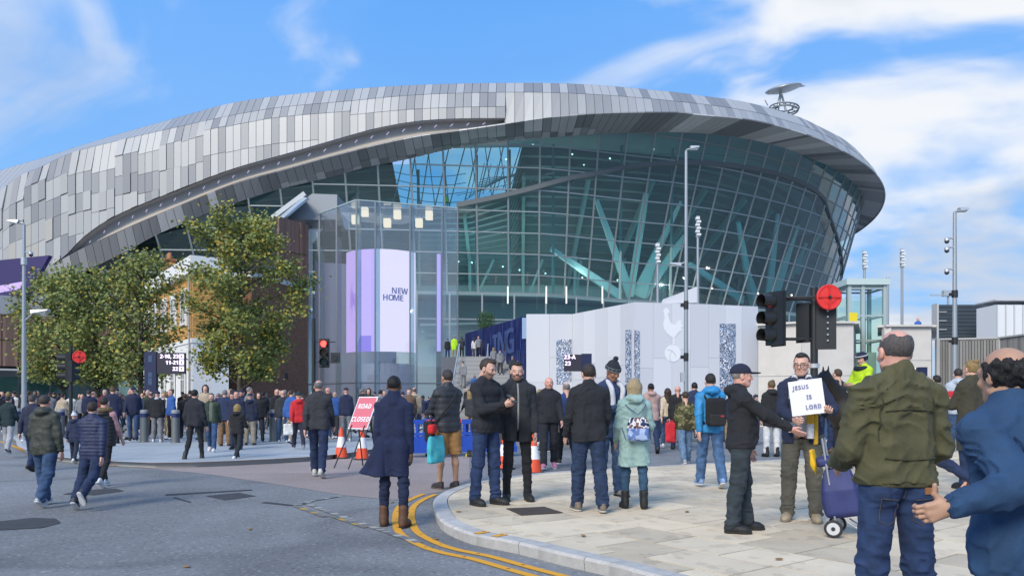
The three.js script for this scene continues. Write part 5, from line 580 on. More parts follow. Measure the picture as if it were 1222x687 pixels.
const camoMap = tex(256, 256, (i, j) => { const a = fbm(i / 30, j / 30, 3, 3), b = fbm(i / 26 + 9, j / 26, 8, 3); return a > 0.56 ? [0.22, 0.20, 0.14] : b > 0.53 ? [0.33, 0.36, 0.22] : b < 0.42 ? [0.50, 0.47, 0.34] : [0.28, 0.30, 0.18]; }); camoMap.repeat.set(1.5, 1.5);
const cloths = {};
function cloth(c, o = {}) { const k = c.join() + JSON.stringify(o); return cloths[k] ??= new THREE.MeshPhysicalMaterial({ color: new THREE.Color().setRGB(...(o.camo ? [1, 1, 1] : c.map(v => v * 1.2 + 0.004))), map: o.camo ? camoMap : o.denim ? denimMap : plainMap, roughness: o.shiny ? 0.62 : 0.9, sheen: o.shiny ? 0 : 0.25, sheenRoughness: 0.6, sheenColor: new THREE.Color().setRGB(...c.map(v => Math.min(1, v * 1.5 + 0.02))), bumpMap: clothBump, bumpScale: o.shiny ? 0.0008 : 0.002 }); }
const skinMat = new THREE.MeshPhysicalMaterial({ vertexColors: true, roughness: 0.55, sheen: 0.1 });
const hairMap = tex(128, 128, (i, j) => { const c = 0.8 + 0.5 * (fbm(i / 3, j / 22, 2, 3) - 0.5) + 0.2 * (fbm(i / 24, j / 24, 5, 3) - 0.5); return [c, c, c]; }); hairMap.repeat.set(5, 5);
const hairMat = c => mats['hair' + c] ??= new THREE.MeshPhysicalMaterial({ color: new THREE.Color().setRGB(...c), map: hairMap, roughness: 0.6, bumpMap: hairMap, bumpScale: 0.004 });

const tone = { pale: [0.62, 0.37, 0.28], pink: [0.64, 0.34, 0.26], tan: [0.45, 0.26, 0.17], brown: [0.16, 0.085, 0.055] };
const headCache = {};
function headGeo(cell, kind = 'a') {                                // origin between the ears, facing +z; kind changes jaw and nose
  const key = cell.toFixed(4) + kind; if (headCache[key]) return headCache[key].clone();
  const w = kind === 'b' ? 1.07 : 1, f = new Field([-0.12, -0.22, -0.15], [0.12, 0.15, 0.16], cell);
  f.ell([0, 0.03, -0.012], [0.076, 0.088, 0.096], 0).ell([0, -0.028, 0.026], [0.06 * w, 0.084, 0.066], 0.03).ell([0, -0.088, 0.06], [0.03 * w, 0.026, 0.026], 0.03).cap([-0.05 * w, -0.062, 0.012], [-0.02, -0.092, 0.055], 0.022, 0.018, 0.02).cap([0.05 * w, -0.062, 0.012], [0.02, -0.092, 0.055], 0.022, 0.018, 0.02);
  f.cap([0, -0.06, -0.024], [0, -0.21, -0.036], 0.055 * w, 0.062 * w, 0.03);
  f.cap([-0.04, 0.024, 0.076], [0.04, 0.024, 0.076], 0.014, 0.014, 0.015);
  for (const s of [-1, 1]) { f.ell([s * 0.031, 0.003, 0.097], [0.017, 0.011, 0.014], 0.012, true); f.ell([s * 0.031, 0.002, 0.076], [0.0135, 0.0115, 0.0135], 0.003); f.ell([s * 0.042, -0.028, 0.07], [0.018, 0.016, 0.016], 0.02); f.ell([s * 0.080, -0.006, -0.006], [0.0115, 0.033, 0.021], 0.008); f.ell([s * 0.09, -0.004, 0.004], [0.007, 0.016, 0.009], 0.006, true); }
  f.cap([0, 0.016, 0.084], [0, -0.026, 0.108], 0.009, 0.0125, 0.012).cap([-0.013, -0.03, 0.095], [0.013, -0.03, 0.095], 0.0085, 0.0085, 0.008);
  f.cap([-0.019, -0.056, 0.086], [0.019, -0.056, 0.086], 0.0065, 0.0065, 0.008).cap([-0.017, -0.065, 0.085], [0.017, -0.065, 0.085], 0.0075, 0.0075, 0.006).ell([0, -0.0605, 0.096], [0.022, 0.0018, 0.008], 0.003, true);
  return (headCache[key] = f.mesh()).clone();
}
function paintHead(g, skin, o) {                                    // skin, lips, eyes, brows, stubble as colour of the skin itself
  const p = g.attributes.position, C = new Float32Array(p.count * 3);
  for (let i = 0; i < p.count; i++) {
    const x = Math.abs(p.getX(i)), y = p.getY(i), z = p.getZ(i); let c = skin.slice(); const n = 0.92 + 0.16 * vnoise(x * 60, y * 60, z * 60); c = c.map(v => v * n);
    const mixc = (t, k) => { c = c.map((v, q) => lerp(v, t[q], k)); };
    if (z > 0.03) {
      const ch = Math.exp(-(((x - 0.04) / 0.022) ** 2) - (((y + 0.025) / 0.022) ** 2)); mixc([skin[0] * 1.02, skin[1] * 0.82, skin[2] * 0.8], ch * 0.6);
      if (z > 0.075 && Math.abs(y + 0.06) < 0.011 && x < 0.024) mixc([skin[0] * 0.78, skin[1] * 0.55, skin[2] * 0.55], 0.8);
      const ex = (x - 0.031) / 0.0125, ey = (y - 0.001) / 0.0042; if (z > 0.07 && ex * ex + ey * ey < 1) { c = [0.36, 0.33, 0.31]; if (Math.hypot(x - 0.031, y - 0.001) < 0.0062) c = [0.035, 0.028, 0.022]; } else if (z > 0.066 && ex * ex + ey * ey < 1.7) mixc([skin[0] * 0.5, skin[1] * 0.42, skin[2] * 0.4], 0.3);
      const bx = (x - 0.032) / 0.022, by = (y - 0.0265 + 0.004 * bx * bx) / 0.0055; if (bx * bx + by * by < 1) mixc(o.hair || [0.04, 0.03, 0.02], 0.75);
      if (o.beard && y < -0.018 && (y < -0.072 || x > 0.022 || y > -0.052) && !(y > -0.04 && x < 0.055 && x > 0.02 && z > 0.05) && y > -0.125) mixc(o.beard, o.beardK || 0.7);
    } else if (o.beard && y < -0.03 && y > -0.11 && z > -0.005) mixc(o.beard, 0.6);
    C.set(c, i * 3);
  }
  g.setAttribute('color', new THREE.BufferAttribute(C, 3)); return g;
}
function hairGeo(style, cell, seed = 1) {
  const f = new Field([-0.17, -0.36, -0.24], [0.17, 0.22, 0.2], cell), noise = (p, a) => { };
  const skull = (t) => f.ell([0, 0.033, -0.014], [0.076 + t, 0.088 + t, 0.097 + t], 0);
  const rough = (amp, fr = 55) => f.all((d, x, y, z) => d + amp * (vnoise(x * fr + seed, y * fr * 0.7, z * fr) - 0.5));
  const cut = fn => f.all((d, x, y, z) => Math.max(d, fn(x, y, z)));
  if (style === 'short' || style === 'crop' || style === 'quiff') {
    skull(style === 'crop' ? 0.004 : 0.005); if (style !== 'crop') f.ell([0, 0.062, -0.016], [0.071, 0.072, 0.09], 0.01); if (style === 'quiff') f.ell([0.008, 0.1, 0.048], [0.05, 0.034, 0.036], 0.03);
    rough(style === 'crop' ? 0.003 : 0.007, 80); cut((x, y, z) => Math.max(z - 0.015 > 0 ? 0.078 + 0.16 * (z - 0.05) + 7 * x * x * (z > 0.04 ? 1 : 0.3) + 0.008 * vnoise(x * 90, y * 20, 4) - y : -1, z <= 0.015 ? (-0.055 + 0.9 * Math.max(0, z + 0.05)) - y : -1, Math.abs(x) > 0.066 && z > -0.03 ? 0.008 - y : -1));
  } else if (style === 'fringe') {                                  // bald on top, hair round the sides and back
    skull(0.0035); rough(0.004, 150); cut((x, y, z) => Math.max(y - (0.07 - 0.3 * Math.max(0, z + 0.045) + 0.03 * vnoise(x * 70, z * 70, 3)), z - 0.03, -0.062 + 0.8 * Math.max(0, z + 0.06) - y));
  } else if (style === 'curlyfringe') {
    skull(0.016); rough(0.02, 60); cut((x, y, z) => Math.max(y - (0.045 - 0.25 * Math.max(0, z + 0.02) + 0.032 * vnoise(x * 55, z * 55, 6)), z - 0.03, -0.085 + 0.7 * Math.max(0, z + 0.06) - y));
  } else if (style === 'long' || style === 'bob') {
    const L = style === 'long' ? -0.27 : -0.15; skull(0.018); f.cap([-0.05, 0, -0.045], [-0.06, L, -0.06], 0.05, 0.04, 0.05).cap([0.05, 0, -0.045], [0.06, L, -0.06], 0.05, 0.04, 0.05).cap([0, 0, -0.07], [0, L - 0.02, -0.085], 0.05, 0.045, 0.05).cap([-0.07, 0.02, 0.02], [-0.075, -0.09, 0.03], 0.022, 0.02, 0.02).cap([0.07, 0.02, 0.02], [0.075, -0.09, 0.03], 0.022, 0.02, 0.02);
    f.all((d, x, y, z) => d + 0.0035 * Math.sin(Math.atan2(x, z) * 46 + 9 * vnoise(x * 20, y * 9, z * 20)) + 0.012 * (vnoise(x * 26, y * 9, z * 26) - 0.5)); cut((x, y, z) => z > 0.035 && Math.abs(x) < 0.062 ? 0.082 - y : -1);
  } else if (style === 'bun') {
    skull(0.011); f.ell([0, 0.105, -0.085], [0.044, 0.04, 0.042], 0.015); rough(0.014, 50); cut((x, y, z) => Math.max(z > 0.015 ? 0.078 - y : -1, z <= 0.015 ? (-0.06 + 0.9 * Math.max(0, z + 0.05)) - y : -1));
  } else if (style === 'cap') {
    skull(0.018); cut((x, y) => 0.034 - y); const b = [0, 0.036, 0.12]; f.ell(b, [0.072, 0.011, 0.082], 0.012); f.all((d, x, y, z) => d);
  } else if (style === 'beanie' || style === 'pompom') {
    skull(0.017); f.cap([0, 0.07, -0.02], [0, 0.09, -0.03], 0.08, 0.07, 0.03); f.all((d, x, y, z) => d - 0.0035 * Math.sin(Math.atan2(x, z) * 34)); cut((x, y) => 0.032 - y); for (const a of [0, 1, 2, 3, 4, 5, 6, 7, 8, 9, 10, 11]) { const t = a / 12 * Math.PI * 2, t2 = (a + 1) / 12 * Math.PI * 2; f.cap([0.09 * Math.sin(t), 0.052, -0.014 + 0.108 * Math.cos(t)], [0.09 * Math.sin(t2), 0.052, -0.014 + 0.108 * Math.cos(t2)], 0.015, 0.015, 0.008); }
    if (style === 'pompom') f.ell([0.02, 0.175, -0.035], [0.036, 0.034, 0.036], 0.006);
  } else if (style === 'helmet') { skull(0.034); f.ell([0, 0.05, 0.085], [0.07, 0.016, 0.05], 0.02); cut((x, y, z) => (z > 0.03 ? 0.045 : -0.035) - y); }
  const g = uvByBody(f.mesh(), 4); return g;
}
const handCache = {};
function handGeo(kind, cell) {                                      // a right hand: wrist at the origin, fingers along -y, palm facing +x, thumb towards +z
  const key = kind + cell.toFixed(4); if (handCache[key]) return handCache[key].clone();
  const f = new Field([-0.09, -0.24, -0.11], [0.11, 0.05, 0.12], cell), curl = { relaxed: 0.5, flat: 0.08, grip: 1.25, thumb: 1.3 }[kind];
  f.cap([0, 0.03, 0], [0, -0.02, 0], 0.027, 0.025, 0.02).cap([0, -0.03, 0.02], [0, -0.085, 0.026], 0.017, 0.014, 0.02).cap([0, -0.03, -0.005], [0, -0.088, -0.004], 0.018, 0.014, 0.02).cap([0, -0.03, -0.02], [0, -0.082, -0.03], 0.016, 0.013, 0.02);
  [[0.029, 0.072, 0], [0.01, 0.08, 0.02], [-0.011, 0.074, 0.01], [-0.031, 0.058, 0.0]].forEach(([z, L, e], k) => { let p = [0, -0.086 - (k === 3 ? -0.008 : 0), z], a = curl * 0.35; for (let s = 0; s < 3; s++) { const l = L * [0.46, 0.3, 0.24][s], q = [p[0] + Math.sin(a) * l, p[1] - Math.cos(a) * l, p[2] + (kind === 'flat' ? z * 0.18 : 0)]; f.cap(p, q, 0.0092 - s * 0.0008, 0.0084 - s * 0.0008, 0.004); p = q; a += curl * [0.75, 0.6, 0][s]; } });
  const th = kind === 'thumb' ? [[0, -0.03, 0.03], [0.005, -0.045, 0.062], [0.0, -0.035, 0.095]] : kind === 'grip' ? [[0.005, -0.03, 0.028], [0.026, -0.062, 0.045], [0.042, -0.09, 0.03]] : [[0.004, -0.028, 0.028], [0.018, -0.06, 0.05], [0.026, -0.09, 0.05]];
  f.cap(th[0], th[1], 0.013, 0.011, 0.012).cap(th[1], th[2], 0.0105, 0.009, 0.004);
  return (handCache[key] = f.mesh()).clone();
}
const shoeCache = {};
function shoeGeo(cell, boot) {                                      // toe towards +z, ankle at the origin, ground at -0.085
  const key = cell.toFixed(3) + boot; if (shoeCache[key]) return shoeCache[key];
  const f = new Field([-0.09, -0.12, -0.13], [0.09, boot ? 0.2 : 0.1, 0.25], cell);
  f.cap([0, -0.045, -0.045], [0, -0.05, 0.12], 0.042, 0.045, 0).cap([0, -0.058, 0.1], [0, -0.062, 0.165], 0.046, 0.032, 0.03).cap([0, 0.01, -0.035], [0, -0.04, 0.05], 0.044, 0.045, 0.03); if (boot) f.cap([0, -0.02, -0.022], [0, 0.13, -0.025], 0.05, 0.052, 0.03);
  f.all((d, x, y, z) => Math.max(d + 0.0015 * Math.sin(z * 110) * (z > 0 && z < 0.1 && y > -0.04 ? 1 : 0), -0.068 - y, boot ? -1 : y - 0.028));
  const s = new Field([-0.09, -0.12, -0.13], [0.09, -0.03, 0.25], Math.min(cell, 0.02)); s.cap([0, -0.07, -0.04], [0, -0.07, 0.12], 0.045, 0.048, 0).cap([0, -0.07, 0.1], [0, -0.07, 0.165], 0.049, 0.036, 0.03).all((d, x, y, z) => Math.max(d, -0.088 - y, y + 0.062));
  return shoeCache[key] = { upper: uvByBody(f.mesh(), 3), sole: uvByBody(s.mesh()) };
}
const add = (a, b, s = 1) => [a[0] + b[0] * s, a[1] + b[1] * s, a[2] + b[2] * s], sub3 = (a, b) => [a[0] - b[0], a[1] - b[1], a[2] - b[2]], len = a => Math.hypot(...a), nrm = a => { const l = len(a) || 1; return a.map(v => v / l); };
function reach(a, t, l1, l2, hint) { const d = sub3(t, a); let L = Math.min(len(d), (l1 + l2) * 0.995); const u = nrm(d), e = add(a, u, L), c = (l1 * l1 + L * L - l2 * l2) / (2 * l1 * L), s = Math.sqrt(Math.max(0, 1 - c * c)); let h = hint; const k = h[0] * u[0] + h[1] * u[1] + h[2] * u[2]; h = nrm(add(h, u, -k)); return [add(add(a, u, l1 * c), h, l1 * s), e]; }
function figure(s, cell) {                                          // geometries of one dressed figure 1.75 m tall facing +z, its feet on y = 0; s describes build, pose and clothes
  const g = s.girth || 1, lean = s.lean || 0, tw = s.twist || 0, out = {};
  const up = p => { const y = p[1] - 0.98, c = Math.cos(lean * sstep(-0.05, 0.2, y)), n = Math.sin(lean * sstep(-0.05, 0.2, y)); let q = [p[0], 0.98 + y * c - p[2] * n, p[2] * c + y * n]; const k = tw * sstep(0, 0.35, y), X = q[0] * Math.cos(k) + q[2] * Math.sin(k), Z = -q[0] * Math.sin(k) + q[2] * Math.cos(k); return [X, q[1], Z]; };
  const legs = [1, -1].map(sd => { const [fl, ab, kn, pitch] = (sd > 0 ? s.legL : s.legR) || [0, 0.05, 0.03]; const hip = [sd * 0.093, 0.92, 0], kd = [sd * Math.sin(ab), -Math.cos(fl) * Math.cos(ab), Math.sin(fl)], k = add(hip, nrm(kd), 0.43), sa = fl - kn, ad = [sd * Math.sin(ab) * 0.6, -Math.cos(sa), Math.sin(sa)], a = add(k, nrm(ad), 0.42); return { hip, k, a, pitch: pitch ?? (sa < -0.25 ? -sa * 1.05 : sa > 0.3 ? -0.25 : 0), sd, yaw: sd * (s.toeOut ?? 0.14) }; });
  const low = Math.min(...legs.map(l => l.a[1] - 0.088 - Math.max(0, Math.sin(l.pitch) * 0.16 - (1 - Math.cos(l.pitch)) * 0.08) - Math.max(0, Math.sin(-l.pitch) * 0.07)));
  const dy = s.seated ? 0 : -low, mv = p => [p[0], p[1] + dy, p[2]]; legs.forEach(l => { l.hip = mv(l.hip); l.k = mv(l.k); l.a = mv(l.a); });
  const T = p => mv(up(p)), sw = (s.shoulder || 1) * 0.168;
  const arms = [1, -1].map(sd => { const sh = T([sd * sw, 1.392, -0.005]), tgt = sd > 0 ? s.handL : s.handR; if (tgt) { const [e, w] = reach(sh, mv(tgt), 0.29, 0.26, [sd * 0.6, -0.8, -0.5]); return { sh, e, w, sd }; } const [fl, ab, el, inn] = (sd > 0 ? s.armL : s.armR) || [0.02, 0.15, 0.22]; const u = nrm([sd * Math.sin(ab), -Math.cos(fl) * Math.cos(ab), Math.sin(fl) * Math.cos(ab)]), e = add(sh, u, 0.29), b = fl + el, v = nrm([sd * Math.sin(ab * 0.3) - sd * (inn || 0), -Math.cos(b), Math.sin(b)]); return { sh, e, w: add(e, v, 0.255), sd }; });
  const bbLo = [-0.75, -0.03, -0.75], bbHi = [0.75, 1.95, 0.75]; const pts = [...legs.flatMap(l => [l.hip, l.k, l.a]), ...arms.flatMap(a => [a.sh, a.e, a.w]), T([0, 1.6, 0])]; for (let k = 0; k < 3; k++) { bbLo[k] = Math.min(...pts.map(p => p[k])) - 0.32; bbHi[k] = Math.max(...pts.map(p => p[k])) + 0.32; }
  const hy = s.headYaw || 0, hp = s.headPitch || 0, neck = T([0, 1.47, -0.02]), hc = T([0, 1.625 - Math.abs(hp) * 0.012, 0.012 + hp * 0.05]), HM = new THREE.Matrix4().compose(V(...hc), new THREE.Quaternion().setFromEuler(new THREE.Euler(hp + lean * 0.4, hy + tw * 0.6, s.headRoll || 0, 'YXZ')), V(1, 1, 1));
  // body
  const body = new Field(bbLo, bbHi, Math.max(cell * 1.25, 0.014)), c = (a, b, r, q, k) => body.cap(a, b, r, q, k);
  for (const sd of [1, -1]) { c(T([sd * 0.09, 1.35, 0]), T([sd * 0.065, 1.1, 0]), 0.085 * g, 0.08 * g, 0.05); c(T([sd * 0.065, 1.1, 0]), mv([sd * 0.075, 0.94, 0]), 0.08 * g, 0.09 * g, 0.05); c(T([sd * 0.03, 1.46, -0.01]), T([sd * sw, 1.415, -0.005]), 0.045, 0.05, 0.05); }
  c(neck, T([0, 1.56, 0]), 0.052, 0.05, 0.04);
  for (const l of legs) { const bare = s.legs?.short ? 1 : 0.8; c(l.hip, l.k, 0.064, 0.048 * bare, 0.04); const mid = add(l.k, sub3(l.a, l.k), 0.32); c(l.k, [mid[0], mid[1], mid[2] - 0.02], 0.048 * bare, 0.055 * bare, 0.03); c([mid[0], mid[1], mid[2] - 0.02], l.a, 0.052 * bare, 0.036 * bare, 0.03); const f = [Math.sin(l.yaw) * 0.1, -0.05 - Math.sin(l.pitch) * 0.1, 0.1]; c(l.a, add(l.a, f), 0.034, 0.028, 0.02); }
  for (const a of arms) { c(a.sh, a.e, 0.05, 0.04, 0.03); c(a.e, a.w, 0.041, 0.027, 0.02); }
  const bodyG = body.mesh(); { const n = bodyG.attributes.position.count, C = new Float32Array(n * 3), p = bodyG.attributes.position; for (let i = 0; i < n; i++) { const k = 0.94 + 0.12 * vnoise(p.getX(i) * 30, p.getY(i) * 30, p.getZ(i) * 30); C.set(s.skin.map(v => v * k), i * 3); } bodyG.setAttribute('color', new THREE.BufferAttribute(C, 3)); }
  const bits = [bodyG], hg = paintHead(headGeo(Math.max(0.0045, cell * 0.42), s.face), s.skin, { hair: s.browC || s.hairC, beard: s.beard, beardK: s.beardK }); hg.applyMatrix4(HM); bits.push(hg);
  arms.forEach((a, i) => { const d = nrm(sub3(a.w, a.e)), kind = (a.sd > 0 ? s.handKL : s.handKR) || 'relaxed', h = handGeo(kind, Math.max(0.004, cell * 0.42)); if (a.sd < 0) { } const y = V(-d[0], -d[1], -d[2]); let fw = (a.sd > 0 ? s.palmL : s.palmR) ? V(...(a.sd > 0 ? s.palmL : s.palmR)) : V(-a.sd, 0, 0.25); const xx = fw.sub(y.clone().multiplyScalar(fw.dot(y))).normalize(), zz = xx.clone().cross(y); let m = new THREE.Matrix4().makeBasis(xx, y, zz); const thumbFwd = zz.z * 1 + zz.y * 0.6; if (thumbFwd < 0) { m = new THREE.Matrix4().makeBasis(xx, y, zz.negate()); h.index && h.setIndex([...h.index.array].reverse()); } m.setPosition(...add(a.w, d, 0.012)); h.applyMatrix4(m); h.computeVertexNormals(); const n = h.attributes.position.count, C = new Float32Array(n * 3); for (let q = 0; q < n; q++) C.set(s.skin, q * 3); h.setAttribute('color', new THREE.BufferAttribute(C, 3)); bits.push(h); });
  bits.forEach(b => { b.deleteAttribute('uv'); b.computeVertexNormals(); }); out.body = mergeGeometries(bits);
  // top garment
  const J = s.top, hem = J.hem ?? 0.80, th = J.thick ?? 0.024, f = new Field(bbLo, bbHi, cell), e = (a, b, r, q, k) => f.cap(a, b, r, q, k), coat = hem < 0.66;
  const wide = J.flare || 0;
  for (const sd of [1, -1]) {
    e(T([sd * 0.078, 1.35, 0]), T([sd * 0.06, 1.1, 0.005]), 0.084 * g + th, 0.082 * g + th, 0.05); e(T([sd * 0.06, 1.1, 0.005]), mv([sd * 0.072, 0.93, 0]), 0.082 * g + th, 0.09 * g + th, 0.05);
    e(mv([sd * 0.072, 0.93, 0]), mv([sd * (0.074 + wide * 0.5), hem - 0.05, 0]), 0.09 * g + th, 0.092 * g + th + wide * 0.5, 0.05);
    e(T([sd * 0.045, 1.475, -0.012]), T([sd * sw, 1.395, -0.005]), 0.042 + th * 0.7, 0.048 + th * 0.8, 0.045);
  }
  e(T([0, 1.33, 0.018]), T([0, 1.0, 0.01]), 0.085 * g + th, 0.085 * g + th, 0.05); if (s.belly) e(T([0, 1.12, 0.05]), mv([0, 0.99, 0.06]), 0.1 * g + s.belly, 0.1 * g + s.belly, 0.06);
  if (J.collar) e(T([0, 1.44, -0.015]), T([0, 1.47 + J.collar, -0.012]), 0.075 + th * 0.5, 0.066, 0.03);
  for (const a of arms) { e(a.sh, a.e, 0.05 + th * 0.8, 0.041 + th * 0.75, 0.018); const wr = add(a.w, nrm(sub3(a.w, a.e)), -0.01); if (!J.short) e(a.e, wr, 0.041 + th * 0.75, 0.031 + th * 0.5, 0.016); }
  if (J.hood) { f.ell(T([0, 1.475, -0.105]), [0.105, 0.06, 0.07], 0.04); e(T([-0.07, 1.49, -0.04]), T([0.07, 1.49, -0.04]), 0.05, 0.05, 0.04); }
  const rid = J.puffer || 0, wr = J.wrinkle ?? 0.011, sd0 = (s.seed || 1) * 3.7;
  f.all((d, x, y, z) => { if (rid && (y > hem + 0.03)) d -= 0.012 * Math.pow(Math.abs(Math.sin(Math.PI * y / rid)), 0.6) - 0.008; if (Math.abs(d) < 0.04) { const w0 = vnoise(x * 4 + sd0, y * 4, z * 4) - 0.5, yy = y * 15 + w0 * 7 + Math.abs(x) * 9, w1 = vnoise(x * 8 + sd0, yy, z * 8), w2 = vnoise(x * 22 + sd0, y * 26 + z * 12, z * 22), amt = 0.5 + 0.9 * vnoise(x * 5 + 40, y * 5 + sd0, z * 5); const rg1 = Math.pow(1 - Math.min(1, Math.abs(w1 - 0.5) * 2.6), 2.2), w3 = vnoise(x * 13 + y * 9 + sd0, y * 11 - x * 10, z * 13), rg2 = Math.pow(1 - Math.min(1, Math.abs(w3 - 0.5) * 3), 2.5); d += wr * amt * (0.32 - 1.25 * rg1) - wr * 0.55 * amt * rg2 + wr * 0.45 * (w2 - 0.5); } return Math.max(d, hem + dy + 0.01 * Math.sin(x * 14 + sd0) - y); });
  if (J.open) f.all((d, x, y, z) => z > 0 && y < 1.48 + dy ? Math.max(d, J.open - Math.abs(x)) : d);
  out.top = uvByBody(f.mesh()); if (J.open || J.inner) { const fi = new Field(bbLo, bbHi, cell * 1.2); for (const sd of [1, -1]) { fi.cap(T([sd * 0.085, 1.35, 0.0]), T([sd * 0.07, 1.1, 0.01]), 0.095 * g, 0.095 * g, 0.05); fi.cap(T([sd * 0.07, 1.1, 0.01]), mv([sd * 0.075, 0.93, 0.01]), 0.095 * g, 0.1 * g, 0.05); } fi.cap(T([0, 1.34, 0.02]), T([0, 1.0, 0.015]), 0.1 * g, 0.1 * g, 0.05); fi.cap(T([0, 1.43, -0.01]), T([0, 1.48, -0.01]), 0.07, 0.064, 0.03); fi.all((d, x, y, z) => Math.max(d + 0.01 * (vnoise(x * 12, y * 16, z * 12) - 0.5), 0.88 + dy - y)); out.inner = uvByBody(fi.mesh()); }
  // trousers
  const B = s.legs || {}, tf = new Field(bbLo, bbHi, cell), lw = B.wide ?? 0.016, t = (a, b, r, q, k) => tf.cap(a, b, r, q, k);
  for (const l of legs) { t(l.hip, l.k, 0.078 * Math.sqrt(g) + lw, 0.054 + lw, 0.035); const m = add(l.k, sub3(l.a, l.k), 0.3); if (!B.short) { t(l.k, [m[0], m[1], m[2] - 0.012], 0.054 + lw, 0.053 + lw, 0.03); t([m[0], m[1], m[2] - 0.012], add(l.a, [0, 0.005, 0]), 0.053 + lw, (B.ankle ?? 0.045) + lw, 0.02); } else t(l.hip, add(l.hip, sub3(l.k, l.hip), 0.98), 0.09 + lw, 0.085 + lw, 0.03); t(l.hip, mv([l.sd * 0.06, 1.02, 0]), 0.092 * g, 0.088 * g, 0.04); t(add(l.hip, [-l.sd * 0.02, 0.02, -0.035]), add(l.hip, [0, -0.04, -0.04]), 0.075 * g, 0.07 * g, 0.03); }
  const kneeY = legs.map(l => l.k[1]);
  tf.all((d, x, y, z) => { if (Math.abs(d) < 0.04) { const w1 = vnoise(x * 12 + sd0, y * 26, z * 12), lo = sstep(0.36, 0.12, y), kn = Math.exp(-(((y - 0.5) / 0.1) ** 2)); d += (0.007 + 0.012 * lo + 0.008 * kn) * (0.3 - 1.2 * Math.pow(1 - Math.min(1, Math.abs(w1 - 0.5) * 2.6), 2)); } const cutLow = B.short ? Math.min(...kneeY) + 0.0 - y : -1; return Math.max(d, y - Math.min(1.06, hem + 0.05) - dy, cutLow); });
  out.legs = uvByBody(tf.mesh());
  out.feet = legs.map(l => new THREE.Matrix4().compose(V(...l.a), new THREE.Quaternion().setFromEuler(new THREE.Euler(l.pitch, l.yaw, 0, 'YXZ')), V(1, 1, 1)));
  out.head = HM; out.arms = arms; out.T = T; out.mv = mv; out.dy = dy; return out;
}
const FINE = { }; let seedN = 1;
function dress(root, fig, s, cell) {                                // puts the geometries of a figure under a person
  const b = part('body', fig.body, skinMat, root);
  if (s.hair && s.hair !== 'none') { const key = 'hair' + s.hair + cell.toFixed(3), hg = (FINE[key] ??= hairGeo(s.hair, Math.max(0.006, cell * 0.62), 3)); const isHat = ['cap', 'beanie', 'pompom', 'helmet'].includes(s.hair); const m = part(isHat ? s.hair === 'cap' ? 'cap' : s.hair === 'helmet' ? 'helmet' : 'beanie' : 'hair', hg, isHat ? cloth(s.hatC || [0.02, 0.025, 0.05]) : hairMat(s.hairC), root); m.applyMatrix4(fig.head); if (isHat && s.under) { const h2 = part('hair', (FINE['hair' + s.under + cell.toFixed(3)] ??= hairGeo(s.under, Math.max(0.006, cell * 0.62), 3)), hairMat(s.hairC), root); h2.applyMatrix4(fig.head); } }
  const topName = s.top.name || 'jacket'; const tm = part(topName, fig.top, cloth(s.top.c, s.top.o), root);
  if (fig.inner) part('shirt', fig.inner, cloth(s.top.inner || [0.5, 0.5, 0.5]), root);
  part(s.legs?.short ? 'shorts' : 'trousers', fig.legs, cloth(s.legs?.c || [0.03, 0.05, 0.1], s.legs?.o || {}), root);
  const sg = shoeGeo(Math.max(0.008, cell * 0.8), !!s.boot); fig.feet.forEach(m => { const sh = part('shoe', sg.upper, cloth(s.shoe || [0.02, 0.02, 0.02], { shiny: 1 }), root); sh.applyMatrix4(m); part('sole', sg.sole, cloth(s.sole || [0.02, 0.02, 0.02]), sh); });
  return tm;
}
function personAt(px, feetY, headY, ground, yaw, label, s, group) { // stands at the ground place seen at (px, feetY), as tall as the photograph shows
  const d = (EYE - ground) * FL / (feetY - HZ), H = (feetY - headY) / FL * d; return personIn(xAt(px, d), ground, -d, H, yaw, label, s, group);
}
function personIn(x, y, z, H, yaw, label, s, group) {
  const root = thing('person', label, 'person', [x, y, z], yaw * Math.PI / 180, group), d = -z, sc = H / 1.745; root.scale.setScalar(sc); s.skin ??= tone.pale; s.hairC ??= [0.05, 0.035, 0.025]; s.seed ??= seedN++;
  const cell = Math.max(0.0095, Math.min(0.028, d * 0.0013)), fig = figure(s, cell); dress(root, fig, s, cell); root.userData.fig = null; delete root.userData.fig; return { root, fig, cell, s, sc };
}
// ---------- people ----------
const NAVY = [0.014, 0.02, 0.055], BLACK = [0.012, 0.013, 0.016], CHAR = [0.03, 0.033, 0.04], JEANS = [0.035, 0.075, 0.16], DJEANS = [0.012, 0.026, 0.075], WHITE = [0.62, 0.62, 0.62], DEN = { denim: 1 };
const stride = (a = 0.34, swap) => { const f = [a, 0.04, 0.06], b = [-a * 0.8, 0.04, a * 1.1]; return swap ? { legL: b, legR: f, armL: [0.32, 0.13, 0.3], armR: [-0.3, 0.13, 0.15] } : { legL: f, legR: b, armL: [-0.3, 0.13, 0.15], armR: [0.32, 0.13, 0.3] }; };
const carried = (P, name, label, cat) => { const g = thing(name, label, cat, P.root.position.toArray(), P.root.rotation.y); g.scale.copy(P.root.scale); return g; };
const rbox = (w, h, d, r, cell, fn) => { const f = new Field([-w / 2 - 0.06, -h / 2 - 0.06, -d / 2 - 0.06], [w / 2 + 0.06, h / 2 + 0.06, d / 2 + 0.06], cell); f.run(f.lo, [9, 9, 9], (q, x, y, z) => { const a = Math.abs(x) - w / 2 + r, b = Math.abs(y) - h / 2 + r, c = Math.abs(z) - d / 2 + r; let e = Math.hypot(Math.max(a, 0), Math.max(b, 0), Math.max(c, 0)) + Math.min(Math.max(a, b, c), 0) - r; return fn ? fn(e, x, y, z) : e; }); return uvByBody(f.mesh()); };
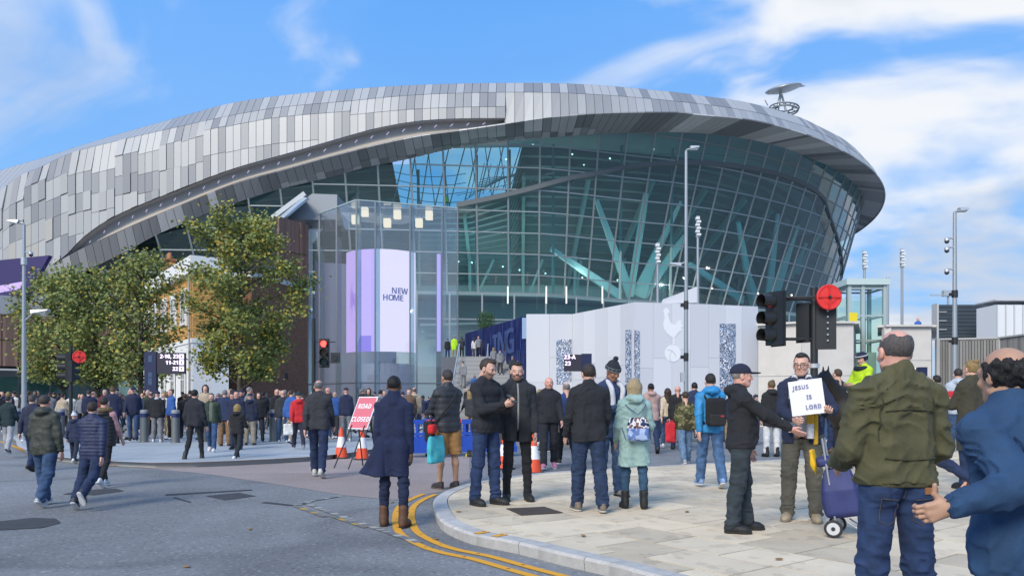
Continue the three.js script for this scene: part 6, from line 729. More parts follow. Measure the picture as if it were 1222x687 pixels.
const tubeOf = (pts, r, n = 24, closed = false) => new THREE.TubeGeometry(new THREE.CatmullRomCurve3(pts.map(p => V(...p)), closed), n, r, 6, closed);
function onBack(geo) {                                               // depth of a garment's back at (x, y), for seams and patches sewn onto it
  const p = geo.attributes.position; return (x, y) => { let z = 9; for (let i = 0; i < p.count; i++) if (Math.abs(p.getX(i) - x) < 0.014 && Math.abs(p.getY(i) - y) < 0.014 && p.getZ(i) < z) z = p.getZ(i); return z; };
}
const seam = (P, geo, pts, m, name, r = 0.0022) => { const bz = onBack(geo), l = []; for (let k = 0; k + 1 < pts.length; k++) for (let q = 0; q < 6; q++) { const x = lerp(pts[k][0], pts[k + 1][0], q / 6), y = lerp(pts[k][1], pts[k + 1][1], q / 6) + P.fig.dy, z = bz(x, y); if (z < 1) l.push([x, y, z - 0.0005]); } if (l.length > 3) part(name, tubeOf(l, r, l.length * 2), m, P.root); };
// left, walking away up the road
{ const p = personAt(53, 604, 473, 0, 178, 'stout man in dark olive hooded jacket and blue jeans walking away', { ...stride(0.26), girth: 1.2, belly: 0.03, hair: 'crop', hairC: [0.09, 0.07, 0.055], skin: tone.pink, top: { c: [0.035, 0.04, 0.03], hood: 1, hem: 0.8, collar: 0.03, o: { shiny: 1 } }, legs: { c: JEANS, o: DEN, wide: 0.03 }, shoe: [0.4, 0.4, 0.42], sole: WHITE, armR: [-0.05, 0.22, 0.2], armL: [0.1, 0.2, 0.3] }); part('hood_lining', new THREE.TorusGeometry(0.085, 0.03, 8, 20).rotateX(1.5).translate(...p.fig.T([0, 1.49, -0.02])), cloth(NAVY), p.root); }
personAt(110, 606, 481, 0, 182, 'youth in quilted navy jacket and dark jeans walking away', { ...stride(0.3, true), hair: 'short', hairC: [0.06, 0.04, 0.025], girth: 1.05, top: { c: [0.012, 0.022, 0.07], puffer: 0.058, collar: 0.06, hem: 0.78, thick: 0.03, o: { shiny: 1 }, wrinkle: 0.004 }, legs: { c: DJEANS, o: DEN, wide: 0.022 }, legR: [-0.42, 0.02, 0.55], shoe: [0.05, 0.05, 0.06], sole: WHITE });
{ const p = personAt(124, 581, 475, 0, 176, 'person in black padded gilet over pink sleeves with fur hood trim', { ...stride(0.28), hair: 'crop', hairC: [0.05, 0.04, 0.03], girth: 1.08, top: { c: [0.55, 0.28, 0.27], hem: 0.95, wrinkle: 0.008 }, legs: { c: BLACK, wide: 0.006 }, shoe: WHITE, sole: WHITE }); const f = new Field([-0.3, 0.7, -0.3], [0.3, 1.6, 0.3], 0.018); for (const s of [1, -1]) { f.cap([s * 0.07, 1.36, 0], [s * 0.075, 0.85, 0], 0.135, 0.135, 0.05); } f.ell([0, 1.45, -0.1], [0.13, 0.08, 0.09], 0.04); f.all((d, x, y, z) => Math.max(d - 0.01 * Math.abs(Math.sin(Math.PI * y / 0.07)), 0.8 - y, y - 1.47)); part('gilet', uvByBody(f.mesh()), cloth(BLACK, { shiny: 1 }), p.root); const t = new Field([-0.25, 1.35, -0.3], [0.25, 1.65, 0.2], 0.012); for (let k = 0; k < 14; k++) { const a = Math.PI * (0.15 + 0.7 * k / 13), b = Math.PI * (0.15 + 0.7 * (k + 1) / 13); t.cap([Math.cos(a) * 0.15, 1.53 - 0.02 * Math.sin(a), 0.03 - Math.sin(a) * 0.18], [Math.cos(b) * 0.15, 1.53 - 0.02 * Math.sin(b), 0.03 - Math.sin(b) * 0.18], 0.042, 0.042, 0.02); } t.all((d, x, y, z) => d + 0.03 * (vnoise(x * 90, y * 90, z * 90) - 0.5)); part('fur_trim', uvByBody(t.mesh(), 5), hairMat([0.30, 0.19, 0.08]), p.root); }
personAt(88, 553, 494, 0, 185, 'small child in white bobble hat and navy padded coat', { ...stride(0.25), hair: 'pompom', hatC: [0.6, 0.6, 0.62], girth: 1.1, shoulder: 0.9, top: { c: [0.02, 0.03, 0.07], puffer: 0.1, hem: 0.72, hood: 1 }, legs: { c: [0.02, 0.025, 0.05] }, shoe: WHITE, sole: WHITE });
personAt(9, 541, 474, KH, 180, 'person in dark green quilted jacket and pale grey joggers', { ...stride(0.2), hair: 'short', girth: 1.05, top: { c: [0.012, 0.03, 0.035], puffer: 0.075, collar: 0.05, hem: 0.8 }, legs: { c: [0.36, 0.36, 0.38], wide: 0.025 }, shoe: [0.03, 0.03, 0.03], sole: WHITE });
personAt(38, 562, 473, 0, 178, 'man in navy jacket walking ahead of the stout man in olive', { ...stride(0.25), hair: 'short', hairC: [0.12, 0.1, 0.09], top: { c: [0.02, 0.025, 0.055], collar: 0.04 }, legs: { c: DJEANS, o: DEN } });
personAt(232, 553, 467, 0, 172, 'person in short black bomber jacket and tight black trousers walking away', { ...stride(0.2, true), hair: 'short', hairC: [0.015, 0.012, 0.01], top: { c: [0.016, 0.018, 0.026], hem: 0.86, thick: 0.03, collar: 0.04 }, legs: { c: BLACK, wide: 0.002, ankle: 0.036 }, boot: 1, armL: [-0.1, 0.2, 0.5], armR: [0.05, 0.2, 0.35] });
personAt(252, 539, 470, KH, 8, 'man in green jacket with white zips and blue jeans striding towards the road', { ...stride(0.3), hair: 'short', hairC: [0.03, 0.02, 0.015], beard: [0.05, 0.035, 0.03], beardK: 0.5, top: { c: [0.03, 0.05, 0.03], hood: 1, hem: 0.84, open: 0.04, inner: [0.12, 0.14, 0.12] }, legs: { c: JEANS, o: DEN }, shoe: WHITE, sole: WHITE });
personAt(268, 532, 466, KH, 182, 'grey haired man in navy coat and brown trousers seen from behind', { hair: 'short', hairC: [0.3, 0.3, 0.3], girth: 1.12, top: { c: [0.018, 0.03, 0.08], hem: 0.76, collar: 0.03 }, legs: { c: [0.2, 0.11, 0.05], wide: 0.025 }, shoe: [0.1, 0.05, 0.03] });
personAt(282, 536, 467, KH, 0, 'man in navy top facing the road behind the blonde woman', { hair: 'short', girth: 1.05, skin: tone.pink, top: { c: NAVY, hem: 0.84 }, legs: { c: DJEANS } });
{ const p = personAt(283, 552, 482, 0, 172, 'blonde woman in black jacket and leggings stepping onto the far pavement', { ...stride(0.36), hair: 'bob', hairC: [0.48, 0.33, 0.12], girth: 1.0, shoulder: 0.92, top: { c: BLACK, hem: 0.86, hood: 1 }, legs: { c: [0.014, 0.02, 0.024], wide: 0.004 }, shoe: WHITE, sole: WHITE, armL: [0.3, 0.2, 1.1, 0.3], armR: [0.3, 0.2, 1.0, 0.3] }); }
personAt(298, 531, 470, KH, 186, 'man in dark cap, navy jacket and stone trousers near the blonde woman', { hair: 'cap', hatC: [0.03, 0.035, 0.06], girth: 1.1, top: { c: [0.014, 0.02, 0.045], hem: 0.8, hood: 1 }, legs: { c: [0.25, 0.22, 0.17], wide: 0.03 }, shoe: BLACK });
{ const p = personAt(356, 536, 469, KH, 200, 'person in bright red jacket with dark hat carrying a white bag', { ...stride(0.3), hair: 'beanie', hatC: [0.012, 0.03, 0.035], girth: 1.08, top: { c: [0.55, 0.02, 0.025], hem: 0.82, hood: 1 }, legs: { c: [0.02, 0.02, 0.04] }, shoe: [0.03, 0.03, 0.05], sole: WHITE }); const b = carried(p, 'carrier_bag', 'white carrier bag held by the person in the red jacket', 'bag'); part('bag', rbox(0.3, 0.36, 0.1, 0.04, 0.02, (e, x, y, z) => e + 0.03 * (vnoise(x * 14, y * 14, z * 14) - 0.5)).translate(0.3, 0.62, 0.05), cloth([0.7, 0.7, 0.68]), b); part('handle', tubeOf([[0.2, 0.78, 0.05], [0.28, 0.88, 0.05], [0.38, 0.78, 0.05]], 0.008), cloth([0.7, 0.7, 0.68]), b); }
personAt(380, 570, 456, 0, 180, 'grey haired man in charcoal jacket and blue jeans walking to the atrium', { ...stride(0.26), hair: 'fringe', hairC: [0.25, 0.24, 0.23], girth: 1.1, skin: tone.pink, top: { c: [0.03, 0.032, 0.04], hem: 0.84, collar: 0.05 }, legs: { c: DJEANS, o: DEN, wide: 0.02 }, shoe: [0.5, 0.48, 0.42], sole: WHITE, legR: [-0.2, 0.03, 0.2] });
// man in the long coat
{ const p = personAt(470, 628, 450, 0, 176, 'man in long navy overcoat and brown boots standing by the yellow lines', { legL: [0.06, 0.05, 0.05], legR: [-0.06, 0.06, 0.08], hair: 'crop', hairC: [0.008, 0.007, 0.006], skin: tone.brown, top: { c: [0.008, 0.016, 0.055], hem: 0.58, flare: 0, collar: 0.07, thick: 0.012, name: 'overcoat', wrinkle: 0.006 }, legs: { c: [0.008, 0.016, 0.05], o: DEN, wide: 0.004, ankle: 0.04 }, boot: 1, shoe: [0.10, 0.045, 0.022], sole: [0.03, 0.02, 0.015], armL: [-0.06, 0.07, 0.12], armR: [0.0, 0.06, 0.15], face: 'b', girth: 0.95 }); const f = new Field([-0.1, 0.5, -0.35], [0.5, 1.1, 0.2], 0.012); f.cap([0.13, 0.98, -0.02], [0.34, 0.62, -0.04], 0.07, 0.05, 0.03).cap([0.13, 0.98, -0.02], [0.16, 0.6, -0.06], 0.08, 0.08, 0.06).cap([0.34, 0.6, -0.04], [0.16, 0.58, -0.06], 0.05, 0.06, 0.08).all((d, x, y) => Math.max(d, 0.585 - y + (x > 0.2 ? (x - 0.2) * 0.2 : 0))); part('coat_flap', uvByBody(f.mesh()), cloth([0.008, 0.016, 0.055]), p.root); }
{ const p = personAt(534, 583, 443, KH * 0, 212, 'man in brown shorts and black padded jacket with a shoulder bag', { legL: [0.03, 0.05, 0.03], legR: [0, 0.05, 0.04], hair: 'short', hairC: [0.06, 0.05, 0.045], skin: tone.tan, girth: 1.12, top: { c: [0.02, 0.024, 0.032], puffer: 0.09, collar: 0.06, hem: 0.82, o: { shiny: 1 }, wrinkle: 0.005 }, legs: { c: [0.33, 0.17, 0.06], short: 1, wide: 0.025 }, shoe: [0.03, 0.025, 0.025], sole: [0.1, 0.08, 0.06], armL: [0.5, 0.12, 0.9, 0.2], armR: [0.55, 0.12, 0.95, 0.1] }); const b = carried(p, 'shoulder_bag', 'black shoulder bag hanging at the hip of the man in shorts', 'bag'); part('pouch', rbox(0.26, 0.3, 0.12, 0.03, 0.012).rotateY(0.9).translate(0.26, 0.86, 0.06), cloth([0.014, 0.014, 0.016]), b); part('flap', rbox(0.27, 0.16, 0.03, 0.012, 0.01).rotateY(0.9).translate(0.30, 0.93, 0.1), cloth([0.02, 0.02, 0.024]), b); part('strap', tubeOf([[0.24, 0.98, -0.05], [0.1, 1.2, -0.18], [-0.06, 1.4, -0.15], [-0.12, 1.5, 0.0], [0.0, 1.4, 0.15], [0.22, 1.0, 0.12]], 0.014), cloth([0.014, 0.014, 0.016]), b); const c = carried(p, 'tote_bag', 'turquoise bag with red top hanging behind the man in shorts', 'bag'); part('bag', rbox(0.3, 0.42, 0.09, 0.02, 0.013, (e, x, y, z) => e + 0.03 * (vnoise(x * 10, y * 10, z * 10) - 0.5) + Math.max(0, y) * 0.12).rotateY(0.3).translate(0.3, 0.62, -0.22), cloth([0.06, 0.42, 0.48]), c); part('red_top', rbox(0.26, 0.14, 0.1, 0.04, 0.015).rotateY(0.9).translate(0.36, 0.9, -0.22), cloth([0.6, 0.02, 0.02]), c); }
{ const p = personAt(580, 602, 430, KH, 48, 'bearded man in black zip jacket and blue jeans holding a phone', { legL: [0.08, 0.04, 0.05], legR: [-0.06, 0.05, 0.03], hair: 'quiff', hairC: [0.07, 0.045, 0.03], beard: [0.09, 0.055, 0.035], skin: tone.pale, headPitch: 0.3, headYaw: 0.25, girth: 1.06, top: { c: [0.014, 0.016, 0.022], collar: 0.05, hem: 0.86, puffer: 0.13, wrinkle: 0.006 }, legs: { c: [0.018, 0.04, 0.11], o: DEN, wide: 0.016 }, shoe: [0.012, 0.012, 0.014], handL: [0.05, 1.2, 0.36], handR: [-0.06, 1.19, 0.34], handKL: 'grip', handKR: 'grip', palmL: [-0.7, 0.6, 0], palmR: [0.7, 0.6, 0] }); const ph = carried(p, 'phone', 'dark phone held in both hands by the bearded man', 'phone'); part('case', new THREE.BoxGeometry(0.075, 0.15, 0.01).rotateX(-0.9).translate(-0.01, 1.28, 0.43), mat(0.02, 0.02, 0.022, 0.2), ph); part('screen', new THREE.BoxGeometry(0.068, 0.14, 0.003).rotateX(-0.9).translate(-0.01, 1.286, 0.4255), mat(0.06, 0.07, 0.09, 0.08), ph); }
personAt(617, 597, 434, KH, 6, 'young bearded man in black hooded coat and black jeans facing the road', { legL: [0.02, 0.07, 0.03], legR: [0.0, 0.06, 0.03], hair: 'quiff', hairC: [0.035, 0.022, 0.015], beard: [0.05, 0.03, 0.02], skin: tone.pale, top: { c: [0.022, 0.025, 0.03], hood: 1, collar: 0.03, hem: 0.74, open: 0.012, inner: [0.28, 0.29, 0.3], thick: 0.032 }, legs: { c: [0.01, 0.011, 0.014], wide: 0.006, ankle: 0.04 }, boot: 1, shoe: [0.012, 0.012, 0.012], armL: [0.0, 0.14, 0.35], armR: [0.02, 0.16, 0.3], headPitch: 0.08, headYaw: -0.1 });
personAt(655, 560, 452, 0, 4, 'bald man in black tracksuit and pink trainers walking towards the pavement', { ...stride(0.22, true), hair: 'none', beard: [0.25, 0.12, 0.07], beardK: 0.4, browC: [0.2, 0.1, 0.06], skin: tone.pink, face: 'b', girth: 1.12, top: { c: [0.012, 0.014, 0.02], collar: 0.04, hem: 0.85, puffer: 0 }, legs: { c: [0.012, 0.014, 0.02], wide: 0.018 }, shoe: [0.55, 0.2, 0.3], sole: WHITE });
personAt(676, 556, 458, 0, 190, 'balding man in blue jacket walking away beside the bald man', { ...stride(0.25), hair: 'fringe', hairC: [0.3, 0.28, 0.26], top: { c: [0.02, 0.05, 0.16] }, legs: { c: BLACK }, shoe: [0.03, 0.03, 0.03], sole: WHITE });
personAt(703, 610, 436, KH, 186, 'man in black zip jacket and blue jeans standing with the blonde woman', { legL: [0.1, 0.06, 0.06], legR: [-0.12, 0.06, 0.12], hair: 'short', hairC: [0.055, 0.038, 0.028], girth: 1.14, top: { c: [0.014, 0.016, 0.022], hem: 0.82, collar: 0.05 }, legs: { c: [0.014, 0.032, 0.08], o: DEN, wide: 0.024 }, shoe: [0.16, 0.13, 0.1], sole: [0.5, 0.48, 0.44], armL: [0.15, 0.22, 0.4], armR: [0.2, 0.2, 0.5] });
{ const p = personAt(728, 592, 434, KH, 28, 'man in navy bobble hat and scarf looking down beside the blonde woman', { legL: [0.05, 0.05, 0.05], legR: [-0.05, 0.05, 0.05], hair: 'pompom', hatC: [0.014, 0.02, 0.03], skin: [0.3, 0.15, 0.09], headPitch: 0.38, lean: 0.06, top: { c: [0.018, 0.04, 0.1], collar: 0.03, hem: 0.76 }, legs: { c: JEANS, o: DEN, wide: 0.02 }, shoe: [0.3, 0.27, 0.22], handL: [0.1, 1.15, 0.3], handR: [-0.1, 1.15, 0.3], handKL: 'grip', handKR: 'grip' }); const sc = []; for (const [s, y] of [[1, 1.02], [-1, 1.12]]) sc.push(tubeOf([[s * 0.07, 1.5, 0.0], [s * 0.09, 1.42, 0.13], [s * 0.07, 1.25, 0.155], [s * 0.08, y, 0.16]].map(q => p.fig.T(q)), 0.036)); sc.push(tubeOf([[0.08, 1.5, 0], [0.0, 1.52, -0.085], [-0.08, 1.5, 0]].map(q => p.fig.T(q)), 0.036)); part('scarf', sc, cloth([0.55, 0.56, 0.6]), p.root); const band = new THREE.CylinderGeometry(0.115, 0.118, 0.045, 24).scale(0.87, 1, 1.02).translate(0, 0.048, -0.014); part('hat_band', band, cloth([0.13, 0.15, 0.16]), p.root).applyMatrix4(p.fig.head); }
{ const p = personAt(757, 606, 454, KH, 178, 'blonde woman in mint green coat with a drawstring bag on her back', { legL: [0.04, 0.05, 0.04], legR: [-0.04, 0.05, 0.05], hair: 'bob', hairC: [0.58, 0.45, 0.26], shoulder: 0.96, girth: 1.08, top: { c: [0.28, 0.42, 0.40], hem: 0.56, flare: 0.03, hood: 1, name: 'coat', wrinkle: 0.013 }, legs: { c: [0.03, 0.08, 0.15], o: DEN, wide: 0.006, ankle: 0.04 }, boot: 1, shoe: [0.012, 0.012, 0.012], armL: [0.05, 0.2, 0.5], armR: [0.12, 0.22, 0.75, 0.1] }); const b = carried(p, 'drawstring_bag', 'blue and white drawstring bag worn over the mint green coat', 'bag'); const print = tex(128, 128, (i, j) => { const a = fbm(i / 20, j / 20, 5, 3); return j < 56 ? (a > 0.55 ? [0.45, 0.3, 0.22] : a < 0.42 ? [0.1, 0.13, 0.3] : [0.85, 0.86, 0.9]) : (a > 0.52 ? [0.35, 0.45, 0.66] : [0.62, 0.7, 0.84]); }); print.repeat.set(3, 3); part('sack', rbox(0.3, 0.36, 0.11, 0.05, 0.011, (e, x, y, z) => e + Math.max(0, y - 0.05) * 0.35 + 0.02 * (vnoise(x * 16, y * 16, z * 16) - 0.5)).translate(-0.03, 1.1, -0.20), new THREE.MeshStandardMaterial({ map: print, roughness: 0.6 }), b); for (const s of [-1, 1]) part('cord', tubeOf([[0 - 0.03, 1.28, -0.2], [s * 0.13 - 0.01, 1.4, -0.12], [s * 0.14, 1.46, 0.0], [s * 0.19, 1.25, 0.02], [s * 0.17 - 0.03, 0.95, -0.17]], 0.006), cloth([0.05, 0.08, 0.2]), b); }
// beyond the pavement
personAt(777, 541, 459, 0, 182, 'man in dusty pink jacket walking beyond the pavement', { ...stride(0.2), hair: 'crop', hairC: [0.01, 0.008, 0.008], skin: [0.25, 0.13, 0.08], girth: 1.12, top: { c: [0.42, 0.28, 0.25], hood: 1 }, legs: { c: DJEANS } });
personAt(797, 535, 465, 0, 178, 'woman with long brown hair in cream top and blue jeans', { ...stride(0.2), hair: 'long', hairC: [0.07, 0.035, 0.02], shoulder: 0.9, top: { c: [0.55, 0.46, 0.34], hem: 0.9, thick: 0.014, name: 'top' }, legs: { c: JEANS, o: DEN, wide: 0.006 }, shoe: WHITE, sole: WHITE });
personAt(809, 536, 461, 0, 172, 'bald man in black jacket beyond the boy in camouflage', { hair: 'none', skin: tone.pink, girth: 1.1, top: { c: BLACK }, legs: { c: DJEANS } });
{ const p = personAt(818, 557, 469, 0, 186, 'boy in camouflage jacket and pale jeans carrying a red bag', { ...stride(0.24, true), hair: 'short', hairC: [0.07, 0.045, 0.03], girth: 1.0, top: { c: [0.2, 0.2, 0.14], o: { camo: 1 }, hem: 0.84 }, legs: { c: [0.12, 0.2, 0.32], o: DEN, wide: 0.02 }, shoe: [0.3, 0.3, 0.3], sole: WHITE, armL: [0.1, 0.15, 0.3] }); const b = carried(p, 'red_bag', 'red cloth bag hanging from the hand of the boy in camouflage', 'bag'); part('bag', rbox(0.26, 0.5, 0.09, 0.05, 0.02, (e, x, y, z) => e + 0.025 * (vnoise(x * 12, y * 12, z * 12) - 0.5)).translate(0.34, 0.82, 0.06), cloth([0.55, 0.02, 0.03]), b); part('handle', tubeOf([[0.26, 1.02, 0.06], [0.3, 1.1, 0.07], [0.38, 1.02, 0.06]], 0.01), cloth([0.5, 0.02, 0.03]), b); }
personAt(829, 538, 458, 0, 176, 'man in quilted navy jacket beyond the lamp post by the hoarding', { ...stride(0.22), hair: 'short', hairC: [0.02, 0.015, 0.012], top: { c: [0.02, 0.03, 0.075], puffer: 0.08, collar: 0.05 }, legs: { c: [0.02, 0.022, 0.03] }, shoe: WHITE, sole: WHITE });
{ const p = personAt(848, 582, 449, KH, 182, 'man in bright blue jacket wearing a black backpack', { ...stride(0.2), hair: 'short', hairC: [0.035, 0.025, 0.02], top: { c: [0.02, 0.22, 0.48], hood: 1, hem: 0.82, o: { shiny: 1 } }, legs: { c: [0.06, 0.13, 0.26], o: DEN, wide: 0.022 }, shoe: [0.2, 0.3, 0.5], sole: WHITE }); const b = carried(p, 'backpack', 'black backpack worn over the bright blue jacket', 'backpack'); part('sack', rbox(0.31, 0.44, 0.17, 0.07, 0.014).translate(-0.02, 1.19, -0.22), cloth([0.01, 0.01, 0.012]), b); part('pocket', rbox(0.25, 0.18, 0.07, 0.03, 0.012).translate(-0.02, 1.07, -0.315), cloth([0.016, 0.016, 0.018]), b); part('logo_patch', box(0.05, 0.02, 0.005, -0.08, 1.13, -0.353), cloth([0.5, 0.03, 0.03]), b); for (const s of [-1, 1]) part('strap', tubeOf([[s * 0.1, 1.36, -0.16], [s * 0.12, 1.47, -0.02], [s * 0.13, 1.35, 0.12], [s * 0.14, 1.08, 0.0], [s * 0.14, 1.02, -0.14]], 0.02), cloth([0.01, 0.01, 0.012]), b); }
// the handshake group
personAt(884, 634, 437, KH, 82, 'man in navy cap and black hooded jacket reaching out his hand', { legL: [0.12, 0.05, 0.05], legR: [-0.1, 0.05, 0.04], hair: 'cap', hatC: [0.012, 0.016, 0.04], under: 'fringe', hairC: [0.35, 0.33, 0.31], skin: tone.pink, girth: 1.1, belly: 0.015, top: { c: [0.012, 0.013, 0.017], hood: 1, hem: 0.86 }, legs: { c: [0.028, 0.04, 0.05], o: DEN, wide: 0.024 }, shoe: [0.012, 0.012, 0.013], handR: [-0.2, 1.06, 0.5], handKR: 'flat', palmR: [0.5, 0.75, 0.2], armL: [0.1, 0.12, 0.25] });
{ const p = personAt(957, 621, 424, KH, -22, 'man in glasses and open navy jacket holding up a white paper sign', { legL: [0.02, 0.07, 0.03], legR: [0.02, 0.07, 0.03], hair: 'quiff', hairC: [0.035, 0.033, 0.033], skin: tone.pale, headYaw: -0.2, headPitch: 0.06, girth: 1.06, top: { c: [0.014, 0.022, 0.055], hem: 0.8, open: 0.075, inner: [0.5, 0.5, 0.55], collar: 0.02 }, legs: { c: [0.10, 0.095, 0.075], wide: 0.024 }, shoe: [0.36, 0.28, 0.18], sole: [0.25, 0.2, 0.15], handL: [0.27, 1.15, 0.36], handR: [-0.07, 1.07, 0.36], handKL: 'grip', handKR: 'grip', palmL: [0.2, 0.3, -0.8], palmR: [0.5, 0.3, -0.8] });
  const gl = []; for (const s of [-1, 1]) { const t = new THREE.TorusGeometry(0.021, 0.0028, 6, 20); t.translate(s * 0.031, 0.0, 0.108); gl.push(t); gl.push(bar(V(s * 0.052, 0.002, 0.106), V(s * 0.08, 0.004, 0.0), 0.0025, 5)); } gl.push(bar(V(-0.01, 0.003, 0.11), V(0.01, 0.003, 0.11), 0.0025, 5)); part('glasses', gl, mat(0.02, 0.02, 0.02, 0.3), p.root).applyMatrix4(p.fig.head);
  const sc = cloth([0.03, 0.035, 0.07]), sw = cloth([0.6, 0.6, 0.62]), yl = cloth([0.6, 0.34, 0.02]); for (const [s, y] of [[1, 0.86], [-1, 0.92]]) { const pts = [[s * 0.065, 1.5, 0.02], [s * 0.085, 1.42, 0.13], [s * 0.085, 1.2, 0.165], [s * 0.09, y, 0.17]].map(q => p.fig.T(q)), c = new THREE.CatmullRomCurve3(pts.map(q => V(...q))); for (let k = 0; k < 7; k++) part('scarf_band', new THREE.TubeGeometry(new THREE.CatmullRomCurve3([0, 0.5, 1].map(f => c.getPoint((k + f) / 7))), 4, 0.036, 8), k % 3 === 0 ? sw : k === 5 ? yl : sc, p.root); } part('yellow_lining', rbox(0.06, 0.62, 0.05, 0.02, 0.014).translate(...p.fig.T([0.135, 1.1, 0.1])), yl, p.root);
  const w = carried(p, 'paper_sign', 'white paper sign reading JESUS IS LORD held against his chest', 'sign'); const g = new THREE.Group(); g.name = 'sheet_group'; const sheet = new THREE.PlaneGeometry(0.32, 0.35, 12, 10), sp = sheet.attributes.position; for (let i = 0; i < sp.count; i++) sp.setZ(i, 0.012 * Math.cos(sp.getX(i) * 9) + 0.006 * Math.sin(sp.getY(i) * 12)); sheet.computeVertexNormals(); const put = q => { q.rotateZ(0.13); q.rotateX(-0.12); q.translate(0.06, 1.3, 0.425); return q; }; part('sheet', put(sheet), mat(0.78, 0.79, 0.82, 0.7, 0, { side: THREE.DoubleSide, id: 'sheet' }), w); for (const [t, x, y] of [['JESUS', -0.05, 0.1], ['IS', 0.02, 0.0], ['LORD', 0.05, -0.1]]) { const q = text(t, 0.042, 0.002); q.translate(x, y, 0.022); part('lettering', put(q), mat(0.16, 0.16, 0.3, 0.6), w); } }
personAt(921, 545, 455, 0, 184, 'woman in quilted black coat and white trousers with tied back hair', { hair: 'bun', hairC: [0.22, 0.14, 0.07], shoulder: 0.94, girth: 1.1, top: { c: [0.014, 0.015, 0.018], puffer: 0.08, hem: 0.68, hood: 1, name: 'coat' }, legs: { c: [0.6, 0.6, 0.6], wide: 0.018 }, boot: 1, shoe: BLACK });
personAt(1000, 543, 443, KH * 0, 205, 'man in navy jacket and brown boots beside the police horse', { ...stride(0.15), hair: 'short', hairC: [0.1, 0.06, 0.035], top: { c: [0.014, 0.02, 0.04], hem: 0.8 }, legs: { c: DJEANS, o: DEN }, boot: 1, shoe: [0.12, 0.07, 0.035] }); personAt(986, 540, 446, 0, 170, 'dark haired man in black jacket between the sign holder and the horse', { hair: 'short', hairC: [0.02, 0.016, 0.014], top: { c: BLACK }, legs: { c: DJEANS } }); personAt(1043, 541, 456, 0, 182, 'person in dark coat standing in front of the police horse', { hair: 'short', top: { c: [0.03, 0.02, 0.02] }, legs: { c: BLACK } });
// right foreground
{ const p = personIn(xAt(1070, 4.05), KH, -4.05, 1.72, 184, 'balding man in olive green bomber jacket and dark blue jeans', { legL: [0.05, 0.07, 0.04], legR: [0.0, 0.07, 0.04], hair: 'fringe', hairC: [0.15, 0.13, 0.12], skin: tone.pink, face: 'b', girth: 1.03, shoulder: 1.08, top: { c: [0.082, 0.078, 0.036], hem: 0.93, collar: 0.06, thick: 0.03, wrinkle: 0.017 }, legs: { c: [0.018, 0.042, 0.115], o: DEN, wide: 0.018 }, shoe: BLACK, armR: [0.1, 0.26, 0.95, 0.3], armL: [0.08, 0.22, 1.1, 0.3] }); const f = new Field([-0.3, 0.85, -0.25], [0.3, 1.06, 0.25], 0.008); for (const sd of [1, -1]) f.cap(p.fig.mv([sd * 0.072, 0.9, 0]), p.fig.mv([sd * 0.072, 1.02, 0]), 0.126, 0.126, 0.05); f.all((q, x, y, z) => Math.max(q + 0.002 * Math.sin(Math.atan2(x, z) * 90), Math.abs(y - 0.945 - p.fig.dy) - 0.03)); part('waistband', uvByBody(f.mesh()), cloth([0.06, 0.057, 0.026]), p.root);
  const thr = cloth([0.055, 0.052, 0.024]), jt = cloth([0.12, 0.09, 0.07]); seam(p, p.fig.top, [[-0.15, 1.31], [0, 1.325], [0.15, 1.31]], thr, 'yoke_seam', 0.004); seam(p, p.fig.top, [[-0.15, 1.07], [0, 1.06], [0.15, 1.07]], thr, 'back_seam', 0.004); for (const s of [-1, 1]) { seam(p, p.fig.top, [[s * 0.155, 1.16], [s * 0.15, 1.28], [s * 0.135, 1.41]], thr, 'armhole_seam', 0.004); seam(p, p.fig.legs, [[s * 0.045, 0.85], [s * 0.14, 0.86], [s * 0.135, 0.74], [s * 0.09, 0.715], [s * 0.05, 0.74], [s * 0.045, 0.85]], jt, 'pocket_stitching', 0.002); } seam(p, p.fig.legs, [[0, 0.94], [0, 0.84]], jt, 'seat_seam', 0.002);
  const pz = onBack(p.fig.top)(-0.12, 0.96 + p.fig.dy); part('leather_patch', box(0.07, 0.035, 0.008, -0.12, 0.9 + p.fig.dy, onBack(p.fig.legs)(-0.12, 0.9 + p.fig.dy) - 0.003), cloth([0.35, 0.14, 0.05]), p.root); }
{ const p = personIn(xAt(1222, 2.78), KH, -2.78, 1.55, 196, 'balding man with curly dark hair in bright blue jacket holding out a thumb', { lean: 0.12, hair: 'curlyfringe', hairC: [0.018, 0.015, 0.014], skin: tone.tan, girth: 1.08, shoulder: 1.05, top: { c: [0.017, 0.056, 0.13], hem: 0.8, collar: 0.055, thick: 0.034, wrinkle: 0.014 }, legs: { c: DJEANS, o: DEN, wide: 0.03 }, shoe: BLACK, handL: [0.43, 1.12, -0.08], handKL: 'thumb', palmL: [0.1, -0.1, 0.9], armR: [0.1, 0.15, 0.3] }); const thr = cloth([0.009, 0.04, 0.11]); seam(p, p.fig.top, [[-0.14, 1.33], [0, 1.34], [0.14, 1.33]], thr, 'yoke_seam', 0.004); for (const s of [-1, 1]) seam(p, p.fig.top, [[s * 0.15, 1.12], [s * 0.15, 1.26], [s * 0.13, 1.4]], thr, 'armhole_seam', 0.004); seam(p, p.fig.top, [[0, 1.33], [0, 0.85]], thr, 'back_seam', 0.0035); }
{ const p = personAt(1103, 592, 446, KH, 232, 'grey haired man in white top and dark jeans striding past', { ...stride(0.45), legR: [-0.5, 0.03, 0.5], hair: 'short', hairC: [0.4, 0.4, 0.4], skin: tone.pink, girth: 1.1, top: { c: [0.5, 0.52, 0.56], hem: 0.84 }, legs: { c: DJEANS, o: DEN, wide: 0.02 }, shoe: [0.07, 0.035, 0.025], sole: [0.06, 0.05, 0.045] }); }
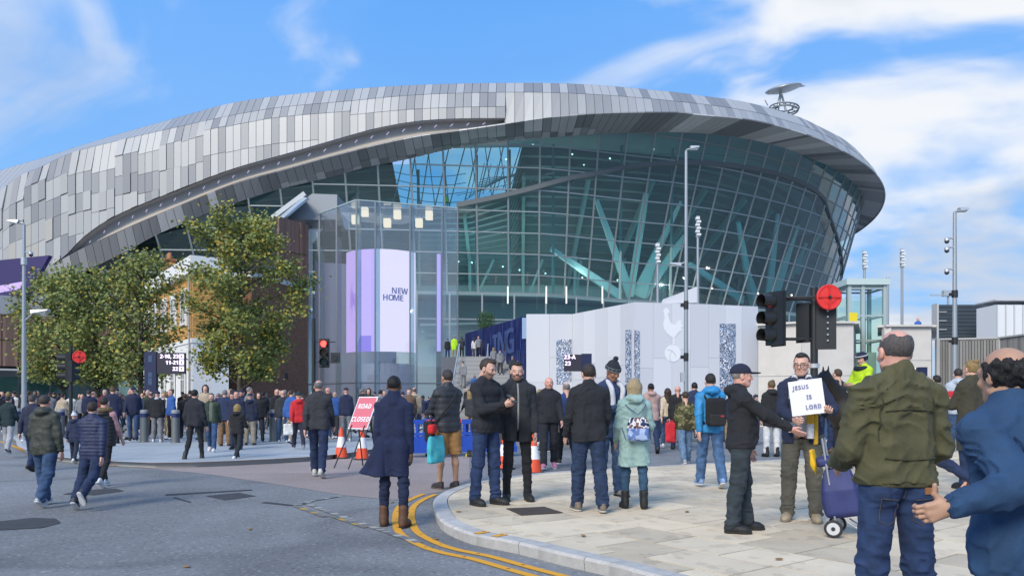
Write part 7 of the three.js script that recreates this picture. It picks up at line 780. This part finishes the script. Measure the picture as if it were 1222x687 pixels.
personAt(1160, 583, 432, KH, 196, 'woman with blonde bun in long olive coat seen from behind', { hair: 'bun', hairC: [0.42, 0.28, 0.11], shoulder: 0.94, girth: 1.05, top: { c: [0.045, 0.042, 0.026], hem: 0.5, flare: 0.02, collar: 0.05, name: 'coat' }, legs: { c: DJEANS }, boot: 1, shoe: BLACK, armR: [0.5, 0.15, 1.2, 0.3], armL: [0.4, 0.15, 1.2, 0.3] });
{ const p = personAt(1144, 543, 441, 0, 165, 'person in pale blue hooded top holding a red bag near the railing', { hair: 'short', hairC: [0.06, 0.04, 0.03], top: { c: [0.42, 0.48, 0.56], hood: 1, hem: 0.82 }, legs: { c: JEANS, o: DEN }, shoe: WHITE, sole: WHITE }); const b = carried(p, 'red_pouch', 'red pouch held by the person in the pale blue top', 'bag'); part('pouch', rbox(0.3, 0.26, 0.1, 0.05, 0.02).translate(0.12, 1.18, -0.2), cloth([0.5, 0.02, 0.03]), b); part('strap', tubeOf([[0.0, 1.28, -0.18], [-0.05, 1.45, -0.1], [-0.08, 1.5, 0]], 0.012), cloth([0.4, 0.02, 0.03]), b); }
personAt(1118, 548, 449, 0, 200, 'dark haired person in white jacket near the stone block', { hair: 'short', hairC: [0.015, 0.012, 0.012], top: { c: [0.55, 0.56, 0.58], hem: 0.7 }, legs: { c: BLACK } });
// police rider
{ const d = 16, X = xAt(1030, d), h = thing('police_horse', 'dark bay police horse standing among the crowd under its rider', 'horse', [X, 0, -d], -1.2); const c = 0.022, f = new Field([-0.5, -0.02, -1.4], [0.5, 2.4, 1.7], c);
  f.cap([0, 1.28, -0.55], [0, 1.25, 0.5], 0.31, 0.33, 0.1).cap([0, 1.36, -0.6], [0, 1.2, -0.75], 0.27, 0.2, 0.1).cap([0, 1.4, 0.5], [0, 1.95, 1.0], 0.22, 0.13, 0.12).cap([0, 1.98, 1.0], [0, 1.62, 1.42], 0.12, 0.075, 0.06).cap([0, 1.9, 1.08], [0, 1.8, 1.2], 0.13, 0.11, 0.04); for (const s of [-1, 1]) { f.cap([s * 0.06, 2.05, 0.98], [s * 0.075, 2.2, 0.98], 0.035, 0.012, 0.02); f.cap([s * 0.15, 1.15, 0.52], [s * 0.15, 0.62, 0.5], 0.13, 0.07, 0.08).cap([s * 0.15, 0.62, 0.5], [s * 0.15, 0.14, 0.49], 0.065, 0.045, 0.03).cap([s * 0.15, 0.12, 0.49], [s * 0.15, 0.04, 0.53], 0.05, 0.065, 0.02); f.cap([s * 0.15, 1.15, -0.62], [s * 0.16, 0.82, -0.5], 0.19, 0.12, 0.08).cap([s * 0.16, 0.82, -0.5], [s * 0.16, 0.58, -0.76], 0.11, 0.065, 0.04).cap([s * 0.16, 0.58, -0.76], [s * 0.16, 0.14, -0.7], 0.06, 0.045, 0.03).cap([s * 0.16, 0.12, -0.7], [s * 0.16, 0.04, -0.66], 0.05, 0.065, 0.02); }
  f.cap([0, 1.38, -0.88], [0, 1.2, -1.02], 0.06, 0.06, 0.04).cap([0, 1.2, -1.02], [0, 0.6, -1.0], 0.07, 0.04, 0.04); f.all((q, x, y) => Math.max(q, -y)); part('body', uvByBody(f.mesh()), cloth([0.018, 0.012, 0.009], { shiny: 1 }), h); part('saddle', rbox(0.5, 0.12, 0.6, 0.05, 0.025, (e, x, y, z) => e + x * x * 0.6).translate(0, 1.6, 0.02), cloth([0.02, 0.012, 0.008], { shiny: 1 }), h); part('bridle', [tubeOf([[0.1, 1.85, 1.22], [0, 1.92, 1.28], [-0.1, 1.85, 1.22]], 0.012), tubeOf([[0.08, 1.68, 1.36], [0, 1.74, 1.42], [-0.08, 1.68, 1.36]], 0.012)], black, h);
  const o = personIn(X, 0.72, -d, 1.76, -68 + 0, 'police officer in dark helmet and yellow high visibility jacket riding the horse', { seated: 1, legL: [0.9, 0.55, 1.1], legR: [0.9, 0.55, 1.1], hair: 'helmet', hatC: [0.01, 0.014, 0.04], skin: tone.pale, headPitch: 0.25, girth: 1.15, top: { c: [0.50, 0.72, 0.02], hem: 0.84, collar: 0.04 }, legs: { c: BLACK, wide: 0.01 }, boot: 1, handL: [0.1, 1.1, 0.35], handR: [-0.1, 1.1, 0.35], handKL: 'grip', handKR: 'grip' }); part('reflective_band', new THREE.TorusGeometry(0.19, 0.02, 6, 30).scale(1, 0.86, 1).rotateX(Math.PI / 2).translate(0, 1.14, 0.0), cloth([0.6, 0.62, 0.62]), o.root); part('dark_yoke', new THREE.TorusGeometry(0.13, 0.05, 8, 24).rotateX(Math.PI / 2).translate(0, 1.43, 0), cloth([0.012, 0.016, 0.035]), o.root); const v = new THREE.TorusGeometry(0.112, 0.012, 6, 24).rotateX(Math.PI / 2).scale(0.95, 1, 1.1).translate(0, 0.07, -0.01); part('helmet_band', v, cloth([0.55, 0.57, 0.6]), o.root).applyMatrix4(o.fig.head); }
{ // wheeled shopping trolley beside the sign holder
  const d = 7.85, t = thing('shopping_trolley', 'navy wheeled shopping trolley bag with yellow flap beside the sign holder', 'trolley', [xAt(1000, d), KH, -d], -0.5), nv = cloth([0.02, 0.03, 0.13], { shiny: 1 }), st = mat(0.45, 0.46, 0.48, 0.35, 0.7), rb = mat(0.03, 0.03, 0.03, 0.8), lean = q => { q.rotateZ(0.16); return q; };
  part('bag', lean(rbox(0.36, 0.56, 0.27, 0.06, 0.011, (e, x, y, z) => e + Math.max(0, y) * 0.3 + 0.022 * (vnoise(x * 11, y * 8, z * 11) - 0.5)).translate(0.1, 0.46, 0)), nv, t); part('top_flap', lean(rbox(0.3, 0.1, 0.22, 0.04, 0.012, (e, x, y, z) => e + 0.02 * (vnoise(x * 18, y * 18, z * 18) - 0.5)).translate(0.07, 0.76, 0)), nv, t);
  part('yellow_flap', lean(rbox(0.05, 0.32, 0.2, 0.02, 0.012, (e, x, y, z) => e + 0.03 * (vnoise(x * 12, y * 9, z * 12) - 0.5) + Math.max(0, -y) * 0.3).translate(-0.1, 0.74, 0.06)), cloth([0.72, 0.42, 0.01]), t);
  for (const z of [-0.12, 0.12]) part('frame_bar', bar(V(0.0, 0.1, z), V(-0.14, 1.0, z * 0.8), 0.011, 8), st, t); part('handle', bar(V(-0.145, 1.0, -0.11), V(-0.145, 1.0, 0.11), 0.017, 8), rb, t); for (const z of [-0.13, 0.13]) part('stand_leg', bar(V(0.1, 0.16, z), V(0.34, 0.01, z), 0.009, 6), st, t); part('stand_foot', bar(V(0.34, 0.01, -0.13), V(0.34, 0.01, 0.13), 0.009, 6), st, t); part('axle', bar(V(-0.02, 0.09, -0.2), V(-0.02, 0.09, 0.2), 0.009, 6), st, t);
  for (const z of [-0.19, 0.19]) { const w = part('wheel', new THREE.CylinderGeometry(0.062, 0.062, 0.028, 20).rotateX(Math.PI / 2).translate(-0.02, 0.09, z), mat(0.55, 0.56, 0.57, 0.5), t); part('tyre', new THREE.TorusGeometry(0.072, 0.017, 8, 24).translate(-0.02, 0.09, z), rb, w); part('hub', new THREE.CylinderGeometry(0.02, 0.02, 0.04, 12).rotateX(Math.PI / 2).translate(-0.02, 0.09, z), rb, w); }
}

// ---------- the crowd: a few figures, many individuals ----------
{
  const r = mulberry(99), pick = a => a[Math.floor(r() * a.length)], CELL = 0.042;
  const tops = [['black', BLACK], ['black', [0.018, 0.018, 0.02]], ['navy', NAVY], ['navy', [0.02, 0.03, 0.075]], ['charcoal', CHAR], ['grey', [0.2, 0.21, 0.23]], ['dark green', [0.03, 0.045, 0.025]], ['blue', [0.03, 0.10, 0.32]], ['white', [0.6, 0.6, 0.6]], ['beige', [0.42, 0.34, 0.24]], ['brown', [0.13, 0.08, 0.05]], ['burgundy', [0.13, 0.02, 0.03]]], wts = [5, 4, 4, 3.5, 3, 3, 2, 1.8, 2.4, 2, 1, 1], sum = wts.reduce((a, b) => a + b);
  const pickTop = () => { let v = r() * sum; for (let i = 0; i < wts.length; i++) { v -= wts[i]; if (v < 0) return tops[i]; } return tops[0]; };
  const bottoms = [['blue jeans', JEANS], ['dark jeans', DJEANS], ['black trousers', BLACK], ['black trousers', CHAR], ['beige trousers', [0.28, 0.22, 0.14]], ['grey trousers', [0.18, 0.18, 0.19]]];
  const hairs = [['short', [0.03, 0.02, 0.015]], ['short', [0.07, 0.045, 0.03]], ['crop', [0.1, 0.08, 0.06]], ['short', [0.35, 0.34, 0.33]], ['fringe', [0.2, 0.18, 0.16]], ['long', [0.06, 0.035, 0.02]], ['bob', [0.42, 0.3, 0.13]], ['beanie', [0.02, 0.02, 0.04]], ['cap', [0.02, 0.02, 0.04]], ['none', [0.1, 0.1, 0.1]], ['bun', [0.2, 0.12, 0.06]]];
  const base = [{ ...stride(0.28) }, { ...stride(0.24, true) }, {}, { armL: [0.5, 0.15, 1.2, 0.2], armR: [0.4, 0.15, 1.3, 0.2] }, { ...stride(0.2), girth: 1.15 }, { girth: 1.18, armR: [0.1, 0.2, 0.4] }, { shoulder: 0.9 }, { ...stride(0.26), shoulder: 0.9 }, { ...stride(0.22), hood: 1 }, { hood: 1, girth: 1.08 }, { hem: 0.62 }];
  const figs = base.map((b, i) => { const s = { ...b, skin: i % 5 === 3 ? tone.brown : i % 3 ? tone.pale : tone.pink, seed: 50 + i, hairC: [0.05, 0.04, 0.03], top: { hem: b.hem || 0.82, hood: b.hood, collar: b.hood ? 0 : 0.03, c: BLACK } }; return [s, figure(s, CELL)]; });
  function extra(px, d, ground, yaw, where, group, H = 1.62 + r() * 0.24, forced) {
    const k = Math.floor(r() * figs.length), [s0, fig] = figs[k], [tn, tc] = forced || pickTop(), [bn, bc] = pick(bottoms), [h, hc] = pick(hairs), seen = yaw > 90 && yaw < 270 ? 'from behind' : 'facing the road';
    const p = thing('person', `person in ${tn} ${s0.hem < 0.7 ? 'coat' : s0.top.hood ? 'hooded top' : 'jacket'} and ${bn}, ${seen}, ${where}`, 'person', [xAt(px, d), ground, -d], yaw * Math.PI / 180, group); p.scale.setScalar(H / 1.745);
    dress(p, fig, { ...s0, hair: h, hairC: hc, hatC: hc, top: { ...s0.top, c: tc, name: s0.hem < 0.7 ? 'coat' : 'jacket' }, legs: { c: bc }, shoe: r() < 0.4 ? WHITE : BLACK, sole: r() < 0.5 ? WHITE : BLACK }, CELL); if (r() < 0.24) part('scarf', scarfG, cloth(r() < 0.6 ? [0.6, 0.6, 0.62] : [0.02, 0.03, 0.1]), p); return p;
  }
  const scarfG = merge([tubeOf([[0.075, 1.5, 0.03], [0, 1.51, -0.085], [-0.075, 1.5, 0.03], [0, 1.47, 0.09]], 0.038, 20, true), tubeOf([[0.05, 1.47, 0.1], [0.07, 1.35, 0.15], [0.07, 1.15, 0.16]], 0.034, 10)]);
  const used = []; const free = (x, z, m) => { for (const [a, b] of used) if (Math.hypot(x - a, z - b) < m) return false; used.push([x, z]); return true; };
  const fill = (n, px0, px1, d0, d1, ground, where, group, back = 0.6) => { let k = 0, tries = 0; while (k < n && tries++ < 4000) { const px = lerp(px0, px1, r()), d = lerp(d0, d1, r()); if (!free(xAt(px, d), -d, 0.62)) continue; extra(px, d, ground, (r() < back ? 180 : 0) + (r() - 0.5) * 110, where, group); k++; } };
  fill(105, -8, 395, 29, 46, KH, 'past the bollards', 'crowd past the bollards'); fill(26, 130, 420, 24.5, 29, KH, 'among the bollards', 'crowd past the bollards');
  fill(42, 395, 570, 26, 47, KH, 'before the glass atrium', 'crowd before the atrium', 0.75); fill(24, 560, 700, 22, 42, 0, 'below the staircase', 'crowd below the stairs', 0.7);
  fill(17, 690, 905, 26, 38, 0, 'by the white hoarding', 'people by the hoarding', 0.6); fill(9, 930, 1120, 22, 34, 0, 'near the pale stone wall', 'people by the stone wall', 0.6); fill(5, 1120, 1215, 26, 36, 0, 'near the grey fence', 'people by the fence', 0.6);
  // on the stairs, on the landing and up on the building
  const SX = xAt(560, 50), onStep = (x, k, y, c) => { const z = -50 - k * 0.36; return [CX + FL * (SX + x) / -z, -z, 0.172 * (k + 1)]; };
  for (const [x, k, yaw] of [[0.2, 8, 180], [-0.7, 13, 178], [1.9, 19, 182], [2.8, 16, 184], [3.9, 9, 0], [2.4, 25, 182], [1.4, 21, 176], [3.4, 4, 10], [-0.2, 3, 180]]) { const [px, d, y] = onStep(x, k); extra(px, d, y, yaw, 'climbing the staircase', 'people on the staircase'); }
  const ty = 29 * 0.172 - 0.01; extra(542, 62.5, ty, 180, 'at the top of the stairs', 'people on the landing', 1.78, ['hi-vis yellow', [0.42, 0.72, 0.02]]); for (const [px, d] of [[551, 63], [566, 63.5], [571, 62], [534, 64]]) extra(px, d, ty, 180, 'at the top of the stairs', 'people on the landing', 1.72, px === 566 ? ['white', [0.6, 0.6, 0.6]] : undefined);
  extra(1096, 44.8, hAt(390, 44) - 1.0, 0, 'up on the stone block', 'person on the block', 1.6, ['blue', [0.03, 0.12, 0.4]]);
  { const th = thAtPx(683, 16), p = gp(th, 36.4), q = extra(683, dep(p) + 0.8, hAt(217, dep(p) + 0.8) - 0.2, 0, 'on the raking walkway', 'stewards inside the stadium', 1.75, ['hi-vis yellow', [0.42, 0.72, 0.02]]); extra(533, 112, hAt(249, 112), 180, 'behind glass above atrium', 'stewards inside the stadium', 2.0, ['hi-vis yellow', [0.42, 0.72, 0.02]]); }
}

shade(scene);
renderer.render(scene, camera);
